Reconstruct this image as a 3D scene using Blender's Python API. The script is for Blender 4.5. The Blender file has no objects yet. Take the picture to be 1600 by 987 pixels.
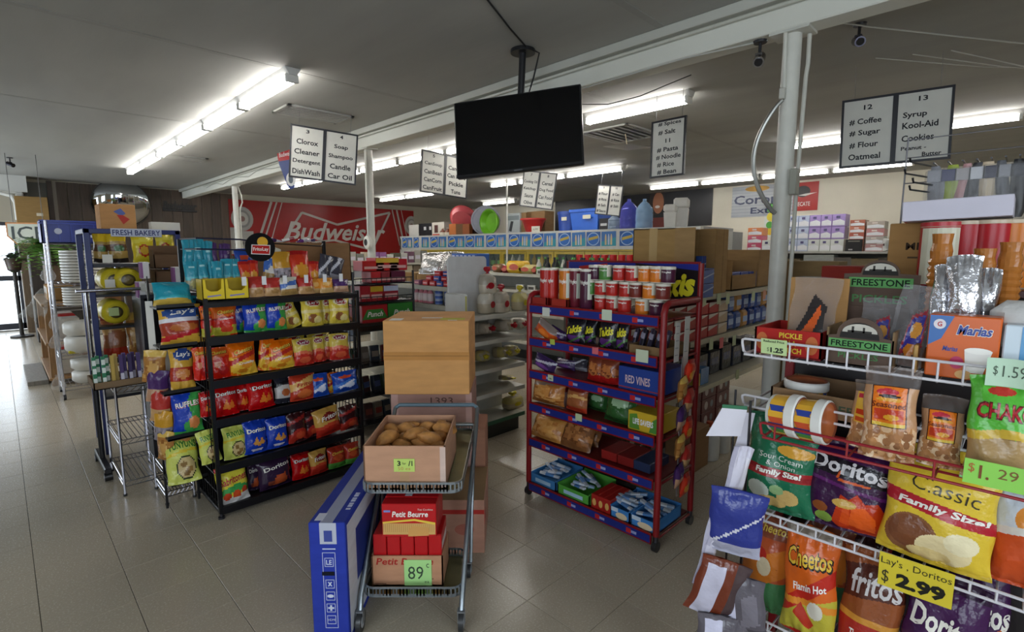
import bpy, math, random
from mathutils import Matrix, Vector
random.seed(7)
SC = bpy.context.scene
C = SC.collection
PI = math.pi

# ------------------------------------------------------------------ camera
CAM_H, FPX, PITCH = 1.53, 800.0, math.radians(7.25)
cam = bpy.data.cameras.new('camera')
cam.sensor_width = 36.0
cam.lens = 36.0 * FPX / 1600.0
cam.clip_start = 0.05
camo = bpy.data.objects.new('camera', cam)
C.objects.link(camo)
camo.location = (0, 0, CAM_H)
camo.rotation_euler = (PI / 2 - PITCH, 0, -PI / 4)
SC.camera = camo

# ------------------------------------------------------------------ sky and daylight
W = bpy.data.worlds.new('sky')
SC.world = W
W.use_nodes = True
bg = W.node_tree.nodes['Background']
bg.inputs[0].default_value = (0.80, 0.90, 1.0, 1)
SKY = 6.6
bg.inputs[1].default_value = SKY
TUBE = 29.0
SC.view_settings.view_transform = 'Standard'
SC.view_settings.look = 'None'
SC.view_settings.gamma = 1.0
SC.view_settings.use_curve_mapping = False
SC.view_settings.exposure = 0.0
SC.cycles.max_bounces = 8
SC.cycles.diffuse_bounces = 5
SC.cycles.glossy_bounces = 3
SC.cycles.transparent_max_bounces = 8
SC.cycles.sample_clamp_indirect = 4.0
SC.cycles.caustics_reflective = False
SC.cycles.caustics_refractive = False


def portal(loc, rot, sx, sy):
    l = bpy.data.lights.new('window_portal', 'AREA')
    l.shape = 'RECTANGLE'
    l.size, l.size_y = sx, sy
    l.cycles.is_portal = True
    o = bpy.data.objects.new('window_portal', l)
    C.objects.link(o)
    o.location = loc
    o.rotation_euler = rot


# ------------------------------------------------------------------ pixel rays (frame 1600 x 987) to world points
S2 = math.sqrt(2)


def ray(x, y):
    u = (x - 800) / FPX
    v = (493.5 - y) / FPX
    f = math.cos(PITCH) + v * math.sin(PITCH)
    return (f + u) / S2, (f - u) / S2, -math.sin(PITCH) + v * math.cos(PITCH)


def atX(x, y, X):
    d = ray(x, y); t = X / d[0]
    return X, d[1] * t, CAM_H + d[2] * t


def atY(x, y, Y):
    d = ray(x, y); t = Y / d[1]
    return d[0] * t, Y, CAM_H + d[2] * t


def atZ(x, y, z):
    d = ray(x, y); t = (z - CAM_H) / d[2]
    return d[0] * t, d[1] * t, z


def atD(x, y, D):
    d = ray(x, y); t = D / ((d[0] + d[1]) / S2)
    return d[0] * t, d[1] * t, CAM_H + d[2] * t


def rf(r, f, z=0.0):
    """right / forward of where the photographer stood -> world"""
    return (f + r) / S2, (f - r) / S2, z


# ------------------------------------------------------------------ colours and materials
def lin(c):
    return c / 12.92 if c <= 0.04045 else ((c + 0.055) / 1.055) ** 2.4


_cc = {}


def K(c):
    if isinstance(c, tuple):
        return c
    if c not in _cc:
        h = c.lstrip('#')
        if len(h) == 3:
            h = ''.join(a * 2 for a in h)
        _cc[c] = tuple(lin(int(h[i:i + 2], 16) / 255) for i in (0, 2, 4))
    return _cc[c]


MATS = {}


def mat(name, rough=.5, metal=0., spec=.5, bump=0., bscale=60., var=.08, vscale=9., col=None, stretch=(1, 1, 1),
        clear=0., rvar=0., coat=0.):
    m = bpy.data.materials.new(name)
    m.use_nodes = True
    nt = m.node_tree
    b = nt.nodes['Principled BSDF']
    b.inputs['Roughness'].default_value = rough
    b.inputs['Metallic'].default_value = metal
    b.inputs['Specular IOR Level'].default_value = spec
    b.inputs['Coat Weight'].default_value = coat
    b.inputs['Coat Roughness'].default_value = .15
    tc = nt.nodes.new('ShaderNodeTexCoord')
    mp = nt.nodes.new('ShaderNodeMapping')
    mp.inputs['Scale'].default_value = stretch
    nt.links.new(tc.outputs['Object'], mp.inputs[0])
    if col is None:
        src = nt.nodes.new('ShaderNodeAttribute')
        src.attribute_name = 'Col'
    else:
        src = nt.nodes.new('ShaderNodeRGB')
        src.outputs[0].default_value = (*K(col), 1)
    nz = nt.nodes.new('ShaderNodeTexNoise')
    nz.inputs['Scale'].default_value = vscale
    nz.inputs['Detail'].default_value = 5
    nt.links.new(mp.outputs[0], nz.inputs['Vector'])
    mr = nt.nodes.new('ShaderNodeMapRange')
    mr.inputs[1].default_value, mr.inputs[2].default_value = .3, .7
    mr.inputs[3].default_value, mr.inputs[4].default_value = 1 - var, 1 + var
    nt.links.new(nz.outputs[0], mr.inputs[0])
    vm = nt.nodes.new('ShaderNodeVectorMath')
    vm.operation = 'SCALE'
    nt.links.new(src.outputs[0], vm.inputs[0])
    nt.links.new(mr.outputs[0], vm.inputs['Scale'])
    nt.links.new(vm.outputs[0], b.inputs['Base Color'])
    if rvar:
        r2 = nt.nodes.new('ShaderNodeMapRange')
        r2.inputs[1].default_value, r2.inputs[2].default_value = .3, .7
        r2.inputs[3].default_value, r2.inputs[4].default_value = rough - rvar, rough + rvar
        nt.links.new(nz.outputs[0], r2.inputs[0])
        nt.links.new(r2.outputs[0], b.inputs['Roughness'])
    if bump:
        n2 = nt.nodes.new('ShaderNodeTexNoise')
        n2.inputs['Scale'].default_value = bscale
        n2.inputs['Detail'].default_value = 3
        nt.links.new(mp.outputs[0], n2.inputs['Vector'])
        bp = nt.nodes.new('ShaderNodeBump')
        bp.inputs['Strength'].default_value = bump
        bp.inputs['Distance'].default_value = .01
        nt.links.new(n2.outputs[0], bp.inputs['Height'])
        nt.links.new(bp.outputs[0], b.inputs['Normal'])
    if clear:
        tr = nt.nodes.new('ShaderNodeBsdfTransparent')
        mx = nt.nodes.new('ShaderNodeMixShader')
        mx.inputs[0].default_value = clear
        out = nt.nodes['Material Output']
        nt.links.new(b.outputs[0], mx.inputs[1])
        nt.links.new(tr.outputs[0], mx.inputs[2])
        nt.links.new(mx.outputs[0], out.inputs[0])
    MATS[name] = m
    return m


mat('film', .24, 0, .36, .75, 24, .05, 12, coat=.14)
mat('foil', .22, .85, .5, .8, 30, .06, 12)
mat('card', .82, 0, .25, .12, 90, .09, 7, stretch=(1, 1, 4))
mat('paper', .55, 0, .35, 0, 60, .04, 9)
mat('gloss', .30, 0, .32, 0, 60, .04, 9)
mat('paint', .38, 0, .38, .03, 60, .07, 11)
mat('plaster', .85, 0, .2, .10, 18, .07, 1.3)
mat('ceilpaint', .80, 0, .2, .12, 9, .10, .8, stretch=(2.5, .6, 1))
mat('chrome', .18, 1., .5, 0, 60, .05, 9)
mat('steel', .38, .9, .5, .05, 80, .15, 9)
mat('plastic', .35, 0, .5, 0, 60, .05, 9)
mat('wood', .55, 0, .35, .15, 40, .2, 6, stretch=(8, 8, 1))
mat('panelwood', .45, 0, .4, .12, 30, .25, 5, stretch=(9, 9, .7))
mat('tile', .24, 0, .5, .03, 12, .07, 130, rvar=.06)
mat('leaf', .5, 0, .4, 0, 60, .2, 9)
mat('bread', .6, 0, .4, .5, 30, .35, 22)
mat('cloth', .9, 0, .2, .3, 80, .1, 20)
mat('screen', .12, 0, .5, 0, 60, .02, 3)
mat('mirror', .03, 1., .5, 0, 60, .0, 3)
mat('clear', .12, 0, .6, .6, 40, .03, 9, clear=.84)
mat('glass', .05, 0, .5, 0, 40, .0, 9, clear=.9)
mat('bottle', .12, 0, .5, .1, 40, .05, 9, clear=.45)
for nm, colr, st in (('tube', (1, .97, .93), TUBE), ('coolerlight', (1, .97, .9), 6.)):
    m = bpy.data.materials.new(nm)
    m.use_nodes = True
    b = m.node_tree.nodes['Principled BSDF']
    b.inputs['Base Color'].default_value = (.9, .9, .9, 1)
    b.inputs['Emission Color'].default_value = (*colr, 1)
    b.inputs['Emission Strength'].default_value = st
    MATS[nm] = m

# ------------------------------------------------------------------ mesh builder
_glyph = {}


def glyph(s, bold=0., shear=0., res=2):
    k = (s, bold, shear, res)
    if k not in _glyph:
        cu = bpy.data.curves.new('t', 'FONT')
        cu.body = s
        cu.offset = bold
        cu.shear = shear
        cu.resolution_u = res
        ob = bpy.data.objects.new('t', cu)
        me = ob.to_mesh()
        vs = [(v.co.x, v.co.y) for v in me.vertices]
        fs = [tuple(p.vertices) for p in me.polygons]
        ob.to_mesh_clear()
        bpy.data.objects.remove(ob)
        bpy.data.curves.remove(cu)
        if vs:
            x0 = min(v[0] for v in vs); x1 = max(v[0] for v in vs)
            y0 = min(v[1] for v in vs); y1 = max(v[1] for v in vs)
        else:
            x0 = y0 = 0; x1 = y1 = 1
        _glyph[k] = (vs, fs, x0, x1, y0, y1)
    return _glyph[k]


class M:
    def __init__(s):
        s.v = []; s.f = []; s.c = []

    def add(s, vs, fs, col):
        o = len(s.v)
        s.v += [tuple(v) for v in vs]
        s.f += [tuple(i + o for i in f) for f in fs]
        if isinstance(col, list):
            s.c += col
        else:
            s.c += [K(col)] * len(fs)
        return s

    def box(s, x0, x1, y0, y1, z0, z1, col, b=0.):
        if x0 > x1: x0, x1 = x1, x0
        if y0 > y1: y0, y1 = y1, y0
        if z0 > z1: z0, z1 = z1, z0
        if b <= 0:
            vs = [(x, y, z) for z in (z0, z1) for y in (y0, y1) for x in (x0, x1)]
            fs = [(0, 2, 3, 1), (4, 5, 7, 6), (0, 1, 5, 4), (2, 6, 7, 3), (0, 4, 6, 2), (1, 3, 7, 5)]
            return s.add(vs, fs, col)
        b = min(b, (x1 - x0) / 2.01, (y1 - y0) / 2.01, (z1 - z0) / 2.01)
        vs = []; ix = {}
        for sx in (0, 1):
            for sy in (0, 1):
                for sz in (0, 1):
                    X = (x0, x1)[sx]; Y = (y0, y1)[sy]; Z = (z0, z1)[sz]
                    Xi = X + (b if sx == 0 else -b); Yi = Y + (b if sy == 0 else -b); Zi = Z + (b if sz == 0 else -b)
                    for a, p in (('x', (X, Yi, Zi)), ('y', (Xi, Y, Zi)), ('z', (Xi, Yi, Z))):
                        ix[sx, sy, sz, a] = len(vs)
                        vs.append(p)
        g = lambda *k: ix[k]
        fs = [(g(0, 0, 0, 'x'), g(0, 0, 1, 'x'), g(0, 1, 1, 'x'), g(0, 1, 0, 'x')),
              (g(1, 0, 0, 'x'), g(1, 1, 0, 'x'), g(1, 1, 1, 'x'), g(1, 0, 1, 'x')),
              (g(0, 0, 0, 'y'), g(1, 0, 0, 'y'), g(1, 0, 1, 'y'), g(0, 0, 1, 'y')),
              (g(0, 1, 0, 'y'), g(0, 1, 1, 'y'), g(1, 1, 1, 'y'), g(1, 1, 0, 'y')),
              (g(0, 0, 0, 'z'), g(0, 1, 0, 'z'), g(1, 1, 0, 'z'), g(1, 0, 0, 'z')),
              (g(0, 0, 1, 'z'), g(1, 0, 1, 'z'), g(1, 1, 1, 'z'), g(0, 1, 1, 'z'))]
        for a in (0, 1):
            for c in (0, 1):
                fs.append((g(0, a, c, 'y'), g(1, a, c, 'y'), g(1, a, c, 'z'), g(0, a, c, 'z')))
                fs.append((g(a, 0, c, 'x'), g(a, 1, c, 'x'), g(a, 1, c, 'z'), g(a, 0, c, 'z')))
                fs.append((g(a, c, 0, 'x'), g(a, c, 1, 'x'), g(a, c, 1, 'y'), g(a, c, 0, 'y')))
                for d in (0, 1):
                    fs.append((g(a, c, d, 'x'), g(a, c, d, 'y'), g(a, c, d, 'z')))
        return s.add(vs, fs, col)

    def cyl(s, p0, p1, r, n, col, r2=None, cap=True):
        p0 = Vector(p0); p1 = Vector(p1)
        r2 = r if r2 is None else r2
        d = (p1 - p0).normalized()
        a = d.orthogonal().normalized(); b = d.cross(a)
        vs = []
        for p, rr in ((p0, r), (p1, r2)):
            for i in range(n):
                t = 2 * PI * i / n
                vs.append(p + (a * math.cos(t) + b * math.sin(t)) * rr)
        fs = [(i, (i + 1) % n, n + (i + 1) % n, n + i) for i in range(n)]
        if cap:
            fs += [tuple(range(n - 1, -1, -1)), tuple(range(n, 2 * n))]
        return s.add(vs, fs, col)

    def tube(s, pts, r, n, col):
        pts = [Vector(p) for p in pts]
        vs = []; a = None
        for i, p in enumerate(pts):
            d = (pts[min(i + 1, len(pts) - 1)] - pts[max(i - 1, 0)]).normalized()
            a = d.orthogonal().normalized() if a is None else (a - d * a.dot(d)).normalized()
            b = d.cross(a)
            for k in range(n):
                t = 2 * PI * k / n
                vs.append(p + (a * math.cos(t) + b * math.sin(t)) * r)
        fs = []
        for i in range(len(pts) - 1):
            for k in range(n):
                fs.append((i * n + k, i * n + (k + 1) % n, (i + 1) * n + (k + 1) % n, (i + 1) * n + k))
        fs += [tuple(range(n - 1, -1, -1)), tuple(range((len(pts) - 1) * n, len(pts) * n))]
        return s.add(vs, fs, col)

    def lathe(s, prof, n, cols, c=(0, 0, 0), sq=1., cap=True):
        """prof: (r, z) list; cols: one colour or one for each ring gap"""
        vs = []
        for r, z in prof:
            for i in range(n):
                t = 2 * PI * i / n
                vs.append((c[0] + r * math.cos(t), c[1] + r * math.sin(t) * sq, c[2] + z))
        fs = []; cl = []
        for j in range(len(prof) - 1):
            cc = K(cols[j]) if isinstance(cols, list) else K(cols)
            for i in range(n):
                fs.append((j * n + i, j * n + (i + 1) % n, (j + 1) * n + (i + 1) % n, (j + 1) * n + i))
                cl.append(cc)
        if cap:
            fs += [tuple(range(n - 1, -1, -1)), tuple(range((len(prof) - 1) * n, len(prof) * n))]
            cl += [cl[0], cl[-1]]
        return s.add(vs, fs, cl)

    def prism(s, poly, y0, y1, col):
        """poly in x,z (counter-clockwise seen from -y), extruded along y"""
        n = len(poly)
        vs = [(x, y0, z) for x, z in poly] + [(x, y1, z) for x, z in poly]
        fs = [tuple(range(n)), tuple(range(2 * n - 1, n - 1, -1))]
        fs += [(i, n + i, n + (i + 1) % n, (i + 1) % n) for i in range(n)]
        return s.add(vs, fs, col)

    def text(s, t, cx, cz, w, h, col, y=0., bold=0., shear=0., mapf=None, stretch=True, res=2, rot=0.):
        vs, fs, x0, x1, y0, y1 = glyph(t, bold, shear, res)
        sx = w / max(x1 - x0, 1e-6); sz = h / max(y1 - y0, 1e-6)
        if not stretch:
            sx = sz = min(sx, sz)
        ca, sa = math.cos(rot), math.sin(rot)
        out = []
        for a, b in vs:
            p = (a - (x0 + x1) / 2) * sx; q = (b - (y0 + y1) / 2) * sz
            p, q = p * ca - q * sa, p * sa + q * ca
            out.append(mapf(cx + p, cz + q) if mapf else (cx + p, y, cz + q))
        return s.add(out, fs, col)

    def shape(s, sh, y, sx=1., sz=1., mapf=None):
        """flat print: ('r',x0,x1,z0,z1,c) ('e',cx,cz,rx,rz,c) ('p',pts,c)"""
        if sh[0] == 'r':
            pts = [(sh[1], sh[3]), (sh[2], sh[3]), (sh[2], sh[4]), (sh[1], sh[4])]
        elif sh[0] == 'e':
            pts = [(sh[1] + sh[3] * math.cos(2 * PI * i / 20), sh[2] + sh[4] * math.sin(2 * PI * i / 20)) for i in range(20)]
        else:
            pts = sh[1]
        pts = [(a * sx, b * sz) for a, b in pts]
        return s.add([mapf(a, b) if mapf else (a, y, b) for a, b in pts], [tuple(range(len(pts)))], sh[-1])

    def xf(s, mtx, start=0):
        s.v[start:] = [tuple(mtx @ Vector(v)) for v in s.v[start:]]
        return s

    def mesh(s, name, material, smooth=None):
        me = bpy.data.meshes.new(name)
        me.from_pydata(s.v, [], s.f)
        at = me.color_attributes.new('Col', 'FLOAT_COLOR', 'CORNER')
        buf = []
        for p, c in zip(s.f, s.c):
            buf += [c[0], c[1], c[2], 1.] * len(p)
        at.data.foreach_set('color', buf)
        me.materials.append(MATS[material])
        if smooth is not None:
            me.polygons.foreach_set('use_smooth', [True] * len(me.polygons))
            me.set_sharp_from_angle(angle=smooth)
        me.update()
        return me

    def part(s, name, material, parent=None, smooth=.7, label=None, world=False, kind=None):
        if world and parent is not None:
            inv = (Matrix.Translation(parent.location) @ parent.rotation_euler.to_matrix().to_4x4()).inverted()
            s.xf(inv)
        o = bpy.data.objects.new(name, s.mesh(name, material, smooth))
        C.objects.link(o)
        if parent is not None:
            o.parent = parent
        if label: o['label'] = label
        if kind: o['kind'] = kind
        return o


def tag(o, label, cat, group=None):
    o['label'] = label
    o['category'] = cat
    if group: o['group'] = group
    return o


def thing(name, label, cat, loc=(0, 0, 0), rz=0., group=None, rx=0., ry=0.):
    o = bpy.data.objects.new(name, None)
    o.empty_display_size = .1
    C.objects.link(o)
    o.location = loc
    o.rotation_euler = (rx, ry, rz)
    return tag(o, label, cat, group)


def put(me, name, label, cat, loc, rz=0., tilt=0., roll=0., scale=(1, 1, 1), group=None):
    """one mesh as a thing of its own"""
    o = bpy.data.objects.new(name, me)
    C.objects.link(o)
    o.location = loc
    o.rotation_euler = (-tilt, roll, rz)
    o.scale = scale
    return tag(o, label, cat, group)


def dup(o, loc, rz=None, label=None, group=None, parent=None):
    c = o.copy()
    C.objects.link(c)
    c.location = loc
    if rz is not None: c.rotation_euler[2] = rz
    if label: c['label'] = label
    if group: c['group'] = group
    if parent is not None: c.parent = parent
    for ch in list(o.children):
        d = ch.copy(); C.objects.link(d); d.parent = c
        for g in list(ch.children):
            e = g.copy(); C.objects.link(e); e.parent = d
    return c


def struct(m, name, material, smooth=None, parent=None):
    o = m.part(name, material, parent, smooth)
    o['kind'] = 'structure'
    return o


ORD = ['leftmost', 'second', 'third', 'fourth', 'fifth', 'sixth', 'seventh', 'eighth', 'ninth', 'tenth', 'eleventh',
       'twelfth', 'thirteenth', 'fourteenth', 'fifteenth', 'sixteenth', 'seventeenth', 'eighteenth', 'nineteenth', 'twentieth']


def nth(i):
    return 'leftmost' if i == 0 else ORD[i] + ' from left'


# ------------------------------------------------------------------ room shell
RX0, RX1, RY0, RY1, RZ = -2.4, 11.45, -2.6, 13.9, 2.92
TS, TX, TY = .305, .30, 1.12
m = M(); m.box(RX0, RX1, RY0, RY1, -.12, -.004, '#3a352c')
floor = struct(m, 'floor', 'plaster')
m = M(); m.box(-.1512, .1512, -.1512, .1512, -.004, 0, '#ada28f', .0008)
tile_me = m.mesh('tile', 'tile')
mo = M()
cells = []
i0, i1 = int((RX0 - TX) / TS), int((RX1 - TX) / TS)
j0, j1 = int((RY0 - TY) / TS), int((RY1 - TY) / TS)
for i in range(i0, i1):
    for j in range(j0, j1):
        cx, cy = TX + (i + .5) * TS, TY + (j + .5) * TS
        f, r = (cx + cy) / S2, (cx - cy) / S2
        seen = f > 1.5 and abs(r) < f * 1.05 and not (cx > 1.9 and cy < .9) and not (.9 < cx < 1.75 and cy > 3.4) and not (cx > 2.6)
        cells.append((0 if seen else 1, f, cx, cy))
cells.sort()
for k, (s_, f, cx, cy) in enumerate(cells):
    if k < 300 and not s_:
        o = bpy.data.objects.new('tile', tile_me); C.objects.link(o)
        o.parent = floor; o.location = (cx, cy, 0)
        o.rotation_euler[2] = random.choice((0, PI / 2, PI, -PI / 2))
    else:
        mo.box(cx - .1512, cx + .1512, cy - .1512, cy + .1512, -.004, 0, '#ada28f')
o = mo.part('tile_field', 'tile', floor, None)
o['kind'] = 'stuff'

m = M(); m.box(RX0 - .1, RX1 + .1, RY0 - .1, RY1 + .1, RZ, RZ + .1, '#a0a09b')
struct(m, 'ceiling', 'ceilpaint')
ceiling = bpy.data.objects['ceiling']
for k, (x0, x1, y) in enumerate(((RX0, 3.1, 1.75), (RX0, 3.1, 4.19), (RX0, 3.1, 6.63), (3.3, RX1, 2.9), (3.3, RX1, 7.1))):
    M().box(x0, x1, y - .025, y + .025, RZ - .0025, RZ + .002, '#9a9a95').part('joint_strip', 'ceilpaint', ceiling)

# far wall (y = RY1) with the street door at its left end
DX0, DX1, DZ = -.95, .33, 2.08
m = M()
for a in ((RX0, DX0, 0, RZ), (DX0, DX1, DZ, RZ), (DX1, RX1, 0, RZ)):
    m.box(a[0], a[1], RY1, RY1 + .15, a[2] - (.12 if a[2] == 0 else 0), a[3], '#b9b3a2')
wall_far = struct(m, 'wall_far', 'plaster')
for k in range(17):
    x = .93 + k * .2
    c = random.choice(('#584a3e', '#50443a', '#5f5044', '#54463b'))
    M().box(x, x + .193, RY1 - .022, RY1 - .002, .1, 2.9, c, .004).part('plank', 'panelwood', wall_far)
m = M(); m.box(RX1, RX1 + .15, RY0, RY1 + .15, -.12, RZ, '#dcd7c6')
struct(m, 'wall_right', 'plaster')
m = M()   # street wall left of the camera, with shop windows
WY = ((-1.5, 1.3), (6.6, 8.6))
WE = (10.2, 13.2)   # glazed entrance near the far end
zs = .75, 2.45
m.box(RX0 - .15, RX0, RY0 - .15, WE[0], -.12, zs[0], '#c4bfae')
m.box(RX0 - .15, RX0, WE[1], RY1 + .15, -.12, zs[0], '#c4bfae')
m.box(RX0 - .15, RX0, WE[0], WE[1], -.12, .06, '#c4bfae')
m.box(RX0 - .15, RX0, RY0 - .15, RY1 + .15, zs[1], RZ, '#c4bfae')
prev = RY0 - .15
for a, b in WY + (WE, (RY1 + .15, 0)):
    m.box(RX0 - .15, RX0, prev, a, zs[0], zs[1], '#c4bfae'); prev = b
struct(m, 'wall_left', 'plaster')
m = M()   # wall behind the camera with the front window
WX = ((-1.5, 1.2),)
m.box(RX0, RX1, RY0 - .15, RY0, -.12, .75, '#c4bfae')
m.box(RX0, RX1, RY0 - .15, RY0, 2.45, RZ, '#c4bfae')
prev = RX0
for a, b in WX + ((RX1, 0),):
    m.box(prev, a, RY0 - .15, RY0, .75, 2.45, '#c4bfae'); prev = b
struct(m, 'wall_behind', 'plaster')
n = 1
for a, b in WY:
    m = M()
    for y in (a, (a + b) / 2 - .03, b - .06): m.box(RX0 - .1, RX0 - .05, y, y + .06, zs[0], zs[1], '#4a4d52')
    for z in (zs[0], zs[1] - .06): m.box(RX0 - .1, RX0 - .05, a, b, z, z + .06, '#4a4d52')
    struct(m, 'window_%d' % n, 'paint'); n += 1
    portal((RX0 - .12, (a + b) / 2, (zs[0] + zs[1]) / 2), (0, -PI / 2, 0), zs[1] - zs[0], b - a)
m = M()
for y in (WE[0], 11.67, WE[1] - .06): m.box(RX0 - .1, RX0 - .05, y, y + .06, .06, zs[1], '#4a4d52')
for z in (.06, zs[1] - .06): m.box(RX0 - .1, RX0 - .05, WE[0], WE[1], z, z + .06, '#4a4d52')
struct(m, 'window_%d' % n, 'paint'); n += 1
portal((RX0 - .12, 11.7, 1.25), (0, -PI / 2, 0), 2.4, 3.0)
for a, b in WX:
    m = M()
    for x in (a, (a + b) / 2 - .03, b - .06): m.box(x, x + .06, RY0 - .1, RY0 - .05, .75, 2.45, '#4a4d52')
    for z in (.75, 2.39): m.box(a, b, RY0 - .1, RY0 - .05, z, z + .06, '#4a4d52')
    struct(m, 'window_%d' % n, 'paint'); n += 1
    portal(((a + b) / 2, RY0 - .12, 1.6), (PI / 2, 0, 0), b - a, 1.7)
portal(((DX0 + DX1) / 2, RY1 + .12, DZ / 2), (-PI / 2, 0, 0), DX1 - DX0, DZ)
m = M(); m.box(-8, 6, RY1 + .16, RY1 + 12, -.16, -.1, '#b9b7b2')
struct(m, 'ground_outside', 'plaster')

# street door
m = M()
for x in (DX0, DX1 - .07): m.box(x, x + .07, RY1 + .03, RY1 + .1, 0, DZ, '#33343a', .004)
m.box(DX0, DX1, RY1 + .03, RY1 + .1, DZ - .07, DZ, '#33343a', .004)
m.box(DX0, DX1, RY1 + .03, RY1 + .1, 0, .12, '#33343a', .004)
m.box(DX0, DX1, RY1 + .03, RY1 + .1, .95, 1.05, '#33343a', .004)
m.box(-.33, -.26, RY1 + .03, RY1 + .1, 0, DZ, '#33343a', .004)
door = struct(m, 'door_1', 'paint')
for x0, x1, z0, z1 in ((DX0 + .07, -.33, .12, .95), (DX0 + .07, -.33, 1.05, DZ - .07), (-.26, DX1 - .07, .12, .95), (-.26, DX1 - .07, 1.05, DZ - .07)):
    M().box(x0, x1, RY1 + .06, RY1 + .066, z0, z1, '#cfe4ee').part('pane', 'glass', door)
M().tube([(-.2, RY1 + .02, .9), (-.2, RY1 - .03, .92), (-.2, RY1 - .03, 1.2), (-.2, RY1 + .02, 1.22)], .012, 8, '#bbb').part('door_handle', 'chrome', door)

# trim around the far-left corner: white soffit, arched casing, grey panel, dark jamb
m = M()
m.box(-1.6, .52, RY1 - .5, RY1 - .003, 2.62, RZ, '#c9c9c4')
m.box(.36, .46, RY1 - .5, RY1 - .003, 0, 2.62, '#c9c9c4', .02)
m.tube([(.34, RY1 - .52, 2.1), (.34, RY1 - .52, 2.42), (.29, RY1 - .52, 2.54), (.15, RY1 - .52, 2.58), (-1.5, RY1 - .52, 2.58)], .035, 8, '#d4d4cf')
struct(m, 'trim_1', 'plaster', .7)
M().box(.48, .82, RY1 - .04, RY1 - .003, 0, 2.86, '#7c7b75').part('grey_panel', 'plaster', wall_far)
M().box(.82, .9, RY1 - .1, RY1 - .003, 0, 2.9, '#463a33').part('jamb', 'panelwood', wall_far)
M().box(.9, .96, RY1 - .06, RY1 - .023, 0, 2.9, '#9b958b').part('jamb', 'plaster', wall_far)
m = M(); m.box(-1.6, .35, RY1 - .03, RY1 - .003, 2.1, 2.6, '#a79f8f')
struct(m, 'trim_2', 'plaster')

# main beam and its columns
m = M()
m.box(3.13, 3.28, RY0 + .003, RY1 - .08, 2.72, RZ - .001, '#d2d2c8', .006)
beam = struct(m, 'trim_3', 'plaster')
M().box(3.07, 3.13, RY0 + .003, RY1 - .08, 2.86, RZ - .001, '#b4b4ab', .004).part('ledger_board', 'plaster', beam)
M().tube([(3.105, RY0 + .1, 2.84), (3.105, .9, 2.842), (3.105, 3.8, 2.838), (3.105, 7., 2.845), (3.105, 12, 2.84)], .012, 6, '#b9b9ae').part('conduit_pipe', 'paint', beam)
m = M()
pts = [(3.12, 5.9 + k * .35, 2.80 + .03 * math.sin(k * 1.7) + .015 * math.sin(k * 3.1)) for k in range(18)]
m.tube(pts, .004, 5, '#8d8d84')
m.part('hanging_wire', 'paint', beam)
for k, y in enumerate((1.02, 5.6, 10.42)):
    t = thing('column', ('round white steel column beside the chrome security cameras and flexible conduit',
                         'round white steel column with a round alarm bell in front of the red banner',
                         'round white steel column at the left end of the red banner')[k], 'column', (3.205, y, 0), 0, 'steel columns under the beam')
    M().cyl((0, 0, .02), (0, 0, 2.72), .047, 20, '#d0cfc6').part('pipe', 'paint', t)
    m = M(); m.box(-.09, .09, -.09, .09, 0, .02, '#b5b4ac')
    m.part('base_plate', 'paint', t)
    M().box(-.075, .075, -.1, .1, 2.705, 2.719, '#c3c3ba').part('cap_plate', 'paint', t)
    if k == 0:
        M().tube([(.03, -.075, 2.7), (.035, -.075, 2.55), (.03, -.07, 2.48), (.035, -.06, 1.9), (.035, -.06, .6)], .011, 8, '#c6c5bb').part('conduit_pipe', 'paint', t)
        m = M()
        m.tube([(-.06, .02, 2.74), (-.055, .015, 2.5), (-.052, .01, 2.42)], .011, 8, '#cbcac0')
        m.box(-.075, -.035, 0, .03, 2.36, 2.42, '#bdbcb2', .004)
        m.part('conduit_pipe', 'paint', t)
        pts = []
        for q in range(30):
            a = q / 29
            pts.append((-.055 - .02 * math.sin(a * PI), .015 + .13 * math.sin(a * PI) ** .8, 2.36 - a * .62))
        M().tube(pts, .012, 8, '#a9a9a4').part('flexible_conduit', 'steel', t)
        M().box(-.06, .0, -.085, -.047, 1.84, 1.98, '#9a9a8e', .004).part('switch_box', 'paint', t)
    if k == 1:
        m = M(); m.lathe([(.0, 0), (.075, 0), (.085, .015), (.075, .035), (.04, .045), (.035, .03), (0, .03)], 20, ['#d8d6cc', '#d8d6cc', '#d8d6cc', '#d8d6cc', '#555', '#444'], cap=False)
        m.xf(Matrix.Translation((-.047, -.03, 1.63)) @ Matrix.Rotation(-PI / 2, 4, 'Y'))
        m.part('alarm_bell', 'paint', t)
        M().tube([(-.04, -.03, 2.7), (-.05, -.03, 2.4), (-.05, -.03, 1.72)], .009, 6, '#c6c5bb').part('conduit_pipe', 'paint', t)
    if k == 2:
        pts = [(.055, -.02, 2.7), (.09, -.05, 2.55), (.1, -.06, 2.42), (.06, -.03, 2.3), (.055, -.02, 1.0)]
        M().tube(pts, .012, 6, '#c6c5bb').part('conduit_pipe', 'paint', t)

# ------------------------------------------------------------------ fluorescent lights
def fixture(x, y0, y1, label, n=2):
    L = y1 - y0
    t = thing('fluorescent_light', label, 'light', (x, y0, RZ), 0, 'ceiling strip lights')
    m = M()
    m.prism([(-.03, -.052), (.03, -.052), (.062, -.001), (-.062, -.001)], .0, L, '#c9c8c4')
    m.part('housing', 'paint', t)
    for q in range(n):
        a, b = q * L / n + .012, (q + 1) * L / n - .012
        for s in (-.024, .024):
            M().cyl((s, a + .03, -.082), (s, b - .03, -.082), .017, 10, '#fff').part('tube', 'tube', t)
        for yy in (a, b - .03):
            M().box(-.048, .048, yy, yy + .03, -.105, -.045, '#d8d7d2', .004).part('lamp_holder', 'plastic', t)


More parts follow.
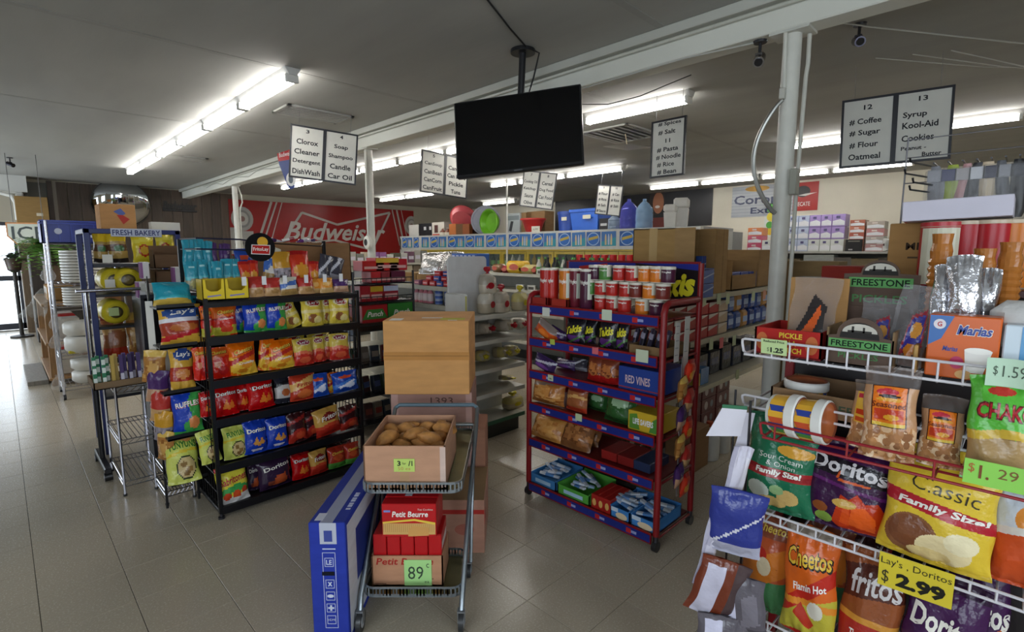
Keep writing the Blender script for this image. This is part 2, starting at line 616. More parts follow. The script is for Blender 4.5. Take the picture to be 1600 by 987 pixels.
for k, (a, b) in enumerate(((4.1, 6.37), (6.38, 8.65), (8.66, 10.93))):
    fixture(1.73, a, b, ('near', 'middle', 'far')[k] + ' white fluorescent strip light in the ceiling row left of the beam')
for k, (a, b) in enumerate(((2.2, 4.5), (4.51, 6.8), (6.82, 9.1), (9.12, 11.3))):
    fixture(4.42, a, b, ('white fluorescent strip light right of the television near the aisle eleven sign',
                         'white fluorescent strip light partly hidden behind the hanging television',
                         'white fluorescent strip light right of the round column with the bell',
                         'white fluorescent strip light ending below the hanging beer pennant')[k])
for k, (a, b) in enumerate(((-2.2, .12), (.14, 2.4), (4.73, 7.1), (7.12, 7.9), (9.8, 12.2))):
    fixture(7.3, a, b, ('white fluorescent strip light entering at the right edge of the picture',
                        'white fluorescent strip light behind the coffee and sugar sign',
                        'white fluorescent strip light below the television right corner',
                        'short white fluorescent strip light left of the ketchup sign',
                        'white fluorescent strip light above the red beer banner, right of the bell column')[k], 2 if b - a > 1.5 else 1)
for k, (a, b) in enumerate(((1.32, 3.55), (3.57, 5.8), (9.8, 11.1))):
    fixture(9.95, a, b, ('white fluorescent strip light along the cream wall under the coffee sign',
                         'white fluorescent strip light over the black poster, left of the round column',
                         'small far white fluorescent strip light above the storage tubs')[k], 2 if b - a > 1.5 else 1)

# ------------------------------------------------------------------ hanging things
def aisle_sign(pl, pr, hgt, panels, label):
    pl = Vector(pl); pr = Vector(pr)
    d = pr - pl
    w = math.hypot(d.x, d.y)
    t = thing('aisle_sign', label, 'sign', pl, math.atan2(d.y, d.x), 'hanging aisle signs', ry=-math.atan2(d.z, w))
    m = M()
    e = .016
    n = len(panels)
    for q in range(n + 1):
        x = w * q / n
        m.box(x - (e if q else 0), x + (e if q < n else 0), -.01, .012, -hgt, 0, '#23232a')
    for z in (-e, -hgt): m.box(0, w, -.0095, .0115, z, z + e, '#23232a')
    m.part('frame', 'plastic', t)
    for q, lines in enumerate(panels):
        x0, x1 = w * q / n, w * (q + 1) / n
        m = M().box(x0 + e * .6, x1 - e * .6, -.004, .004, -hgt + e, -e, '#d6d5cd')
        for (s, fx, fz, fw, fh) in lines:
            m.text(s, x0 + (x1 - x0) * fx, -hgt * fz, (x1 - x0) * fw, hgt * fh, '#1c1c22', y=-.0055, bold=.022)
        m.part('panel', 'gloss', t)
    for x in (w * .12, w * .88):
        zt = (RZ - pl.z - x * d.z / w) / math.cos(t.rotation_euler[1])
        M().cyl((x, 0, 0), (x, 0, zt + .004), .002, 4, '#888').part('hanging_wire', 'steel', t)
    return t


def sg(num, *ls, indent=0):
    out = [(num, .5, .10, .10 if len(num) == 1 else .16, .07)]
    for k, s in enumerate(ls):
        out.append((s, .5, .30 + .19 * k, min(.8, .105 * len(s)), .10))
    return out


aisle_sign(atD(454, 193, 5.25), atD(560, 211, 5.5), .515, [sg('3', 'Clorox', 'Cleaner', 'Detergent', 'DishWash'), sg('4', 'Soap', 'Shampoo', 'Candle', 'Car Oil')],
           'hanging white aisle sign reading 3 Clorox and 4 Soap, left of the beam')
aisle_sign(atD(659, 233, 6.4), atD(732, 249, 6.8), .505, [sg('5', 'CanSoup', 'CanBean', 'CanCorn', 'CanFruit'), sg('6', 'Can Chi', 'Can Food', 'Pickle', 'Tuna')],
           'hanging white aisle sign reading CanSoup and Pickle beside the television')
aisle_sign(atD(819, 266, 8.1), atD(872, 271, 7.8), .54, [sg('7', 'Cooking Oil', 'Ketchup', 'Sauce', 'Olive'), sg('8', 'Cereal', 'Dog Food', 'Cat Food', 'Mayo Food')],
           'hanging white aisle sign reading Ketchup and Cat Food under the television')
aisle_sign(atD(935, 288, 9.0), atD(975, 290, 8.6), .5, [sg('9', '# Flour', '# Rice', '# Salt', '# Sauce'), sg('10', '# Can', '# Rice', '# Salt')],
           'small far hanging aisle sign in front of the blue water bottles')
aisle_sign(atD(1019, 191, 4.85), atD(1073, 180, 4.6), .5, [[('# Spices', .53, .08, .66, .08), ('# Salt', .46, .22, .5, .085), ('11', .5, .37, .14, .07), ('# Pasta', .5, .52, .62, .085), ('# Noodle', .53, .65, .72, .085), ('# Rice', .46, .78, .5, .085), ('# Bean', .5, .91, .56, .085)]],
           'narrow hanging aisle sign reading Spices, Salt, Pasta, Noodle, Rice, Bean')
aisle_sign(atD(1316, 158, 4.1), atD(1493, 132, 3.76), .505, [
    [('12', .5, .14, .16, .07), ('# Coffee', .46, .34, .60, .09), ('# Sugar', .46, .51, .58, .10), ('# Flour', .45, .68, .54, .09), ('Oatmeal', .47, .85, .6, .09)],
    [('13', .48, .12, .16, .07), ('Syrup', .35, .34, .42, .10), ('Kool-Aid', .45, .48, .62, .09), ('Cookies', .42, .66, .56, .09), ('Peanut -', .36, .80, .44, .055), ('Butter', .68, .90, .33, .06)]],
    'hanging white aisle sign reading 12 Coffee and 13 Syrup, largest at the right')

# television
tvc = Vector(atD(808, 208, 3.74))
tv = thing('television', 'black flat screen television hanging crooked from a ceiling pole', 'television', tvc, math.radians(-45 - 14), None)
tv.rotation_euler = (math.radians(-7), math.radians(-4.2), math.radians(-59))
w2, h2 = .46, .275
m = M(); m.box(-w2, w2, -.012, .03, -h2, h2, '#101013', .006)
m.box(-w2 * .55, w2 * .55, .03, .065, -h2 * .7, h2 * .5, '#17171a', .01)
m.part('casing', 'plastic', tv)
M().box(-w2 + .012, w2 - .012, -.0145, -.012, -h2 + .022, h2 - .012, '#050507').part('screen', 'screen', tv)
m = M(); m.box(-.03, .03, -.0145, -.0125, -h2 + .006, -h2 + .016, '#55555a'); m.part('logo_plate', 'plastic', tv)
plate = Vector(atZ(817, 77, RZ))
inv = (Matrix.Translation(tv.location) @ tv.rotation_euler.to_matrix().to_4x4()).inverted()
pl = inv @ plate
m = M(); m.cyl((0.01, .05, h2 * .3), (pl.x, pl.y, pl.z), .024, 12, '#1b1b1e'); m.part('mount_pole', 'paint', tv)
m = M(); m.cyl(plate - Vector((0, 0, .028)), plate - Vector((0, 0, .004)), .085, 20, '#1b1b1e'); m.part('ceiling_plate', 'paint', tv, world=True)
m = M(); m.box(-.1, .1, .064, .08, -.12, .14, '#1b1b1e', .004); m.part('wall_bracket', 'paint', tv)
m = M()
m.tube([atZ(757, -6, 2.912), atZ(776, 18, 2.912), atZ(797, 45, 2.912), atZ(822, 73, 2.91), plate + Vector((.07, -.09, -.03)), plate + Vector((.05, -.06, -.18)), plate + Vector((.02, -.04, -.3))], .006, 6, '#17171a')
tag(m.part('television_cable', 'plastic'), 'black cable running along the ceiling to the television pole', 'cable')


def security_camera(base, aim, label, col, drop=.07):
    t = thing('security_camera', label, 'camera', base, 0, 'security cameras')
    M().lathe([(.0, -.012), (.035, -.012), (.04, 0)], 14, '#222226', cap=False).part('mount_disc', 'paint', t)
    M().tube([(0, 0, -.01), (0, 0, -drop * .6), (0, 0, -drop)], .009, 8, '#222226').part('arm', 'paint', t)
    a = Vector(aim).normalized()
    c = Vector((0, 0, -drop - .03))
    m = M(); m.cyl(c - a * .05, c + a * .05, .03, 14, col)
    m.box(c.x - .02, c.x + .02, c.y - .02, c.y + .02, c.z + .01, c.z + .034, col, .003)
    m.part('body', 'chrome', t)
    m = M(); m.cyl(c + a * .05, c + a * .054, .022, 14, '#15151a'); m.part('lens', 'screen', t)


security_camera((3.2, 1.19, 2.72), (-.75, -.2, -.5), 'chrome security camera under the beam beside the round column', '#9a9aa0')
security_camera((3.9, .86, RZ), (-.8, -.35, -.35), 'chrome security camera on the ceiling right of the round column', '#7a7a90')
security_camera(tuple(atZ(15, 246, RZ)), (.5, -.6, -.3), 'dark security camera on the ceiling above the street door', '#303036')
m = M(); m.tube([(3.3, 1.18, 2.9), (3.9, .8, 2.885), (5.0, .1, 2.89), (6.2, -.8, 2.89)], .005, 5, '#b5b5ae')
m.tube([(3.2, 1.15, 2.715), (3.1, 1.6, 2.705), (3.12, 2.4, 2.7)], .005, 5, '#b5b5ae')
tag(m.part('camera_cable', 'plastic'), 'thin white cable strung under the ceiling behind the chrome cameras', 'cable')
m = M()
for q in range(3):
    m.tube([(4.6 + .1 * q, .9 - .2 * q, 2.905), (5.3, .35 - .1 * q, 2.88 - .02 * q), (6.2 + .2 * q, -.4, 2.9)], .004, 5, '#b5b5ae')
tag(m.part('loose_cable', 'plastic'), 'loose pale cables sagging from the ceiling at upper right', 'cable')
m = M(); m.tube([atZ(905, 163, 2.9), atZ(950, 163, 2.8), atZ(1000, 150, 2.83), atZ(1060, 125, 2.88), atZ(1080, 117, 2.91)], .005, 5, '#5a5a56')
tag(m.part('sagging_cable', 'plastic'), 'dark cable sagging between television and right strip light', 'cable')

# ceiling vents
def vent(cx, cy, sx, sy, label, drop=False):
    t = thing('ceiling_vent', label, 'vent', (cx, cy, RZ), 0, 'ceiling air vents')
    m = M()
    for a, b, c_, d in ((-sx, sx, -sy, -sy + .04), (-sx, sx, sy - .04, sy), (-sx, -sx + .04, -sy, sy), (sx - .04, sx, -sy, sy)):
        m.box(a, b, c_, d, -.02, -.001, '#9d9d98', .003)
    m.part('frame', 'paint', t)
    M().box(-sx + .04, sx - .04, -sy + .04, sy - .04, -.006, -.001, '#56564f').part('backing', 'paint', t)
    for q in range(7):
        y = -sy + .07 + q * (2 * sy - .14) / 6
        M().box(-sx + .04, sx - .04, y - .013, y + .013, -.018, -.012, '#aaaaa5').part('slat', 'paint', t)
    if drop:
        m = M()
        n0 = len(m.v)
        m.add([(-.25, -.3, -.20), (.28, -.3, -.16), (.28, .1, -.14), (-.25, .1, -.17), (.02, -.1, -.2)], [(0, 1, 4), (1, 2, 4), (2, 3, 4), (3, 0, 4)], '#b7b6ae')
        m.add([(-.25, -.3, -.206), (.28, -.3, -.166), (.28, .1, -.146), (-.25, .1, -.176), (.02, -.1, -.206)], [(0, 4, 1), (1, 4, 2), (2, 4, 3), (3, 4, 0)], '#b7b6ae')
        m.part('deflector_sheet', 'plastic', t)
        m = M(); m.tube([(.0, -.05, -.02), (-.05, -.1, -.11), (-.02, -.1, -.2)], .006, 5, '#d8c9a8'); m.part('hanging_wire', 'paint', t)


vent(2.42, 5.28, .34, .2, 'grey ceiling vent beside the near end of the left strip light')
vent(2.1, 9.1, .3, .2, 'small far ceiling vent beside the left strip light')
vent(5.4, 3.55, .4, .34, 'ceiling vent with loose hanging deflector sheet right of the television', True)

# hanging beer pennant
t = thing('pennant', 'hanging red and blue beer pennant left of the aisle three sign', 'pennant', atD(433, 240, 7.0), math.radians(-40))
m = M(); m.prism([(0, 0), (.02, -.14), (.12, -.44), (.16, -.46), (.2, -.44), (.24, -.16), (.24, .08)], -.004, .004, '#32437c'); m.add([(.0, -.0055, 0), (.012, -.0055, -.1), (.238, -.0055, -.06), (.24, -.0055, .08)], [(0, 1, 2, 3)], '#b0272d')
m.add([(.16 + .06 * math.cos(a * PI / 8), -.0055, -.33 + .09 * math.sin(a * PI / 8)) for a in range(16)], [tuple(range(16))], '#d9d9da')
m.add([(.16 + .03 * math.cos(a * PI / 8), -.0062, -.33 + .055 * math.sin(a * PI / 8)) for a in range(16)], [tuple(range(16))], '#55606a')
m.text('Budweiser', .12, .0, .2, .06, '#eee', y=-.0068, shear=.3, rot=.2)
m.part('panel', 'gloss', t)
M().cyl((.03, 0, -.002), (.03, 0, RZ - t.location.z), .002, 4, '#888').part('hanging_wire', 'steel', t); M().cyl((.21, 0, .06), (.21, 0, RZ - t.location.z), .002, 4, '#888').part('hanging_wire', 'steel', t)

# ------------------------------------------------------------------ far wall decoration
# beer banner
bx0, bx1, bz0, bz1 = 4.1, 9.45, 1.42, 2.78
t = thing('beer_banner', 'wide red beer banner with silver script and bow tie outline on far wall', 'banner', (bx0, RY1 - .03, bz0))
bw, bh = bx1 - bx0, bz1 - bz0
m = M().box(0, bw, -.012, .0, 0, bh, '#951414')
def bq(pts, c, y=-.014): m.add([(a * bw, y, b * bh) for a, b in pts], [tuple(range(len(pts)))], c)
SV = '#b9b4ac'
def bl(p, q, wd=.03, c=SV, y=-.014):
    ax, az = p[0] * bw, p[1] * bh; cx, cz = q[0] * bw, q[1] * bh
    L = math.hypot(cx - ax, cz - az); nx, nz = -(cz - az) / L * wd, (cx - ax) / L * wd
    m.add([(ax - nx, y, az - nz), (cx - nx, y, cz - nz), (cx + nx, y, cz + nz), (ax + nx, y, az + nz)], [(0, 1, 2, 3)], c)
bow = [(.22, .18), (.335, .83), (.52, .62), (.84, .93), (.72, .10), (.50, .30)]
for a, b in zip(bow, bow[1:] + bow[:1]): bl(a, b)
bl((.13, .1), (.215, 1), .02); bl((.105, .1), (.19, 1), .03); bl((.165, .1), (.24, 1), .012)
bl((.90, .2), (.855, 1), .02); bl((.93, .2), (.885, 1), .03); bl((.96, .2), (.915, 1), .012)
m.text('Budweiser', .525, .47, .56, .36, '#c9c5be', mapf=lambda a, b: (a * bw, -.017, b * bh), shear=.35, bold=.02)
for cx in (.055, .985):
    for (a, c_, r_, s_, cc) in ((0, .66, .048, .22, '#aaa7a2'), (0, .66, .035, .16, '#8d8b88'), (0, .66, .026, .12, '#bab7b1'), (0, .66, .012, .05, '#8f6f6a')):
        pts = [(min(1., cx + r_ * math.cos(q * PI / 10)), c_ + s_ * math.sin(q * PI / 10)) for q in range(20)]
        bq(pts, cc, -.0135 - .0006 * (.05 - r_) * 60)
    if cx < .5:
        bq([(.012, .08), (.1, .08), (.1, .44), (.012, .44)], '#aeaba5', -.0135)
        bq([(.0, .02), (.05, .02), (.05, .5), (.0, .5)], '#a19e98', -.0133)
        m.text('Budweiser', .056, .24, .08, .14, '#33302f', mapf=lambda a, b: (a * bw, -.016, b * bh), shear=.35)
m.part('sheet', 'gloss', t)

# unlit neon sign on the panelling
t = thing('neon_sign', 'unlit black script neon sign on the dark wood panelling', 'sign', (2.72, RY1 - .05, 2.42))
m = M(); m.text('Budweiser', .36, .13, .68, .2, '#141416', shear=.3, bold=.03); m.text('Budweiser', .36, .13, .68, .2, '#141416', y=.02, shear=.3, bold=.03); m.box(.02, .7, .0, .02, .0, .05, '#19191b', .01); m.part('script', 'plastic', t)

# convex mirror
t = thing('convex_mirror', 'large round convex mirror on the wood panelled wall', 'mirror', (1.98, RY1 - .12, 2.52), 0)
t.rotation_euler = (math.radians(12), 0, math.radians(-6))
m = M()
R_ = .5
prof = [(R_ * math.sin(a * .11), -.13 * (math.cos(a * .11) - math.cos(11 * .11)) / (1 - math.cos(11 * .11)) ) for a in range(12)]
prof = [(r / math.sin(11 * .11), z) for r, z in prof]
m.lathe(prof, 36, '#c8ccd0', cap=False)
m.xf(Matrix.Rotation(-PI / 2, 4, 'X'))
m.v = [(x, y, z) for x, y, z in m.v]
m.part('mirror_face', 'mirror', t, 1.2)
m = M(); m.lathe([(.49, .0), (.515, .0), (.515, .03), (.49, .03)], 36, '#33312f', cap=False); m.xf(Matrix.Rotation(-PI / 2, 4, 'X')); m.part('rim', 'plastic', t)
m = M(); m.cyl((0, .03, 0), (0, .1, -.02), .05, 10, '#33312f'); m.part('bracket', 'paint', t)

# signs on the right wall
RXW = RX1 - .004
def wall_poster(px0, py0, px1, py1, name, label, base, draw):
    a = atX(px0, py0, RXW); b = atX(px1, py1, RXW)
    w, h = a[1] - b[1], a[2] - b[2]
    t = thing(name, label, 'poster', (RXW, a[1], b[2]), -PI / 2)
    m = M().box(0, w, -.006, 0, 0, h, base); draw(m, w, h); m.part('sheet', 'gloss', t)
    return t


def dcor(m, w, h):
    for q in range(9): m.shape(('r', 0, w, h * (.04 + q * .105), h * (.04 + q * .105) + h * .02, '#8f98a3'), -.0068)
    m.shape(('e', w * .42, h * .9, w * .2, h * .09, '#c99a3e'), -.0074)
    m.text('Corona', w * .47, h * .56, w * .86, h * .30, '#1f2c4e', y=-.008, bold=.02)
    m.text('Extra', w * .58, h * .2, w * .5, h * .2, '#1f2c4e', y=-.008, bold=.02)
wall_poster(1145, 293, 1238, 336, 'wall_poster', 'grey beer poster reading Corona Extra on the cream wall', '#aeb3b8', dcor)


def dtec(m, w, h):
    m.shape(('e', w * .38, h * .68, w * .3, h * .2, '#1d1a1b'), -.0068)
    m.shape(('p', [(w * .2, h * .55), (w * .5, h * .6), (w * .95, h * .62), (w * .5, h * .52)], '#e4dcd6'), -.0075)
    m.text('TECATE', w * .4, h * .24, w * .6, h * .15, '#e2d8d2', y=-.008, bold=.02)
wall_poster(1241, 286, 1277, 328, 'wall_poster', 'small red and black beer poster right of the round column', '#a82a26', dtec)


def dwom(m, w, h):
    cx, cz = w * .70, h * .5
    m.shape(('e', cx, cz + h * .05, w * .045, h * .30, '#2a1c16'), -.0068)
    m.shape(('e', cx + w * .008, cz, w * .032, h * .22, '#a56a4a'), -.0074)
    m.shape(('p', [(cx - w * .09, 0), (cx + w * .1, 0), (cx + w * .05, h * .2), (cx - w * .04, h * .2)], '#6e2c26'), -.0072)
    m.shape(('e', cx + w * .004, cz - h * .08, w * .014, h * .03, '#e0d8cf'), -.0082)
    m.shape(('r', w * .3, w * .42, h * .1, h * .2, '#c0c0c0'), -.0072)
wall_poster(868, 296, 1112, 352, 'wall_poster', 'wide black poster with a smiling face behind the water bottles', '#141317', dwom)


def dgrn(m, w, h):
    for (a, b, r, c_) in ((.45, .85, .3, '#4f9e3f'), (.5, .6, .33, '#d8c63a'), (.4, .36, .25, '#4f9e3f'), (.45, .16, .25, '#d9b43a')):
        m.shape(('e', w * a, h * b, w * r, h * r * .42, c_), -.007)
wall_poster(1196, 318, 1214, 370, 'wall_poster', 'narrow white poster with green and yellow fruit beside the column', '#d7dcd2', dgrn)
# ------------------------------------------------------------------ product makers
def inside(sh, u, v):
    k = sh[0]
    if k == 'r': return sh[1] <= u <= sh[2] and sh[3] <= v <= sh[4]
    if k == 'e': return ((u - sh[1]) / sh[3]) ** 2 + ((v - sh[2]) / sh[4]) ** 2 <= 1
    if k == 'b': return sh[1] <= v - sh[3] * u <= sh[2]
    if k == 'w': return sh[1] <= v - sh[3] * math.sin(u * 2.6 + sh[4]) <= sh[2]
    pts = sh[1]; c = False; j = len(pts) - 1
    for i in range(len(pts)):
        (a, b), (p, q) = pts[i], pts[j]
        if (b > v) != (q > v) and u < (p - a) * (v - b) / (q - b) + a: c = not c
        j = i
    return c


def bag_surface(w, h, t, seed):
    rnd = random.Random(seed)
    ph = [rnd.uniform(0, 6.3) for _ in range(8)]

    def f(u, v, side=-1):
        e = min(v, 1 - v)
        s = 0 if e < .035 else math.sin(min(1., (e - .035) / .30) * PI / 2) ** .75
        b = max(0., 1 - abs(u) ** 2.6) ** .62
        y = t / 2 * b * s
        y *= 1 + .10 * math.sin(2.3 * u + ph[0]) * math.sin(4 * v + ph[1]) + .06 * math.sin(5 * u + 7 * v + ph[2])
        end = math.exp(-(e / .13) ** 2)
        y += h * .016 * end * b * (math.sin(9 * u + ph[3]) + .7 * math.sin(17 * u + ph[4]) + .6)
        y += h * .009 * b * math.sin(6 * (u * math.cos(ph[5]) + 2.2 * v * math.sin(ph[5])) + ph[6])
        if e < .035: y = max(0, y) * .5 + .0015
        sq = abs(u) ** 3 * (h * .010 * math.sin(11 * v + ph[7]))
        x = u * w / 2 * (1 - .07 * s) + sq
        z = h * v - h * .02 * (u * u) * (1 if v > .5 else -1) * (1 - e)
        return x, side * y, z
    return f


def bag_mesh(name, w, h, t, base, shapes, texts, nu=22, nv=30, seed=1, matn='film', back=None):
    f = bag_surface(w, h, t, seed)
    m = M()
    vs = []; fs = []; cs = []
    for j in range(nv + 1):
        for i in range(nu + 1):
            vs.append(f(-1 + 2 * i / nu, j / nv))
    base_k = base if base == 'clear' else K(base)
    mi = []
    for j in range(nv):
        for i in range(nu):
            a = j * (nu + 1) + i
            fs.append((a, a + 1, a + nu + 2, a + nu + 1))
            u, v = -1 + (2 * i + 1) / nu, (j + .5) / nv
            c = base_k
            for sh in shapes:
                if inside(sh, u, v): c = sh[-1] if sh[-1] == 'clear' else K(sh[-1])
            mi.append(1 if c == 'clear' else 0)
            cs.append((.4, .4, .42) if c == 'clear' else c)
    m.add(vs, fs, cs)
    vs = []; fs = []
    n2u, n2v = max(8, nu // 3), max(10, nv // 3)
    for j in range(n2v + 1):
        for i in range(n2u + 1):
            vs.append(f(-1 + 2 * i / n2u, j / n2v, 1))
    for j in range(n2v):
        for i in range(n2u):
            a = j * (n2u + 1) + i
            fs.append((a, a + n2u + 1, a + n2u + 2, a + 1))
    m.add(vs, fs, (.4, .4, .42) if base == 'clear' else back or base)
    if base == 'clear' or any(mi): mi += [1] * len(fs)
    for q, tx in enumerate(texts):
        s, u, v, wd, hh, col = tx[:6]
        shear = tx[6] if len(tx) > 6 else 0
        rot = tx[7] if len(tx) > 7 else 0
        bold = tx[8] if len(tx) > 8 else .02
        def mp(a, b):
            uu = max(-.97, min(.97, a / (w / 2))); vv = max(.02, min(.98, b / h))
            x, y, z = f(uu, vv)
            return x, y - .0016 - .0004 * q, z
        m.text(s, u * w / 2, v * h, wd * w, hh * h, col, mapf=mp, shear=shear, rot=rot, bold=bold)
    me = m.mesh(name, matn, 1.2)
    if any(mi):
        me.materials.append(MATS['clear'])
        me.polygons.foreach_set('material_index', mi + [0] * (len(me.polygons) - len(mi)))
    return me


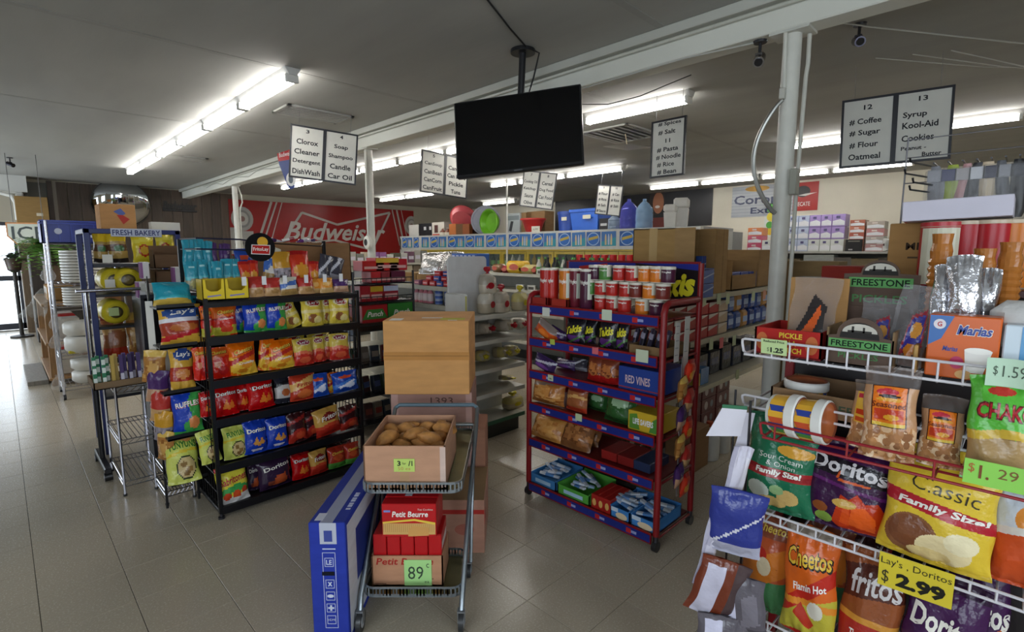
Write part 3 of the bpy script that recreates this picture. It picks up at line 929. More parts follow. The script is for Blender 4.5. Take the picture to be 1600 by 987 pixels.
# art of each printed bag: description, base colour, shapes, texts
Y_, R_, W_, BK = '#e8c53a', '#b81d22', '#ece8df', '#1b1a1c'
ART = {
    'hotcheese': ('red and green cheese bag', '#cc2410', [('b', .62, 1, .05, '#d9651f'), ('b', .30, .46, .10, '#c32a1e'), ('b', 0, .30, .05, '#b3a937'), ('e', .1, .22, .5, .12, '#c6402a'), ('w', .54, .6, .03, 1, '#a01a18')],
                  [('Cheetos', .1, .78, .72, .15, '#1d1611', .2, .15), ('Cheetos', .08, .785, .68, .13, '#e9c04a', .2, .15), ('FLAMIN HOT', .15, .55, .6, .05, W_, .2, .1)]),
    'redcheese': ('red cheese snack bag', '#c41d0e', [('b', .66, 1, .1, '#cf5a20'), ('e', -.2, .45, .35, .10, '#d98a6a'), ('e', .3, .25, .5, .16, '#a81a18')],
                  [('Cheetos', .0, .83, .72, .13, '#1d1611', .2, .12), ('Cheetos', -.02, .835, .68, .11, '#e9c04a', .2, .12)]),
    'orangecheese': ('orange cheese snack bag', '#dc660c', [('b', .0, .46, -.12, '#e3b33a'), ('b', .46, .60, .16, '#b5251e'), ('e', .2, .3, .45, .10, '#d98b2a'), ('e', -.1, .14, .4, .06, '#c8791f')],
                     [('Cheetos', .05, .74, .76, .15, '#1d1611', .2, .25), ('Cheetos', .03, .745, .72, .13, '#e9c04a', .2, .25), ('Crunchy', .2, .36, .6, .09, W_, .2, .1)]),
    'ruffles': ('blue and green ridged chip bag', '#1c3fae', [('p', [(1, .0), (1, 1), (.35, 1), (.05, .75), (.35, .45), (-.3, .25), (-.2, 0)], '#3f9a48'), ('e', .42, .27, .36, .15, '#d9854a'), ('r', -1, 1, .0, .06, '#3f9a48')],
                [('RUFFLES', .1, .73, .85, .14, '#a61a2a', .0, .08, .03), ('RUFFLES', .08, .735, .82, .12, W_, .0, .08)]),
    'lays': ('yellow potato chip bag', '#d9bf45', [('e', .0, .82, .75, .13, '#e9dfb4'), ('e', .05, .82, .6, .10, '#9e2a2a'), ('e', -.15, .28, .45, .16, '#8f5a34'), ('e', .3, .22, .4, .12, '#e6d28a'), ('r', -1, 1, .48, .58, '#e6d28a')],
             [("Lay's", .05, .82, .5, .13, W_, .2, .1)]),
    'laysred': ('yellow and red potato chip bag', '#cdb24a', [('r', -1, 1, 0, .42, '#b92e24'), ('w', .38, .5, .04, 2, '#d56a4a'), ('e', .0, .84, .7, .11, '#d8cda6'), ('e', .0, .84, .6, .09, '#93304a'), ('e', .0, .2, .6, .12, '#cf5a3a')],
                [("Lay's", .0, .84, .45, .11, W_, .2, .1), ]),
    'kettle': ('gold and blue potato chip bag', '#d4a43c', [('e', .1, .80, .95, .17, '#33508e'), ('r', -1, 1, .58, .66, '#d9d5da'), ('r', -1, 1, .22, .56, '#a03a26'), ('b', .18, .3, .1, '#b8242a'), ('e', .1, .42, .7, .10, '#b8662e')],
               [("Lay's", .1, .80, .6, .16, W_, .2, .05), ]),
    'cheddarruffle': ('gold and red chip bag', '#cfa03c', [('r', -1, 1, .2, .5, '#a8301f'), ('e', .1, .78, .8, .14, '#2e4684'), ('e', .0, .36, .6, .12, '#c97d3a')], [("Lay's", .1, .78, .6, .14, W_, .2)]),
    'redtortilla': ('red tortilla chip bag', '#b80d10', [('p', [(-.3, .25), (.35, .2), (.05, .55)], '#d97a2a'), ('p', [(.1, .2), (.7, .26), (.45, .5)], '#cf6a24'), ('b', .92, 1, 0, '#8c1216')],
                    [('Doritos', .1, .74, .86, .15, '#161214', .0, .05, .04), ('Doritos', .1, .74, .82, .13, W_, .0, .05)]),
    'bluetortilla': ('blue tortilla chip bag', '#1a3ca8', [('p', [(-.4, .3), (.3, .22), (-.05, .5)], '#d99a4a'), ('p', [(.05, .24), (.7, .3), (.4, .5)], '#c98a3c'), ('e', .0, .12, .5, .05, '#c9c4d4')],
                     [('Doritos', .0, .72, .86, .15, '#14121a', .0, .05, .04), ('Doritos', .0, .72, .82, .13, W_, .0, .05)]),
    'purpletortilla': ('dark purple tortilla chip bag', '#33203a', [('p', [(-.4, .1), (.6, .14), (.5, .45), (-.1, .4)], '#b8522a'), ('e', -.4, .2, .25, .08, '#7a3a2a'), ('b', .92, 1, 0, '#221426')],
                       [('Doritos', .05, .7, .82, .13, W_, .0, .1)]),
    'onionrings': ('lime onion ring bag', '#c9cf62', [('e', .2, .3, .62, .24, '#2e3a1f'), ('e', .2, .3, .56, .21, '#c8b07a'), ('e', .05, .36, .2, .06, '#8a6a3a'), ('e', .4, .25, .22, .06, '#97753f'), ('e', .2, .18, .2, .05, '#7d5f34'), ('b', .60, .66, .05, '#d9c23a')],
                   [('FUNYUNS', .1, .78, .84, .16, '#2f7a34', .0, .06, .03)]),
    'chile': ('yellow chile snack bag with red top', '#d2c63c', [('r', -1, 1, .88, 1, '#b3201f'), ('w', .26, .44, .05, 1, '#3d9a4a'), ('r', -1, 1, 0, .18, '#dcd8d4'), ('w', .14, .22, .03, 0, '#dcd8d4'), ('e', -.45, .2, .25, .1, '#c2401f'), ('e', .15, .24, .28, .1, '#c84a20'), ('e', .7, .3, .2, .09, '#c2401f')],
              [('Sabritones', .05, .64, .9, .2, '#a81a3a', .25, .15, .02)]),
    'corn': ('gold and red corn chip bag', '#c89a4a', [('r', -1, 1, 0, .34, '#b02a1d'), ('w', .30, .42, .05, 1, '#c8452a'), ('e', .1, .68, .55, .16, '#7a2420')], [('Fritos', .1, .68, .7, .16, W_, .2, .15)]),
    'darkhot': ('dark red hot snack bag', '#3a1a1c', [('w', .05, .4, .08, 1, '#a82e22'), ('e', .2, .25, .5, .12, '#c2482a'), ('b', .7, .82, .1, '#8f2522')], []),
    'pretzel': ('white and black snack bag', '#2a2a33', [('r', -1, 1, .2, .7, '#b8b4b0'), ('e', .2, .4, .5, .15, '#a5572c'), ('b', .70, .84, .1, '#1a1a1e')], []),
    'redcorn': ('red and gold fried snack bag', '#b83a24', [('b', .5, .8, .15, '#d8a75c'), ('e', .0, .25, .6, .16, '#cf6a34')], [('Fritos', .1, .62, .7, .14, '#a51c24', .2, .1)]),
    'bluesnack': ('blue twist snack bag', '#1f46a2', [('e', -.1, .76, .5, .07, '#c2482a'), ('w', .3, .5, .1, 1, '#3f74c4'), ('e', .2, .35, .4, .14, '#c7cfe2'), ('p', [(-.6, .2), (.7, .5), (.6, .58), (-.7, .3)], '#d9dbe6')], []),
    'greenhot': ('red and green hot snack bag', '#a8301f', [('r', -1, 1, 0, .26, '#4f8f3a'), ('e', .0, .5, .6, .14, '#c8542a')], [('Cheetos', .0, .72, .7, .13, '#e9c04a', .2, .1)]),
    'teal': ('small teal trail mix bag', '#2c8ea3', [('r', -.4, .4, .72, .8, '#9fd0d4'), ('r', -1, 1, .0, .38, '#8a8a70'), ('w', .34, .44, .03, 1, '#4aa9b4'), ('e', .1, .2, .5, .12, '#a8a06a')], []),
    'tealbig': ('teal snack bag lying on its side', '#1f90a4', [('r', -1, 1, 0, .28, '#c9a94a'), ('w', .25, .35, .03, 1, '#37a8b5')], []),
    'munch': ('cream and blue snack bag', '#cfcdbb', [('b', .45, .72, .12, '#3f66b0'), ('r', -1, 1, .0, .3, '#a4834e'), ('e', .1, .4, .6, .1, '#dcd9d2')], []),
    'rednut': ('small red peanut bag', '#b2332c', [('r', -1, 1, 0, .42, '#c49a6a'), ('e', .2, .24, .5, .12, '#a87f4c')], []),
    'orangenut': ('small orange snack bag', '#d98f34', [('r', -1, 1, 0, .3, '#c9a36a'), ('e', .0, .6, .6, .16, '#e6b56a')], []),
    'redsmall': ('small red snack bag', '#c8371f', [('e', .0, .4, .7, .2, '#d8932f'), ('r', -1, 1, .85, 1, '#a81a1a')], []),
    'purplesmall': ('small purple snack bag', '#4a2c62', [('r', -1, 1, 0, .45, '#b98f72'), ('e', .0, .3, .5, .12, '#c9a68c')], []),
    'silver': ('dark silver snack bag', '#3c3a44', [('r', -1, 1, .0, .3, '#8a8890'), ('b', .6, .8, .5, '#c2c2cc')], []),
    'goldnut': ('small gold snack bag', '#c9932c', [('r', -1, 1, 0, .5, '#8e8690'), ('e', .1, .25, .5, .14, '#5f5558')], []),
    'yellowroll': ('yellow bag of round toasts', '#d8c22e', [('e', .0, .42, .55, .22, '#b3311f'), ('e', .0, .42, .4, .16, '#d9a93a'), ('b', .72, .86, .05, '#e2d354')], []),
    'breadbag': ('sliced bread bag with yellow top', '#a98a4a', [('r', -1, 1, .68, 1, '#d9b72a'), ('r', -1, 1, .35, .6, '#5f3f2a'), ('e', .1, .45, .6, .1, '#3f6a3a'), ('r', -1, 1, 0, .12, '#2c2420')], []),
    'tostada': ('brown bag of tostadas', '#a9743a', [('e', .0, .5, .7, .2, '#c99a54'), ('r', -1, 1, .8, 1, '#d9b45a')], []),
    'takis': ('black bag with yellow lettering', '#1d1b22', [('e', .0, .2, .7, .14, '#5a2e74'), ('b', .1, .16, .2, '#4a7a3a')], [('Takis', .0, .55, .85, .3, '#d9cf2e', .3, .25, .04)]),
    'orangebag': ('orange candy bag', '#c9541f', [('r', -1, 1, .7, 1, '#8a7a72'), ('e', .1, .4, .5, .2, '#d9742a')], []),
    'purplebag': ('dark purple candy bag', '#3d2a55', [('e', .0, .3, .7, .2, '#6a3f86'), ('b', .6, .75, .2, '#b8b4c2')], []),
    'cookiebag': ('bag of round brown cookies', '#7a3a26', [('r', -1, 1, 0, .25, '#a01c1a'), ('e', -.3, .6, .35, .16, '#b06a3a'), ('e', .35, .55, .4, .18, '#b8703c'), ('e', .0, .35, .35, .12, '#a55f34')], []),
    'rindbag': ('bag of orange pork rinds', '#a86a34', [('e', -.2, .55, .6, .3, '#c98f4e'), ('e', .3, .4, .5, .25, '#bd8040'), ('b', .80, .92, .1, '#8a7464')], []),
    'redrind': ('red label snack bag', '#9a5a34', [('r', -1, 1, .78, 1, '#7a2a22'), ('w', .5, .62, .05, 1, '#d0a060'), ('r', -1, 1, 0, .2, '#b23a24')], []),
    'greenbag': ('green snack bag with silver shine', '#2f5a2c', [('e', .1, .68, .6, .16, '#8fae8a'), ('r', -1, 1, 0, .2, '#1f4420')], []),
    'brownbag': ('brown bag of crackers', '#7a4f2e', [('e', -.1, .5, .7, .3, '#a87040'), ('b', .8, .95, .2, '#9a8878')], []),
    'plasticwrap': ('clear bag of orange chips', '#b98040', [('e', .0, .45, .75, .35, '#cf9450')], []),
    # large front rack
    'sourcream': ('green family size potato chip bag', '#1f6a4a', [('e', .45, .66, .5, .06, '#d9a03a'), ('r', -1, 1, .355, .455, '#a32a2c'), ('b', .39, .44, -.03, '#8f2226'), ('e', -.5, .20, .35, .09, '#c9d2c8'), ('e', -.1, .1, .4, .06, '#cfae6a'), ('e', .35, .18, .3, .08, '#c9a868'), ('e', .05, .24, .2, .05, '#8fb07a')],
                  [('Sour Cream', .08, .57, .62, .055, '#d7ddd4', 0, -.05, .0), ('& Onion', .1, .50, .42, .05, '#d7ddd4', 0, -.05, .0), ('Family Size!', .05, .41, .66, .075, W_, .1, .02, .04)]),
    'purplefamily': ('purple family tortilla chip bag', '#35123a', [('b', .62, .82, -.06, '#16101a'), ('p', [(-.25, .62), (.6, .58), (.55, .56), (-.2, .585), (-.12, .7), (-.16, .7)], '#c8541f'), ('p', [(-.3, .1), (-.1, .03), (.9, .02), (.95, .3), (.8, .4), (.5, .38), (.3, .47), (.1, .40), (-.1, .44)], '#b8340f'), ('p', [(.1, .1), (.7, .06), (.75, .22), (.5, .34), (.2, .32)], '#dc5a1c'), ('p', [(-.1, .12), (.12, .08), (.15, .3), (.0, .34)], '#cf4a14'), ('b', .50, .54, -.08, '#5a1f5f'), ('e', -.5, .12, .22, .07, '#7fa043'), ('e', -.6, .24, .2, .06, '#8a4a24'), ('e', .0, .34, .3, .05, '#caa04a')],
                     [('Doritos', .04, .74, .92, .17, '#c9c5c8', 0, -.14, .03)]),
    'classic': ('yellow family potato chip bag', '#dcbc38', [('b', .47, .60, -.06, '#b02430'), ('e', -.4, .24, .5, .20, '#8a5a3a'), ('e', -.42, .26, .42, .16, '#7a4a30'), ('e', .2, .18, .5, .14, '#e6d4a4'), ('e', .5, .28, .3, .1, '#e9ddb6'), ('e', -.05, .1, .4, .06, '#e0c88a')],
                [('Classic', .12, .73, .62, .13, '#3a3424', 0, -.12, -.005), ('Family Size!', .1, .535, .82, .085, W_, .1, -.06, .035)]),
    'orangefamily': ('orange and white snack bag', '#c94f22', [('r', -1, 1, .62, 1, '#c9cfd8'), ('e', .1, .72, .5, .14, '#d98a3a'), ('w', .56, .64, .02, 1, '#d9d4cc')], []),
    'flaminbig': ('orange hot cheese bag', '#d2601f', [('r', -1, 1, 0, .06, '#b3201c'), ('b', .06, .36, .06, '#b9ad3a'), ('b', .36, .50, .20, '#b8281c'), ('w', .30, .36, .02, 1, '#d8862a'), ('p', [(-.5, .22), (-.2, .34), (.3, .16), (.1, .1)], '#b5321f'), ('e', .35, .3, .3, .08, '#d8d2c4'), ('r', -1, 1, .92, 1, '#8a8074')],
                  [('Cheetos', .05, .74, .86, .19, '#1d1611', .15, .1, .05), ('Cheetos', .04, .745, .82, .16, '#e2b83e', .15, .1), ('Flamin Hot', .1, .49, .66, .07, W_, .25, .22, .02)]),
    'puffsbig': ('green and orange cheese bag', '#b5522a', [('r', -1, 1, .0, .34, '#3f7a4a'), ('b', .3, .62, .12, '#c9742a'), ('r', -1, 1, .8, 1, '#8a4a34'), ('e', -.1, .62, .3, .08, '#b3281f'), ('e', .1, .5, .3, .1, '#d9c9a8')],
                 [('Cheetos', .3, .9, .7, .09, '#e0c254', .15, 0)]),
    'fritosbig': ('brown corn chip bag', '#8a4a26', [('r', -1, 1, 0, .36, '#a82a20'), ('r', -1, 1, .36, .42, '#c98a34'), ('b', .6, .9, .05, '#4f261c')],
                  [('fritos', .1, .74, .84, .22, '#c9c4c4', .25, .1, .02), ('The ORIGINAL', .1, .24, .66, .08, W_, .05, 0, .02)]),
    'purplebig': ('purple tortilla chip bag', '#3f1a4a', [('p', [(-.25, .28), (.9, .55), (.92, .52), (-.18, .2), (-.32, .5), (-.25, .5)], '#c8602a'), ('r', -1, 1, .9, 1, '#2a1232')],
                  [('Doritos', .1, .62, .9, .2, W_, 0, -.08, .03)]),
    'charro': ('bright green snack bag', '#56b03a', [('r', -1, 1, .02, .44, '#a98a5c'), ('w', .42, .50, .03, 1, '#c9a83a'), ('e', -.4, .2, .3, .12, '#c9b086'), ('e', .1, .25, .3, .14, '#bfa276'), ('e', .5, .16, .3, .1, '#9a7a4c'), ('e', -.05, .1, .3, .05, '#d2bd94'), ('e', -.1, .86, .4, .04, '#b8352a')],
               [('CHAKO', .05, .68, .84, .16, '#5a1418', 0, -.02, .05), ('CHAKO', .05, .68, .80, .13, '#a8202a', 0, -.02, .02)]),
    'seasoned': ('orange label pork rind bag', '#b98d68', [('e', -.3, .2, .4, .12, '#d2ab84'), ('e', .3, .14, .4, .1, '#a87854'), ('e', .1, .3, .3, .08, '#cfae8c'), ('r', -1, 1, .80, 1, 'clear'), ('r', -.66, .66, .36, .80, '#3a1c10'), ('r', -.63, .63, .37, .79, '#d9701a'), ('r', -.63, .63, .37, .41, '#d8b43a'), ('e', -.08, .735, .42, .035, '#b8283a'), ('e', .0, .69, .42, .018, '#2a1a14'), ('e', .0, .655, .5, .022, '#d89a2a'), ('r', -.55, .55, .44, .55, '#b8381a'), ('e', .1, .47, .3, .03, '#d89a2a')],
                 [('Seasoned', .0, .60, .66, .06, '#6a2a14', .1)]),
    'originalrind': ('yellow label pork rind bag', '#b98d68', [('e', -.3, .2, .4, .12, '#d2ab84'), ('e', .3, .14, .4, .1, '#a87854'), ('r', -1, 1, .84, 1, 'clear'), ('r', -.75, .75, .38, .84, '#d8a93a'), ('r', -.7, .7, .75, .81, '#b8283a'), ('r', -.7, .7, .5, .58, '#b8381a'), ('r', -.7, .7, .4, .46, '#c04a20')],
                     []),
    'baggie': ('clear bag with striped snack label', 'clear', [('p', [(-.8, .05), (.5, .1), (.6, .6), (.0, .75)], '#2c2626'), ('p', [(-.7, .05), (-.1, .08), (.4, .5), (.3, .62)], '#cf5a24'), ('p', [(.0, .02), (.7, .06), (.6, .2)], '#d0b32e'), ('p', [(-.9, .0), (-.3, .05), (-.2, .2)], '#4a7a3a')], []),
    'klass': ('clear pouch with blue and red label', 'clear', [('p', [(-.2, .12), (.8, .25), (.6, .72), (-.05, .62)], '#8f2434'), ('p', [(-.1, .2), (.7, .3), (.55, .66), (.0, .58)], '#34308a'), ('e', .3, .2, .3, .08, '#c97a2a'), ('e', .33, .45, .26, .10, '#d8953a'), ('p', [(.05, .40), (.2, .44), (.1, .52)], '#d8d2cc')], []),
    'darkbag': ('dark blue foil bag', '#2b3684', [('r', -1, 1, 0, .2, '#a9a9bc'), ('b', .4, .44, .3, '#c9c9d4')], []),
}
def chunks(n, v0, v1, cols, seed, s=.16):
    r = random.Random(seed)
    return [('e', r.uniform(-.9, .9), r.uniform(v0, v1), r.uniform(.5, 1) * s * 1.3, r.uniform(.4, .9) * s * .5, r.choice(cols)) for _ in range(n)]


RC_ = ['#d9b48e', '#a8764e', '#c99a6c', '#8f6140', '#e2c6a4', '#b98454']
for kk, (v0, v1, at_) in {'seasoned': (.03, .36, 0), 'originalrind': (.03, .38, 0), 'charro': (.03, .42, 1)}.items():
    a_ = ART[kk]
    cc_ = RC_ if not at_ else ['#d2bd94', '#9a7a4c', '#c9b086', '#86683f', '#bfa276']
    ART[kk] = (a_[0], a_[1], chunks(110, v0, v1, cc_, 4) + [s for s in a_[2] if s[0] != 'e' or s[2] > .45], a_[3])
for kk, cc_ in (('rindbag', ['#d09a58', '#a86a30', '#c08444', '#8f5626']), ('cookiebag', ['#b8703c', '#8a4a28', '#a55f34', '#6d3420']), ('plasticwrap', ['#d09a58', '#a86a30', '#c08444']), ('brownbag', ['#8f5c34', '#a87040', '#6d4426']), ('tostada', ['#c99a54', '#a9743a', '#8f5c2c', '#d9b070']), ('goldnut', ['#8e8690', '#5f5558', '#a79aa0'])):
    a_ = ART[kk]
    ART[kk] = (a_[0], a_[1], a_[2] + chunks(26, .12 if kk != 'cookiebag' else .3, .72 if kk != 'goldnut' else .45, cc_, 9, .2), a_[3])
SZ = {}
_bm = {}


def bag(kind, w, h, seed=0, nu=22, nv=30, t=None, matn='film'):
    t = t or min(.12, w * .46)
    k = (kind, round(w, 2), round(h, 2), seed, nu)
    if k not in _bm:
        d, base, shapes, texts = ART[kind]
        _bm[k] = bag_mesh(kind.replace('hot', 'hot_') + '_bag', w, h, t, base, shapes, texts, nu, nv, seed * 7 + len(kind), matn)
    return _bm[k]


jit = random.Random(21)


def face_row(axis, val, z, items, where, group, rz, tilt=.14, dens=(20, 26), t=None, catg='chip bag'):
    """bags on one shelf: items are (kind, px0, px1, py_top[, push back, roll])"""
    at = atY if axis == 'y' else atX
    n = len(items)
    for k, it in enumerate(items):
        kind, x0, x1, yt = it[:4]
        back = it[4] if len(it) > 4 else 0.
        roll = it[5] if len(it) > 5 else 0.
        v = val + back
        xm = (x0 + x1) / 2
        a = at(x0, yt + 20, v); b = at(x1, yt + 20, v)
        c = at(xm, yt, v)
        w = abs(b[0] - a[0]) if axis == 'y' else abs(a[1] - b[1])
        h = max(.06, (c[2] - z) / math.cos(tilt))
        px = ((a[0] + b[0]) / 2, v, z) if axis == 'y' else (v, (a[1] + b[1]) / 2, z)
        me = bag(kind, w, h, k % 3, *dens, t=t)
        put(me, 'chip_bag' if catg == 'chip bag' else catg.replace(' ', '_'), ART[kind][0] + (', ' + nth(k) + ' ' if n > 1 else ' ') + where, catg, px, rz + jit.uniform(-.10, .10), tilt + jit.uniform(-.03, .05), roll + jit.uniform(-.05, .05), group=group)


def carton(name, label, cat, loc, size, rz=0., col='#b08a62', art=None, matn='card', group=None, tilt=0., roll=0., top=None, bev=.003):
    """closed printed box; art(m, w, d, h) adds flat print on it"""
    w, d, h = size
    m = M(); m.box(-w / 2, w / 2, 0, d, 0, h, col, bev)
    if top:
        m.box(-w / 2 + .002, w / 2 - .002, .002, d - .002, h, h + .0012, top)
    if art: art(m, w, d, h)
    return put(m.mesh(name, matn), name, label, cat, loc, rz, tilt, roll, group=group)


def open_box(name, label, cat, loc, size, rz=0., col='#a37c55', art=None, th=.006, flaps=None, front=1., group=None, inner=None, matn='card'):
    """open-topped tray or carton: a shell of five panels, plus flaps"""
    w, d, h = size
    t = thing(name, label, cat, loc, rz, group)
    m = M()
    inner = inner or col
    m.box(-w / 2, w / 2, 0, d, 0, th, col)
    m.box(-w / 2, w / 2, 0, th, 0, h * front, col)
    m.box(-w / 2, w / 2, d - th, d, 0, h, col)
    m.box(-w / 2, -w / 2 + th, 0, d, 0, h * (front + 1) / 2 if front < 1 else h, col)
    m.box(w / 2 - th, w / 2, 0, d, 0, h * (front + 1) / 2 if front < 1 else h, col)
    if art: art(m, w, d, h)
    m.part('tray', matn, t)
    for fl in flaps or ():
        side, ln, ang = fl
        f = M()
        if side in 'fb':
            f.box(-w / 2 + .004, w / 2 - .004, 0, ln, -th / 2, th / 2, col)
        else:
            f.box(.004, d - .004, 0, ln, -th / 2, th / 2, col)
        R = Matrix.Rotation(ang, 4, 'X')
        if side == 'b': T = Matrix.Translation((0, d, h)) @ R
        elif side == 'f': T = Matrix.Translation((0, 0, h)) @ Matrix.Rotation(PI, 4, 'Z') @ R
        elif side == 'l': T = Matrix.Translation((-w / 2, 0, h)) @ Matrix.Rotation(PI / 2, 4, 'Z') @ R
        else: T = Matrix.Translation((w / 2, d, h)) @ Matrix.Rotation(-PI / 2, 4, 'Z') @ R
        f.xf(T).part('flap', matn, t)
    return t


_canm = {}


def can_mesh(r, h, body, lid='#d9d6cc', band=None, text=None, tcol=W_, label2=None, matn='gloss'):
    k = (r, h, body, lid, band, text, label2)
    if k not in _canm:
        m = M()
        prof = [(r * .93, 0), (r, .004), (r, h * .3), (r, h * .42), (r, h - .014), (r * 1.03, h - .013), (r * 1.03, h - .002), (r * .9, h)]
        m.lathe(prof, 20, [lid, band or body, body, body, lid, lid, lid], cap=True)
        mp = lambda a, b: ((r + .0008) * math.sin(a / r), -(r + .0008) * math.cos(a / r), b)
        if label2:   # pale nutrition panel turned to one side
            n = 5
            for q in range(n):
                a0 = r * (.55 + q * .16); a1 = a0 + r * .16
                m.add([mp(a0, h * .25), mp(a1, h * .25), mp(a1, h * .88), mp(a0, h * .88)], [(0, 1, 2, 3)], label2)
        if text:
            m.text(text, -r * .1, h * .66, r * 1.3, h * .13, tcol, mapf=lambda a, b: ((r + .0012) * math.sin(a / r), -(r + .0012) * math.cos(a / r), b), shear=.1, bold=.02)
        _canm[k] = m.mesh('can', matn, .7)
    return _canm[k]


def card(parent, name, x, z, w, h, col, texts, y=-.003, tilt=0., label=None, rz=0., flat=.0006, tcol='#23261f', curl=0.):
    """a paper price card fixed to its thing; x,z its middle in the thing's frame"""
    m = M()
    n = 6
    vs = []; fs = []
    for i in range(n + 1):
        a = -w / 2 + w * i / n
        yy = -curl * (a / (w / 2)) ** 2
        vs += [(a, yy, -h / 2), (a, yy, h / 2)]
    o = len(vs)
    fs = [(2 * i, 2 * i + 2, 2 * i + 3, 2 * i + 1) for i in range(n)]
    m.add(vs, fs, col)
    m.add([(a, b + .0012, c) for a, b, c in vs], [tuple(reversed(f)) for f in fs], col)
    for tx in texts:
        s, fx, fz, fw, fh = tx[:5]
        m.text(s, w * (fx - .5), h * (.5 - fz), w * fw, h * fh, tx[5] if len(tx) > 5 else tcol,
               mapf=lambda a, b: (a, -curl * (a / (w / 2)) ** 2 - flat, b), shear=tx[6] if len(tx) > 6 else 0, bold=tx[7] if len(tx) > 7 else .0)
    m.xf(Matrix.Translation((x, y, z)) @ Matrix.Rotation(rz, 4, 'Z') @ Matrix.Rotation(tilt, 4, 'X'))
    return m.part(name, 'paper', parent, label=label)


# ------------------------------------------------------------------ black chip rack
CX0, CX1, CY0, CY1 = .775, 1.69, 3.14, 3.62
CZ = (1.255, 1.045, .80, .575, .305, .06)
rack = thing('chip_rack', 'black wire chip rack with six shelves full of snack bags', 'rack', (CX0, CY0, 0))
B = '#0d0d10'
for x in (CX0 + .008, CX1 - .008):
    for y in (CY0 + .01, CY1 - .01):
        top = 1.27 if y < 3.3 else 1.60
        M().box(x - .011, x + .011, y - .011, y + .011, .03, top, B, .003).part('post', 'paint', rack, world=True)
        m = M(); m.cyl((x, y, 0), (x, y, .012), .018, 10, '#26262a'); m.cyl((x, y, .012), (x, y, .032), .008, 8, '#26262a')
        m.part('foot', 'plastic', rack, world=True)
for z in CZ:
    m = M()
    m.box(CX0 + .02, CX1 - .02, CY0 + .02, CY1 - .02, z - .012, z - .004, B)
    sh = m.part('shelf', 'paint', rack, world=True)
    zl = z + (.012 if z < 1.2 else -.008)
    m = M(); m.prism([(CX0 + .012, z - .034), (CX1 - .012, z - .034), (CX1 - .012, zl), (CX0 + .012, zl)], CY0 - .006, CY0 + .012, '#0e0e12')
    m.xf(Matrix.Translation((-CX0, -CY0, 0)))
    m.part('lip', 'paint', sh)
for x in (CX0 + .004, CX1 - .004):
    m = M()
    for z in [.05 + .1 * k for k in range(12)]: m.cyl((x, CY0 + .02, z), (x, CY1 - .02, z), .003, 5, B)
    for k in range(9):
        y = CY0 + .04 + k * .05
        m.cyl((x, y, .04), (x, y, 1.2), .003, 5, B)
    m.part('side_grid', 'paint', rack, world=True)
for x in (CX0, CX1 - .022):
    M().box(x, x + .022, CY0, CY1, .028, .05, B, .003).part('base_rail', 'paint', rack, world=True)
m = M(); m.box(CX0 + .02, CX1 - .02, CY1 - .02, CY1 - .014, .05, 1.26, '#17171a'); m.part('back_panel', 'paint', rack, world=True)
# header wires and round badge
for z in (1.60, 1.54):
    m = M(); m.tube([(CX0 + .01, CY1 - .02, z), (CX0 + .02, CY0 + .14, z), (1.0, CY0 + .08, z - .005), (1.14, CY0 + .06, z - .025)], .005, 6, '#1b1b33')
    m.part('header_wire', 'paint', rack, world=True)
m = M(); m.tube([(1.14, CY0 + .06, 1.575), (1.5, CY0 + .12, 1.56), (CX1 - .02, CY1 - .02, 1.58)], .004, 6, B); m.part('header_wire', 'paint', rack, world=True)
bx, _, bz = atY(406, 386, CY0 + .05)
m = M(); m.cyl((bx, CY0 + .048, bz), (bx, CY0 + .038, bz), .083, 28, '#08080a')
for a in (('e', bx + .012, bz + .03, .03, .03, '#d9a636'),):
    m.shape(a, CY0 + .0365)
m.shape(('p', [(bx - .055, bz - .04), (bx + .05, bz - .045), (bx + .055, bz + .012), (bx - .05, bz + .015)], '#e2dcd8'), CY0 + .0358)
m.shape(('p', [(bx - .05, bz - .036), (bx + .046, bz - .04), (bx + .05, bz + .008), (bx - .045, bz + .011)], '#b3221f'), CY0 + .0352)
m.text('FritoLay', bx, bz - .014, .085, .026, W_, y=CY0 + .0345, bold=.02)
m.part('badge', 'card', rack, world=True, label='round black badge with red and yellow logo')
for k in range(6):
    x, z = (1.22, 1.35, 1.47, 1.58, 1.1, .99)[k], 1.262
    M().box(x - .012, x + .012, CY0 + .02, CY0 + .024, z + .07, z + .12, '#e8e8ea').part('clip', 'plastic', rack, world=True)

CR = 'on %s shelf of black rack'
G = 'snack bags on the black chip rack'
face_row('y', CY0 + .07, CZ[1] + .004, [('hotcheese', 313, 333, 478), ('hotcheese', 329, 370, 477), ('ruffles', 361, 391, 473, .07), ('ruffles', 380, 418, 472), ('ruffles', 414, 448, 470),
    ('lays', 447, 474, 470, .05, -.3), ('lays', 470, 506, 466), ('lays', 503, 519, 466, .05), ('lays', 514, 546, 464)], CR % 'second', G, 0)
face_row('y', CY0 + .07, CZ[2] + .004, [('redcheese', 300, 326, 543, .03), ('redcheese', 325, 361, 543), ('orangecheese', 356, 401, 534), ('orangecheese', 400, 424, 526, .02, .1), ('orangecheese', 419, 461, 531),
    ('laysred', 458, 491, 529), ('laysred', 487, 509, 526, .03), ('laysred', 505, 520, 524, .06), ('laysred', 515, 546, 521)], CR % 'third', G, 0)
face_row('y', CY0 + .07, CZ[3] + .004, [('redtortilla', 312, 334, 612, .06), ('redtortilla', 331, 373, 603), ('redtortilla', 366, 391, 599, .04), ('redtortilla', 386, 430, 592), ('pretzel', 428, 456, 589, .02, .08), ('redcorn', 452, 494, 584),
    ('bluesnack', 483, 514, 584), ('orangecheese', 512, 530, 582, .04), ('bluesnack', 520, 560, 580)], CR % 'fourth', G, 0)
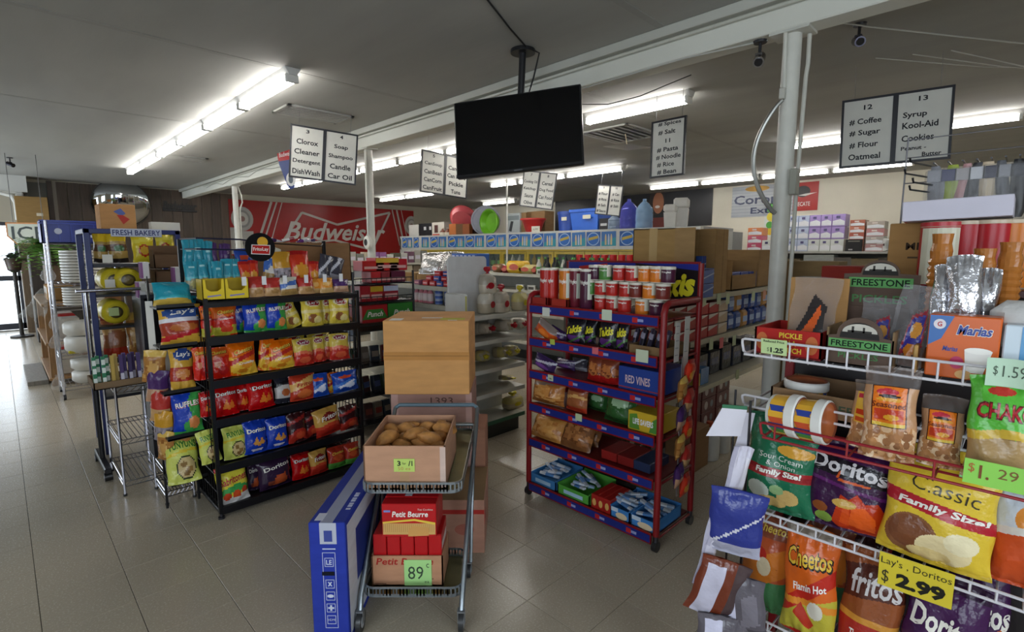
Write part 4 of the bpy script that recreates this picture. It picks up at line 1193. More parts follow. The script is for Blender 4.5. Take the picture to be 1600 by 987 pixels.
face_row('y', CY0 + .07, CZ[4] + .004, [('onionrings', 312, 346, 672, .03, -.05), ('onionrings', 347, 386, 667), ('bluetortilla', 379, 418, 658), ('bluetortilla', 415, 451, 653), ('darkhot', 450, 480, 645),
    ('darkhot', 475, 501, 642, .03), ('corn', 493, 535, 637, 0, -.1), ('darkhot', 531, 561, 633)], CR % 'fifth', G, 0)
face_row('y', CY0 + .06, CZ[5] + .004, [('chile', 338, 389, 727, -.03), ('purpletortilla', 386, 407, 722, .05), ('purpletortilla', 402, 457, 714), ('redtortilla', 456, 486, 709), ('corn', 484, 513, 703), ('greenhot', 512, 541, 698), ('greenhot', 539, 563, 692)], CR % 'bottom', G, 0)
# second rows standing behind, seen over the front bags
face_row('y', CY0 + .22, CZ[2] + .004, [('orangecheese', 352, 395, 527), ('lays', 440, 480, 524), ('lays', 484, 520, 520)], 'in back on third shelf of black rack', G, 0)
face_row('y', CY0 + .22, CZ[4] + .004, [('bluetortilla', 384, 428, 646), ('pretzel', 452, 490, 640)], 'in back on fifth shelf of black rack', G, 0)
face_row('y', CY0 + .22, CZ[5] + .004, [('darkhot', 340, 375, 722), ('purpletortilla', 424, 460, 706), ('darkhot', 510, 550, 690)], 'in back on bottom shelf of black rack', G, 0)
# top shelf
def ybox(m, w, d, h): pass
for k, (x0, x1) in enumerate(((317, 353), (352, 390))):
    a = atY(x0, 463, CY0 + .02); b = atY(x1, 463, CY0 + .02)
    w = b[0] - a[0]; hh = .115
    t = thing('display_box', ('left', 'right')[k] + ' yellow snack display box with cut-out front on top of black rack', 'box', ((a[0] + b[0]) / 2, CY0 + .022, CZ[0] + .004), 0, 'yellow display boxes')
    m = M()
    m.prism([(-w / 2, 0), (w / 2, 0), (w / 2, hh), (w / 2 - .016, hh), (w / 2 - .02, hh * .55), (w / 2 - .04, hh * .42), (-w / 2 + .04, hh * .42), (-w / 2 + .02, hh * .55), (-w / 2 + .016, hh), (-w / 2, hh)], 0, .004, '#e3c62c')
    m.shape(('p', [(-w * .3, hh * .14), (w * .3, hh * .2), (w * .3, hh * .26), (-w * .3, hh * .22)], '#8a84b8'), -.0008)
    m.box(-w / 2, -w / 2 + .004, 0, .12, 0, hh, '#c9ac22'); m.box(w / 2 - .004, w / 2, 0, .12, 0, hh, '#c9ac22'); m.box(-w / 2, w / 2, .116, .12, 0, hh, '#b59c22'); m.box(-w / 2, w / 2, 0, .12, 0, .004, '#b59c22')
    m.part('carton', 'paper', t)
TG = 'small bags on top of the black rack'
face_row('y', CY0 + .06, CZ[0] + .004, [('teal', 334, 352, 408, .12), ('rednut', 388, 414, 432), ('rednut', 413, 440, 434), ('munch', 436, 468, 433), ('rednut', 466, 492, 434), ('orangenut', 484, 503, 436, .03), ('orangenut', 500, 522, 434), ('purplesmall', 521, 546, 436)], 'in front on black rack top', TG, 0, .2, (14, 16))
m = M(); m.box(CX0 + .03, CX1 - .03, CY0 + .19, CY1 - .03, 1.30, 1.306, B); m.part('step_shelf', 'paint', rack, world=True)
face_row('y', CY0 + .22, 1.31, [('teal', 289, 312, 408), ('teal', 308, 328, 405), ('teal', 326, 340, 408), ('teal', 347, 366, 404), ('teal', 362, 378, 404), ('redsmall', 374, 394, 408), ('redsmall', 388, 404, 406), ('munch', 404, 428, 384, .02, .2), ('goldnut', 427, 457, 393), ('redsmall', 452, 487, 391), ('redsmall', 482, 500, 408), ('silver', 489, 512, 396, 0, .35), ('silver', 505, 532, 400, .03, .3)],
         'in second row on black rack top', TG, 0, .15, (14, 16))
face_row('y', CY0 + .36, 1.31, [('teal', 284, 304, 374), ('teal', 300, 322, 372), ('teal', 318, 334, 376), ('purplesmall', 331, 345, 378), ('purplesmall', 343, 361, 380), ('bluesnack', 368, 398, 388)], 'in rear row on top of black rack', TG, 0, .1, (14, 16))
# box of candy bars in the rear
p = atY(462, 395, 3.95)
ob = open_box('candy_carton', 'round-edged brown carton of wrapped candy bars behind the black rack badge', 'box', (p[0] + .02, 3.72, 1.30), (.62, .3, .29), 0, '#8d6a48')
for k in range(7):
    q = atY(425 + k * 11, 392 - (k % 3) * 3, 3.85)
    M().box(-.05, .05, -.012, .012, -.009, .009, ('#c9c2c8', '#3f2a5a', '#b33434', '#d9d2d0')[k % 4], .004)
    m = M(); m.box(-.06, .06, -.014, .014, -.01, .01, ('#c9c2c8', '#3f2a5a', '#8f2f34', '#d9d2d0')[k % 4], .005)
    m.box(-.03, .03, -.0145, .0145, -.0105, .0105, ('#6a2f7a', '#c9c2c8', '#e0d8d0', '#a03038')[k % 4], .005)
    put(m.mesh('candy_bar', 'film'), 'candy_bar', ('silver and purple', 'dark purple', 'dark red', 'white and red', 'silver and purple', 'dark purple', 'dark red')[k] + ' wrapped candy bar, ' + nth(k) + ' in the brown carton', 'candy bar', (q[0], 3.85, 1.585 + .012 * (k % 3)), random.uniform(-.5, .5), random.uniform(-.2, .2), random.uniform(-.4, .4), group='candy bars in the brown carton')
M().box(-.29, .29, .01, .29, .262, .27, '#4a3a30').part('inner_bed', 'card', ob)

# ------------------------------------------------------------------ wing shelves left of the chip rack
WXa, WXb, WYa, WYb = .585, .765, 3.3, 3.52
wing = thing('side_display', 'narrow black side display hung on the left of the chip rack', 'rack', (WXa, WYa, 0))
WZ = (1.225, 1.005, .745, .485, .22)
for x in (WXa + .006, WXb - .006):
    m = M(); m.box(x - .006, x + .006, WYb - .012, WYb, .0, 1.36, B); m.part('post', 'paint', wing, world=True)
for z in WZ:
    m = M(); m.box(WXa, WXb, WYa, WYb - .014, z - .012, z - .004, B); m.box(WXa, WXb, WYa, WYa + .006, z - .014, z + .014, B)
    m.part('shelf', 'paint', wing, world=True)
WG = 'snack bags on the side display'
face_row('y', WYa + .03, WZ[0], [('tealbig', 238, 300, 441)], 'on top of the black side display', WG, -.1, .3)
face_row('y', WYa + .03, WZ[1], [('kettle', 248, 317, 476)], 'on upper shelf of the side display', WG, -.1, .16, (26, 30))
face_row('y', WYa + .14, WZ[1], [('tealbig', 262, 308, 462)], 'behind a gold bag on the side display', WG, -.1, .1)
face_row('y', WYa + .03, WZ[2], [('cheddarruffle', 262, 302, 540)], 'on middle shelf of the side display', WG, -.1, .14)
face_row('y', WYa + .03, WZ[3], [('ruffles', 268, 316, 614)], 'on fourth shelf of the side display', WG, -.1, .12)
face_row('y', WYa - .03, WZ[4], [('onionrings', 258, 312, 692)], 'on lowest shelf of the side display', WG, -.1, .55, (24, 30))

# clip strips of small bags hanging in front of the side display
for q, (x, ytop, n, lab) in enumerate(((231, 470, 5, 'strip of small nut bags hanging left of the side display'), (256, 505, 4, 'strip of small seed bags hanging beside the side display'))):
    p = atY(x, ytop, 3.5)
    t = thing('clip_strip', lab, 'bag strip', (p[0], 3.48, p[2]), -.5, 'hanging bag strips')
    M().box(-.018, .018, -.002, 0, -.32, .0, '#cfcdc6').part('price_strip', 'paper', t)
    for k in range(n):
        z = -.30 - .115 * k - .06
        me = bag(('tostada', 'purplesmall', 'rednut', 'goldnut', 'tostada')[(k + q) % 5], .11, .19, k, 14, 16)
        o = bpy.data.objects.new('small_bag', me); C.objects.link(o); o.parent = t; o.location = (.01 * k * (1 + q * .4), -.03 - .006 * k, z - .1); o.rotation_euler = (.1, .12, .2 - .15 * k)
    m = M(); m.cyl((0, .004, .14), (0, .004, -.3), .003, 5, '#777'); m.part('hook_wire', 'chrome', t)

# ------------------------------------------------------------------ chrome stands and garment rail
def chrome_stand(name, label, x0, x1, y0, y1, h, shelves, floor_shelf=True):
    t = thing(name, label, 'stand', (x0, y0, 0), 0, 'chrome wire stands')
    for x in (x0, x1):
        for y in (y0, y1):
            M().cyl((x, y, .01), (x, y, h), .008, 8, '#b9b9c2').part('leg', 'chrome', t, world=True)
            M().cyl((x, y, 0), (x, y, .014), .011, 8, '#222').part('foot', 'plastic', t, world=True)
    for z in shelves:
        m = M()
        for a, b in (((x0, y0), (x1, y0)), ((x1, y0), (x1, y1)), ((x1, y1), (x0, y1)), ((x0, y1), (x0, y0))):
            m.cyl((*a, z), (*b, z), .004, 6, '#b9b9c2')
            m.cyl((*a, z + .03), (*b, z + .03), .004, 6, '#b9b9c2')
            for k in range(6):
                f = k / 6; g = (k + 1) / 6
                m.cyl((a[0] + (b[0] - a[0]) * f, a[1] + (b[1] - a[1]) * f, z), (a[0] + (b[0] - a[0]) * g, a[1] + (b[1] - a[1]) * g, z + .03), .002, 4, '#b9b9c2')
        for k in range(9):
            x = x0 + (x1 - x0) * (k + .5) / 9
            m.cyl((x, y0, z + .03), (x, y1, z + .03), .0025, 4, '#b9b9c2')
        m.part('wire_shelf', 'chrome', t, world=True)
    return t


chrome_stand('wire_stand', 'tall chrome wire stand with a brown tray of incense boxes', .44, .66, 3.88, 4.4, .70, (.06, .33, .66))
chrome_stand('wire_stand', 'low chrome wire stand beside the foot of the chip rack', .60, .745, 3.56, 3.86, .22, (.05,))
p0 = atY(153, 597, 3.93); p1 = atY(219, 597, 3.93)
ob = open_box('incense_tray', 'brown cardboard tray holding narrow incense boxes', 'box', ((p0[0] + p1[0]) / 2, 3.89, .695), (.26, .3, .045), 0, '#80694f')
cols = ['#2f7a55', '#2f7a55', '#2f7a55', '#2f7a55', '#b99a4a', '#c9a85c', '#4a3568', '#54407a', '#3d2f5a', '#4a3568', '#5a4a7c']
for k, c in enumerate(cols):
    x = (p0[0] + p1[0]) / 2 - .115 + k * .022
    m = M(); m.box(-.0095, .0095, 0, .03, 0, .19, c, .001)
    if k < 4:
        for z in (.05, .11, .16): m.box(-.0088, .0088, -.0006, 0, z - .02, z + .012, '#dde3dc')
    elif k > 5: m.box(-.0088, .0088, -.0006, 0, .03, .075, '#c9c4d2')
    put(m.mesh('incense_box', 'paper'), 'incense_box', ('green and white', 'gold', 'purple')[0 if k < 4 else 1 if k < 6 else 2] + ' incense box, ' + nth(k) + ' in the brown tray', 'box', (x, 3.91 + (k % 2) * .05, .702), group='incense boxes in the tray', tilt=.05)
# garment rail
g = thing('garment_rail', 'garment rail with chrome crossbar and black wheeled base', 'clothes rail', (.40, 4.46, 0))
M().cyl((.40, 4.46, .05), (.40, 4.46, .72), .016, 10, '#1c1c20').part('lower_post', 'paint', g, world=True)
M().cyl((.40, 4.46, .72), (.40, 4.46, 1.25), .012, 10, '#c2c2ca').part('upper_post', 'chrome', g, world=True)
a = atY(118, 455, 4.46); b = atY(236, 455, 4.46)
M().cyl((a[0], 4.46, a[2]), (b[0] + .05, 4.46, a[2]), .012, 10, '#b6b6be').part('crossbar', 'chrome', g, world=True)
m = M(); m.box(b[0] - .06, b[0] + .06, 4.43, 4.49, a[2] - .02, a[2] + .035, '#b9b9b2', .004); m.part('label_holder', 'plastic', g, world=True)
M().box(.38, .42, 4.2, 4.72, .055, .09, '#1c1c20', .006).part('base_bar', 'paint', g, world=True)
for y in (4.23, 4.69):
    m = M(); m.cyl((.378, y, .03), (.422, y, .03), .03, 14, '#17171a'); m.cyl((.376, y, .03), (.378, y, .03), .012, 10, '#b9b9c2'); m.box(.39, .41, y - .012, y + .012, .03, .06, '#222')
    m.part('caster', 'plastic', g, world=True)

# ------------------------------------------------------------------ bakery rack
BX0, BX1, BY0, BY1 = .47, 1.03, 4.80, 5.3
t = bak = thing('bakery_rack', 'dark blue metal rack with a header reading FRESH BAKERY', 'rack', (BX0, BY0, 0))
NB = '#2c3568'
for x in (BX0, BX1):
    for y in (BY0, BY1):
        M().box(x - .018, x + .018, y - .018, y + .018, .0, 1.69, NB, .004).part('post', 'paint', bak, world=True)
for y in (BY0, BY1):
    M().box(BX0 - .018, BX1 + .018, y - .018, y + .018, 1.655, 1.69, NB, .004).part('top_rail', 'paint', bak, world=True)
for x in (BX0, BX1):
    M().box(x - .018, x + .018, BY0, BY1, 1.655, 1.69, NB, .004).part('top_rail', 'paint', bak, world=True)
a = atY(172, 357, BY0 - .02); b = atY(252, 360, BY0 - .02)
m = M(); m.box(a[0], b[0], BY0 - .026, BY0 - .019, 1.635, 1.695, '#b9bfd2', .002)
m.text('FRESH BAKERY', (a[0] + b[0]) / 2, 1.665, (b[0] - a[0]) * .94, .04, '#2c3568', y=BY0 - .0268, bold=.02)
m.part('header_sign', 'paint', bak, world=True, label='pale header sign reading FRESH BAKERY')
BZ = (1.44, 1.22, .98, .72, .45)
for z in BZ:
    m = M(); m.box(BX0 + .018, BX1 - .018, BY0 - .01, BY1, z - .03, z - .008, '#1d1d24', .003); m.part('shelf', 'paint', bak, world=True)
for k in (0, 1, 2):
    pass
BG = 'bagged breads on the bakery rack'
face_row('y', BY0 + .06, BZ[0], [('breadbag', 143, 168, 362), ('breadbag', 168, 200, 361, -.02), ('yellowroll', 206, 243, 366), ('yellowroll', 242, 272, 362)], 'on top shelf of the bakery rack', BG, 0, .05, (18, 22), catg='bread bag')
face_row('y', BY0 + .1, BZ[3], [('redrind', 158, 197, 482), ('tostada', 199, 226, 488)], 'on fourth shelf of the bakery rack', BG, 0, .12, (18, 22), catg='bread bag')
# rolls of round wafers (yellow-wrapped) lying end on
for k, (x, y) in enumerate(((179, 416), (200, 427), (180, 462))):
    p = atY(x, y, BY0 - .02)
    m = M()
    m.lathe([(.0, -.01), (.03, -.012), (.045, -.008), (.06, 0), (.082, .01), (.09, .03), (.09, .28), (.05, .3)], 22, ['#6a5a2a', '#4a3f20', '#c9b52e', '#d8c22e', '#d8c22e', '#cdb92c', '#cdb92c'], cap=True)
    m.xf(Matrix.Rotation(-PI / 2, 4, 'X'))
    put(m.mesh('wafer_roll', 'film', .8), 'wafer_roll', ('yellow wrapped wafer roll lying end-on, upper left one', 'yellow wrapped wafer roll lying end-on, right one in front', 'yellow wrapped wafer roll lying end-on, lowest one')[k] + ' on bakery rack', 'wafer roll', (p[0], BY0 + .02 - .03 * (k == 1), BZ[1 if k < 2 else 2] + .092), group='wafer rolls on the bakery rack')
for k, (x, y, c) in enumerate(((168, 404, '#d8d6cc'), (172, 443, '#d8d6cc'), (178, 487, '#b9c98a'))):
    p = atY(x, y, BY0 - .03)
    M().box(p[0] - .03, p[0] + .03, BY0 - .03, BY0 - .028, p[2] - .03, p[2] + .03, c).part('price_card', 'paper', bak, world=True)
# brown boxes with slim white boxes on the right of the bakery rack
p = atY(254, 412, 4.7)
open_box('bread_carton', 'upper brown carton with a flap beside the bakery rack', 'box', (.93, 4.62, 1.40), (.2, .16, .17), 0, '#6b523c', front=.6, group='brown cartons at the bakery rack')
open_box('bread_carton', 'lower brown carton beside the bakery rack', 'box', (.93, 4.62, 1.22), (.2, .16, .165), 0, '#6b523c', front=.95, group='brown cartons at the bakery rack')
for k in range(3):
    p = atY((233, 228, 273)[k], (425, 458, 440)[k], 4.6)
    carton('slim_box', ('slim white box with purple stripe, upper of two', 'slim white box with purple stripe, lower of two', 'slim white box standing upright')[k] + ' beside brown cartons', 'box', (p[0] - (.04, .04, 0)[k], 4.6 - .1, (1.33, 1.19, 1.23)[k]), (.05, .08, .12 if k < 2 else .18), 0, '#d9d7d8', lambda m, w, d, h: m.box(-w / 2 - .0006, -w / 2 + .012, -.0008, d, .004, h - .004, '#8f5a8f'), 'paper', group='slim white boxes')
m = M(); m.box(.70, 1.06, 4.46, 4.79, 1.19, 1.215, '#2b2b33', .003)
m.box(.70, .72, 4.46, 4.79, 0, 1.19, '#2b2b33'); m.box(1.04, 1.06, 4.46, 4.79, 0, 1.19, '#2b2b33'); m.box(.72, 1.04, 4.77, 4.79, 0, 1.19, '#222228')
tag(m.part('display_stand', 'paint'), 'dark stand carrying brown cartons right of the bakery rack', 'stand')
carton('white_board_box', 'white flat box on the right end of the bakery rack top', 'box', (1.0, 5.0, 1.691), (.2, .1, .07), 0, '#d6d4cc', matn='paper')

# ------------------------------------------------------------------ carton on the bakery top and the far left group
p0 = atY(150, 350, 5.6); p1 = atY(201, 350, 5.6)
def dicon(m, w, d, h):
    m.shape(('p', [(-.03, h * .72), (.02, h * .55), (.05, h * .66), (.02, h * .85)], '#5a6aa8'), -.0008)
    m.shape(('p', [(-.01, h * .6), (.03, h * .25), (.075, h * .45), (.03, h * .6)], '#b3413a'), -.0014)
    m.box(w / 2, w / 2 + .0006, .02, .1, .04, .09, '#7a5a3a')
carton('cardboard_box', 'brown cardboard box with red and blue mark in front of the round mirror', 'box', ((p0[0] + p1[0]) / 2, 5.28, 1.692), (p1[0] - p0[0] + .01, .26, .215), 0, '#b98a5a', dicon)
# wire shelf rack with foam plates
WX0, WX1, WY0, WY1 = .37, .95, 6.9, 7.35
w = thing('wire_shelving', 'chrome wire shelving unit stacked with white foam plates', 'shelf', (WX0, WY0, 0))
for x in (WX0, WX1):
    for y in (WY0, WY1):
        M().cyl((x, y, .06), (x, y, 1.83), .013, 10, '#c2c2ca').part('post', 'chrome', w, world=True)
        m = M(); m.cyl((x - .012, y, .03), (x + .012, y, .03), .03, 12, '#2a2a2e'); m.cyl((x, y, .03), (x, y, .07), .009, 6, '#2a2a2e'); m.part('caster', 'plastic', w, world=True)
WSZ = (1.60, 1.20, .96, .46, .13)
for z in WSZ:
    m = M()
    for dz in (0, -.035):
        for a, b in (((WX0, WY0), (WX1, WY0)), ((WX1, WY0), (WX1, WY1)), ((WX1, WY1), (WX0, WY1)), ((WX0, WY1), (WX0, WY0))):
            m.cyl((*a, z + dz), (*b, z + dz), .005, 6, '#b9b9c2')
    for k in range(14):
        x = WX0 + (WX1 - WX0) * (k + .5) / 14
        m.cyl((x, WY0, z), (x, WY1, z), .003, 4, '#b9b9c2')
    m.part('wire_shelf', 'chrome', w, world=True)
# foam plates: one thing each
pr = [(.0, .0), (.118, .0), (.13, .008), (.13, .021), (.122, .0235), (.1, .012), (0, .01)]
m = M(); m.lathe(pr, 20, '#cbc8c0', cap=False); plate_me = m.mesh('foam_plate', 'plastic', .9)
m = M(); m.lathe([(.0, .0), (.15, .0), (.155, .05), (.155, .1), (.15, .105), (0, .105)], 20, ['#b4b0a6', '#c4c1b8', '#bdb9af', '#c4c1b8', '#cbc8c0'], cap=False); tub_me = m.mesh('foam_bowl_pack', 'clear', .9)
for k in range(11):
    put(plate_me, 'foam_plate', 'white foam plate in the tall upper stack on the wire shelving', 'plate', (.66, 7.05, 1.205 + k * .03), scale=(1.6, 1.6, 1.3), group='upper stack of foam plates')
for k in range(7):
    put(plate_me, 'foam_plate', 'white foam plate in the lower stack on the wire shelving', 'plate', (.62, 7.05, .965 + k * .027), scale=(1.35, 1.35, 1.2), group='lower stack of foam plates')
pk = M(); pk.lathe([(.0, .0), (.13, .0), (.15, .03), (.15, .12), (.13, .14), (0, .14)], 20, '#c9c6bd', cap=False); pk_me = pk.mesh('plate_pack', 'plastic', .9)
for k, (x, z, s) in enumerate(((.62, .47, (1.35, 1.2, 1.2)), (.62, .65, (1.35, 1.2, 1.0)), (.66, .14, (1.4, 1.25, .9)), (.66, .275, (1.4, 1.25, .9)), (.86, .47, (.6, .9, 1.3)))):
    put(pk_me, 'plate_pack', ('wrapped foam bowl pack on fourth wire shelf, lower', 'wrapped foam bowl pack on fourth wire shelf, upper', 'wrapped foam bowl pack on bottom wire shelf, lower', 'wrapped foam bowl pack on bottom wire shelf, upper', 'narrow wrapped foam pack at right of fourth wire shelf')[k], 'plate pack', (x, 7.06, z), scale=s, group='wrapped foam packs')
m = M(); m.box(-.06, .06, 0, .08, 0, .03, '#c9b92e', .008); put(m.mesh('yellow_packet', 'film'), 'yellow_packet', 'small yellow packet on the fourth wire shelf', 'packet', (.5, 6.95, .465))
m = M(); m.box(-.09, .09, 0, .12, 0, .14, '#8a6238', .004); put(m.mesh('small_carton', 'card'), 'small_carton', 'small brown carton behind the lower plate stack', 'box', (.84, 7.0, .965))
# plastic bags clipped to the shelving post
for k, (x, y) in enumerate(((88, 505), (88, 535), (91, 600), (75, 430))):
    p = atY(x, y, 6.86)
    m = M(); m.lathe([(.0, 0), (.05, .012), (.062, .05), (.04, .1), (.015, .13), (.022, .15)], 10, '#d3d2d0', cap=False)
    put(m.mesh('plastic_bag', 'clear', 1.), 'plastic_bag', ('upper', 'middle', 'lowest', 'topmost pale')[k] + ' small white plastic bag tied to the wire shelving post', 'bag', (p[0], 6.83, p[2] - .06), scale=(1, .6, 1.1), group='plastic bags on the shelving post')
# blue crate on top
p0 = atY(62, 375, 6.95); p1 = atY(146, 375, 6.95)
t = thing('blue_crate', 'dark blue plastic crate on top of the wire shelving', 'crate', (.66, 6.92, 1.606))
m = M(); wd = .66
for a in ((-wd / 2, wd / 2, 0, .012), (-wd / 2, wd / 2, .388, .4), (-wd / 2, -wd / 2 + .012, 0, .4), (wd / 2 - .012, wd / 2, 0, .4)):
    m.box(a[0], a[1], a[2], a[3], 0, .225, '#2a3a8c')
m.box(-wd / 2, wd / 2, 0, .4, 0, .01, '#26347e')
m.part('shell', 'plastic', t)
for z in (.19, .215): 
    m = M(); m.box(-wd / 2 - .008, wd / 2 + .008, -.008, 0, z, z + .014, '#2f42a0'); m.part('rim', 'plastic', t)
for k in range(7):
    m = M(); m.box(-wd / 2 + .04 + k * .093, -wd / 2 + .05 + k * .093, -.006, 0, .01, .19, '#31449f'); m.part('rib', 'plastic', t)
M().shape(('e', -.2, .12, .03, .03, '#b9c2d8'), -.0075).part('sticker', 'paper', t); M().shape(('r', .05, .13, .06, .09, '#b9c2d8'), -.0075).part('sticker', 'paper', t)

# wooden stand, plants, ice sign, cartons near the street door
t = thing('wooden_stand', 'wooden frame stand with shelves near the street door', 'stand', (.3, 7.7, 0))
for x in (.36, .95):
    for y in (7.75, 9.3):
        M().box(x - .04, x + .04, y - .04, y + .04, 0.0, .96, '#8d6a44', .004).part('post', 'wood', t, world=True)
for z in (.1, .5, .94):
    M().box(.3, 1.0, 7.68, 9.36, z - .03, z, '#94714a', .004).part('board', 'wood', t, world=True)
for k, (y, z, c) in enumerate(((7.9, .5, '#c9c7c2'), (8.3, .5, '#b5302c'), (8.7, .5, '#d2d0ca'), (7.95, .1, '#cac4b8'), (8.5, .1, '#b83a34'), (8.22, .945, '#a9824e'), (8.5, .945, '#86603a'))):
    m = M(); m.box(-.12, .12, -.12, .12, 0, .26 if z < .9 else .18, c, .01)
    m.box(-.1201, .1201, -.1, .1, .08, .16, '#d8d4cc')
    put(m.mesh('goods_box', 'card'), 'goods_box', ('white', 'red', 'pale', 'cream', 'dark red', 'tan', 'brown')[k] + ' goods box on the ' + ('middle', 'middle', 'middle', 'bottom', 'bottom', 'top', 'top')[k] + ' board of the wooden stand', 'box', (.5, y, z), group='boxes on the wooden stand')
m = M(); m.box(.12, .30, 7.9, 9.2, 0, .05, '#8a857c', .004); tag(m.part('wooden_pallet', 'wood'), 'low grey board on the floor beside the wooden stand', 'board')
p = atY(42, 480, 8.0)
m = M()
vs = []; fs = []
nn, mm_ = 14, 10
for j in range(mm_ + 1):
    for i in range(nn):
        a = 2 * PI * i / nn; v = j / mm_
        r = (.02 + .09 * v ** .8) * (1 + .25 * math.sin(3 * a + 5 * v) * v)
        vs.append((r * math.cos(a) - .1 * v, r * .6 * math.sin(a), -.3 * v + .03 * math.sin(5 * a) * v))
for j in range(mm_):
    for i in range(nn): fs.append((j * nn + i, j * nn + (i + 1) % nn, (j + 1) * nn + (i + 1) % nn, (j + 1) * nn + i))
m.add(vs, fs, '#d0d2cc')
put(m.mesh('plastic_sheet', 'clear', 1.), 'plastic_sheet', 'crumpled pale plastic bag hanging on the wooden stand', 'bag', (.33, 7.66, 1.12))
# dark shelving between door and plants
t = thing('dark_cabinet', 'dark wooden cabinet behind the hanging plant', 'cabinet', (.36, 11.2, 0))
M().box(.36, .95, 11.2, 11.9, .05, 1.5, '#2e2822', .01).part('body', 'wood', t, world=True)
for z in (.35, .65, .95, 1.25):
    M().box(.355, .37, 11.23, 11.87, z, z + .03, '#54463a').part('shelf_edge', 'wood', t, world=True)
M().box(.4, .9, 11.25, 11.85, 0, .05, '#1d1814').part('plinth', 'wood', t, world=True)
def fern(name, label, loc, n, L, cols, seed, spread=1., pot=None):
    rnd = random.Random(seed)
    t = thing(name, label, 'plant', loc)
    m = M()
    for k in range(n):
        a = rnd.uniform(0, 2 * PI); el = rnd.uniform(.2, 1.3); ln = L * rnd.uniform(.6, 1.1)
        pts = []
        for q in range(7):
            s = q / 6
            pts.append(Vector((math.cos(a) * spread * ln * s * math.cos(el * .5), math.sin(a) * ln * s * math.cos(el * .5), ln * (math.sin(el) * s - .9 * s * s))))
        c = rnd.choice(cols)
        for q in range(6):
            d = (pts[q + 1] - pts[q]).normalized(); sd = Vector((-d.y, d.x, 0)).normalized()
            wv = .045 * L / .5 * (1 - q / 7)
            for s in (-1, 1):
                b = pts[q]; tip = b + sd * s * wv * 1.6 + d * wv
                m.add([b, b + d * wv * .9, tip], [(0, 1, 2)], c)
                b = (pts[q] + pts[q + 1]) / 2; tip = b + sd * s * wv * 1.5 + d * wv
                m.add([b, b + d * wv * .9, tip], [(0, 1, 2)], c)
    m.part('foliage', 'leaf', t, None, kind='stuff')
    m = M(); m.lathe([(.0, -.2), (.09, -.2), (.12, -.02), (.13, 0), (.1, 0), (.0, -.03)], 14, pot or '#3c2c22', cap=False); m.part('pot', 'plastic', t)
    return t
pp = atY(48, 395, 8.9)
fern('potted_fern', 'bushy green fern above the wooden stand', (.5, 8.9, 1.55), 120, .62, ['#4f7a2e', '#5c8a38', '#3f6628', '#6d9440'], 3)
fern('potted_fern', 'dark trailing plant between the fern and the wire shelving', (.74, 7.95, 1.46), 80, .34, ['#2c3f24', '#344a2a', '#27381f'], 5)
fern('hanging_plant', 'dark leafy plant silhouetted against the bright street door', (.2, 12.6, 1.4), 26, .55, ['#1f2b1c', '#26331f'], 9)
m = M(); m.box(.42, .88, 8.7, 9.2, .945, 1.345, '#5f4a34', .006)
tag(m.part('plant_riser', 'wood'), 'brown wooden riser under the bushy fern', 'stand')
m = M(); m.box(.62, .86, 7.82, 8.08, .945, 1.255, '#4a3a2c', .006)
tag(m.part('plant_riser', 'wood'), 'small brown wooden riser under the dark trailing plant', 'stand')
m = M(); m.lathe([(.0, 0), (.16, 0), (.16, .03), (.03, .05), (.03, 1.15), (.1, 1.2), (0, 1.2)], 14, '#26221e', cap=False); put(m.mesh('plant_stand', 'wood', .8), 'plant_stand', 'dark plant stand beside the street door', 'stand', (.2, 12.6, 0))
a = atY(8, 348, 10.5); b = atY(45, 348, 10.5)
t = thing('ice_sign', 'white ICE sign with orange edge near the street door', 'sign', (a[0], 10.5, 1.62), -.35)
m = M(); m.prism([(0, .12), (.1, 0), (.46, .0), (.5, .1), (.5, .32), (0, .32)], 0, .012, '#cf8a4a')
m.prism([(.02, .13), (.11, .02), (.44, .02), (.48, .1), (.48, .3), (.02, .3)], -.004, 0, '#d3d8c9')
m.text('ICE', .25, .17, .38, .19, '#26302a', y=-.006, bold=.01); m.part('board', 'gloss', t)
m = M(); m.cyl((.08, .02, 0), (.08, .02, 1.3), .004, 5, '#555'); m.cyl((.42, .02, 0), (.42, .02, 1.3), .004, 5, '#555')
m.part('hanging_rod', 'steel', t)
carton('cardboard_box', 'brown cardboard box high beside the grey panel at far left', 'box', (.55, 13.2, 1.75), (.45, .45, .78), 0, '#8f7246', lambda m, w, d, h: (m.shape(('r', .05, .14, h * .55, h * .62, '#c9c0aa'), -.0008), m.shape(('r', -.05, .1, h * .28, h * .34, '#c9c0aa'), -.0008)))
m = M(); m.box(.3, .8, 13.15, 13.7, 0, 1.75, '#5a4a38', .01); tag(m.part('storage_cabinet', 'wood'), 'brown cabinet under the far left cardboard box', 'cabinet')
# ------------------------------------------------------------------ stock cart with boxes (turned to face the photographer)
A45 = -PI / 4
R0, F0 = -.41, 1.95
cart = thing('stock_cart', 'grey metal two-tray stock cart with slotted rims and small wheels', 'cart', rf(R0, F0), A45)
GR = '#8f979d'


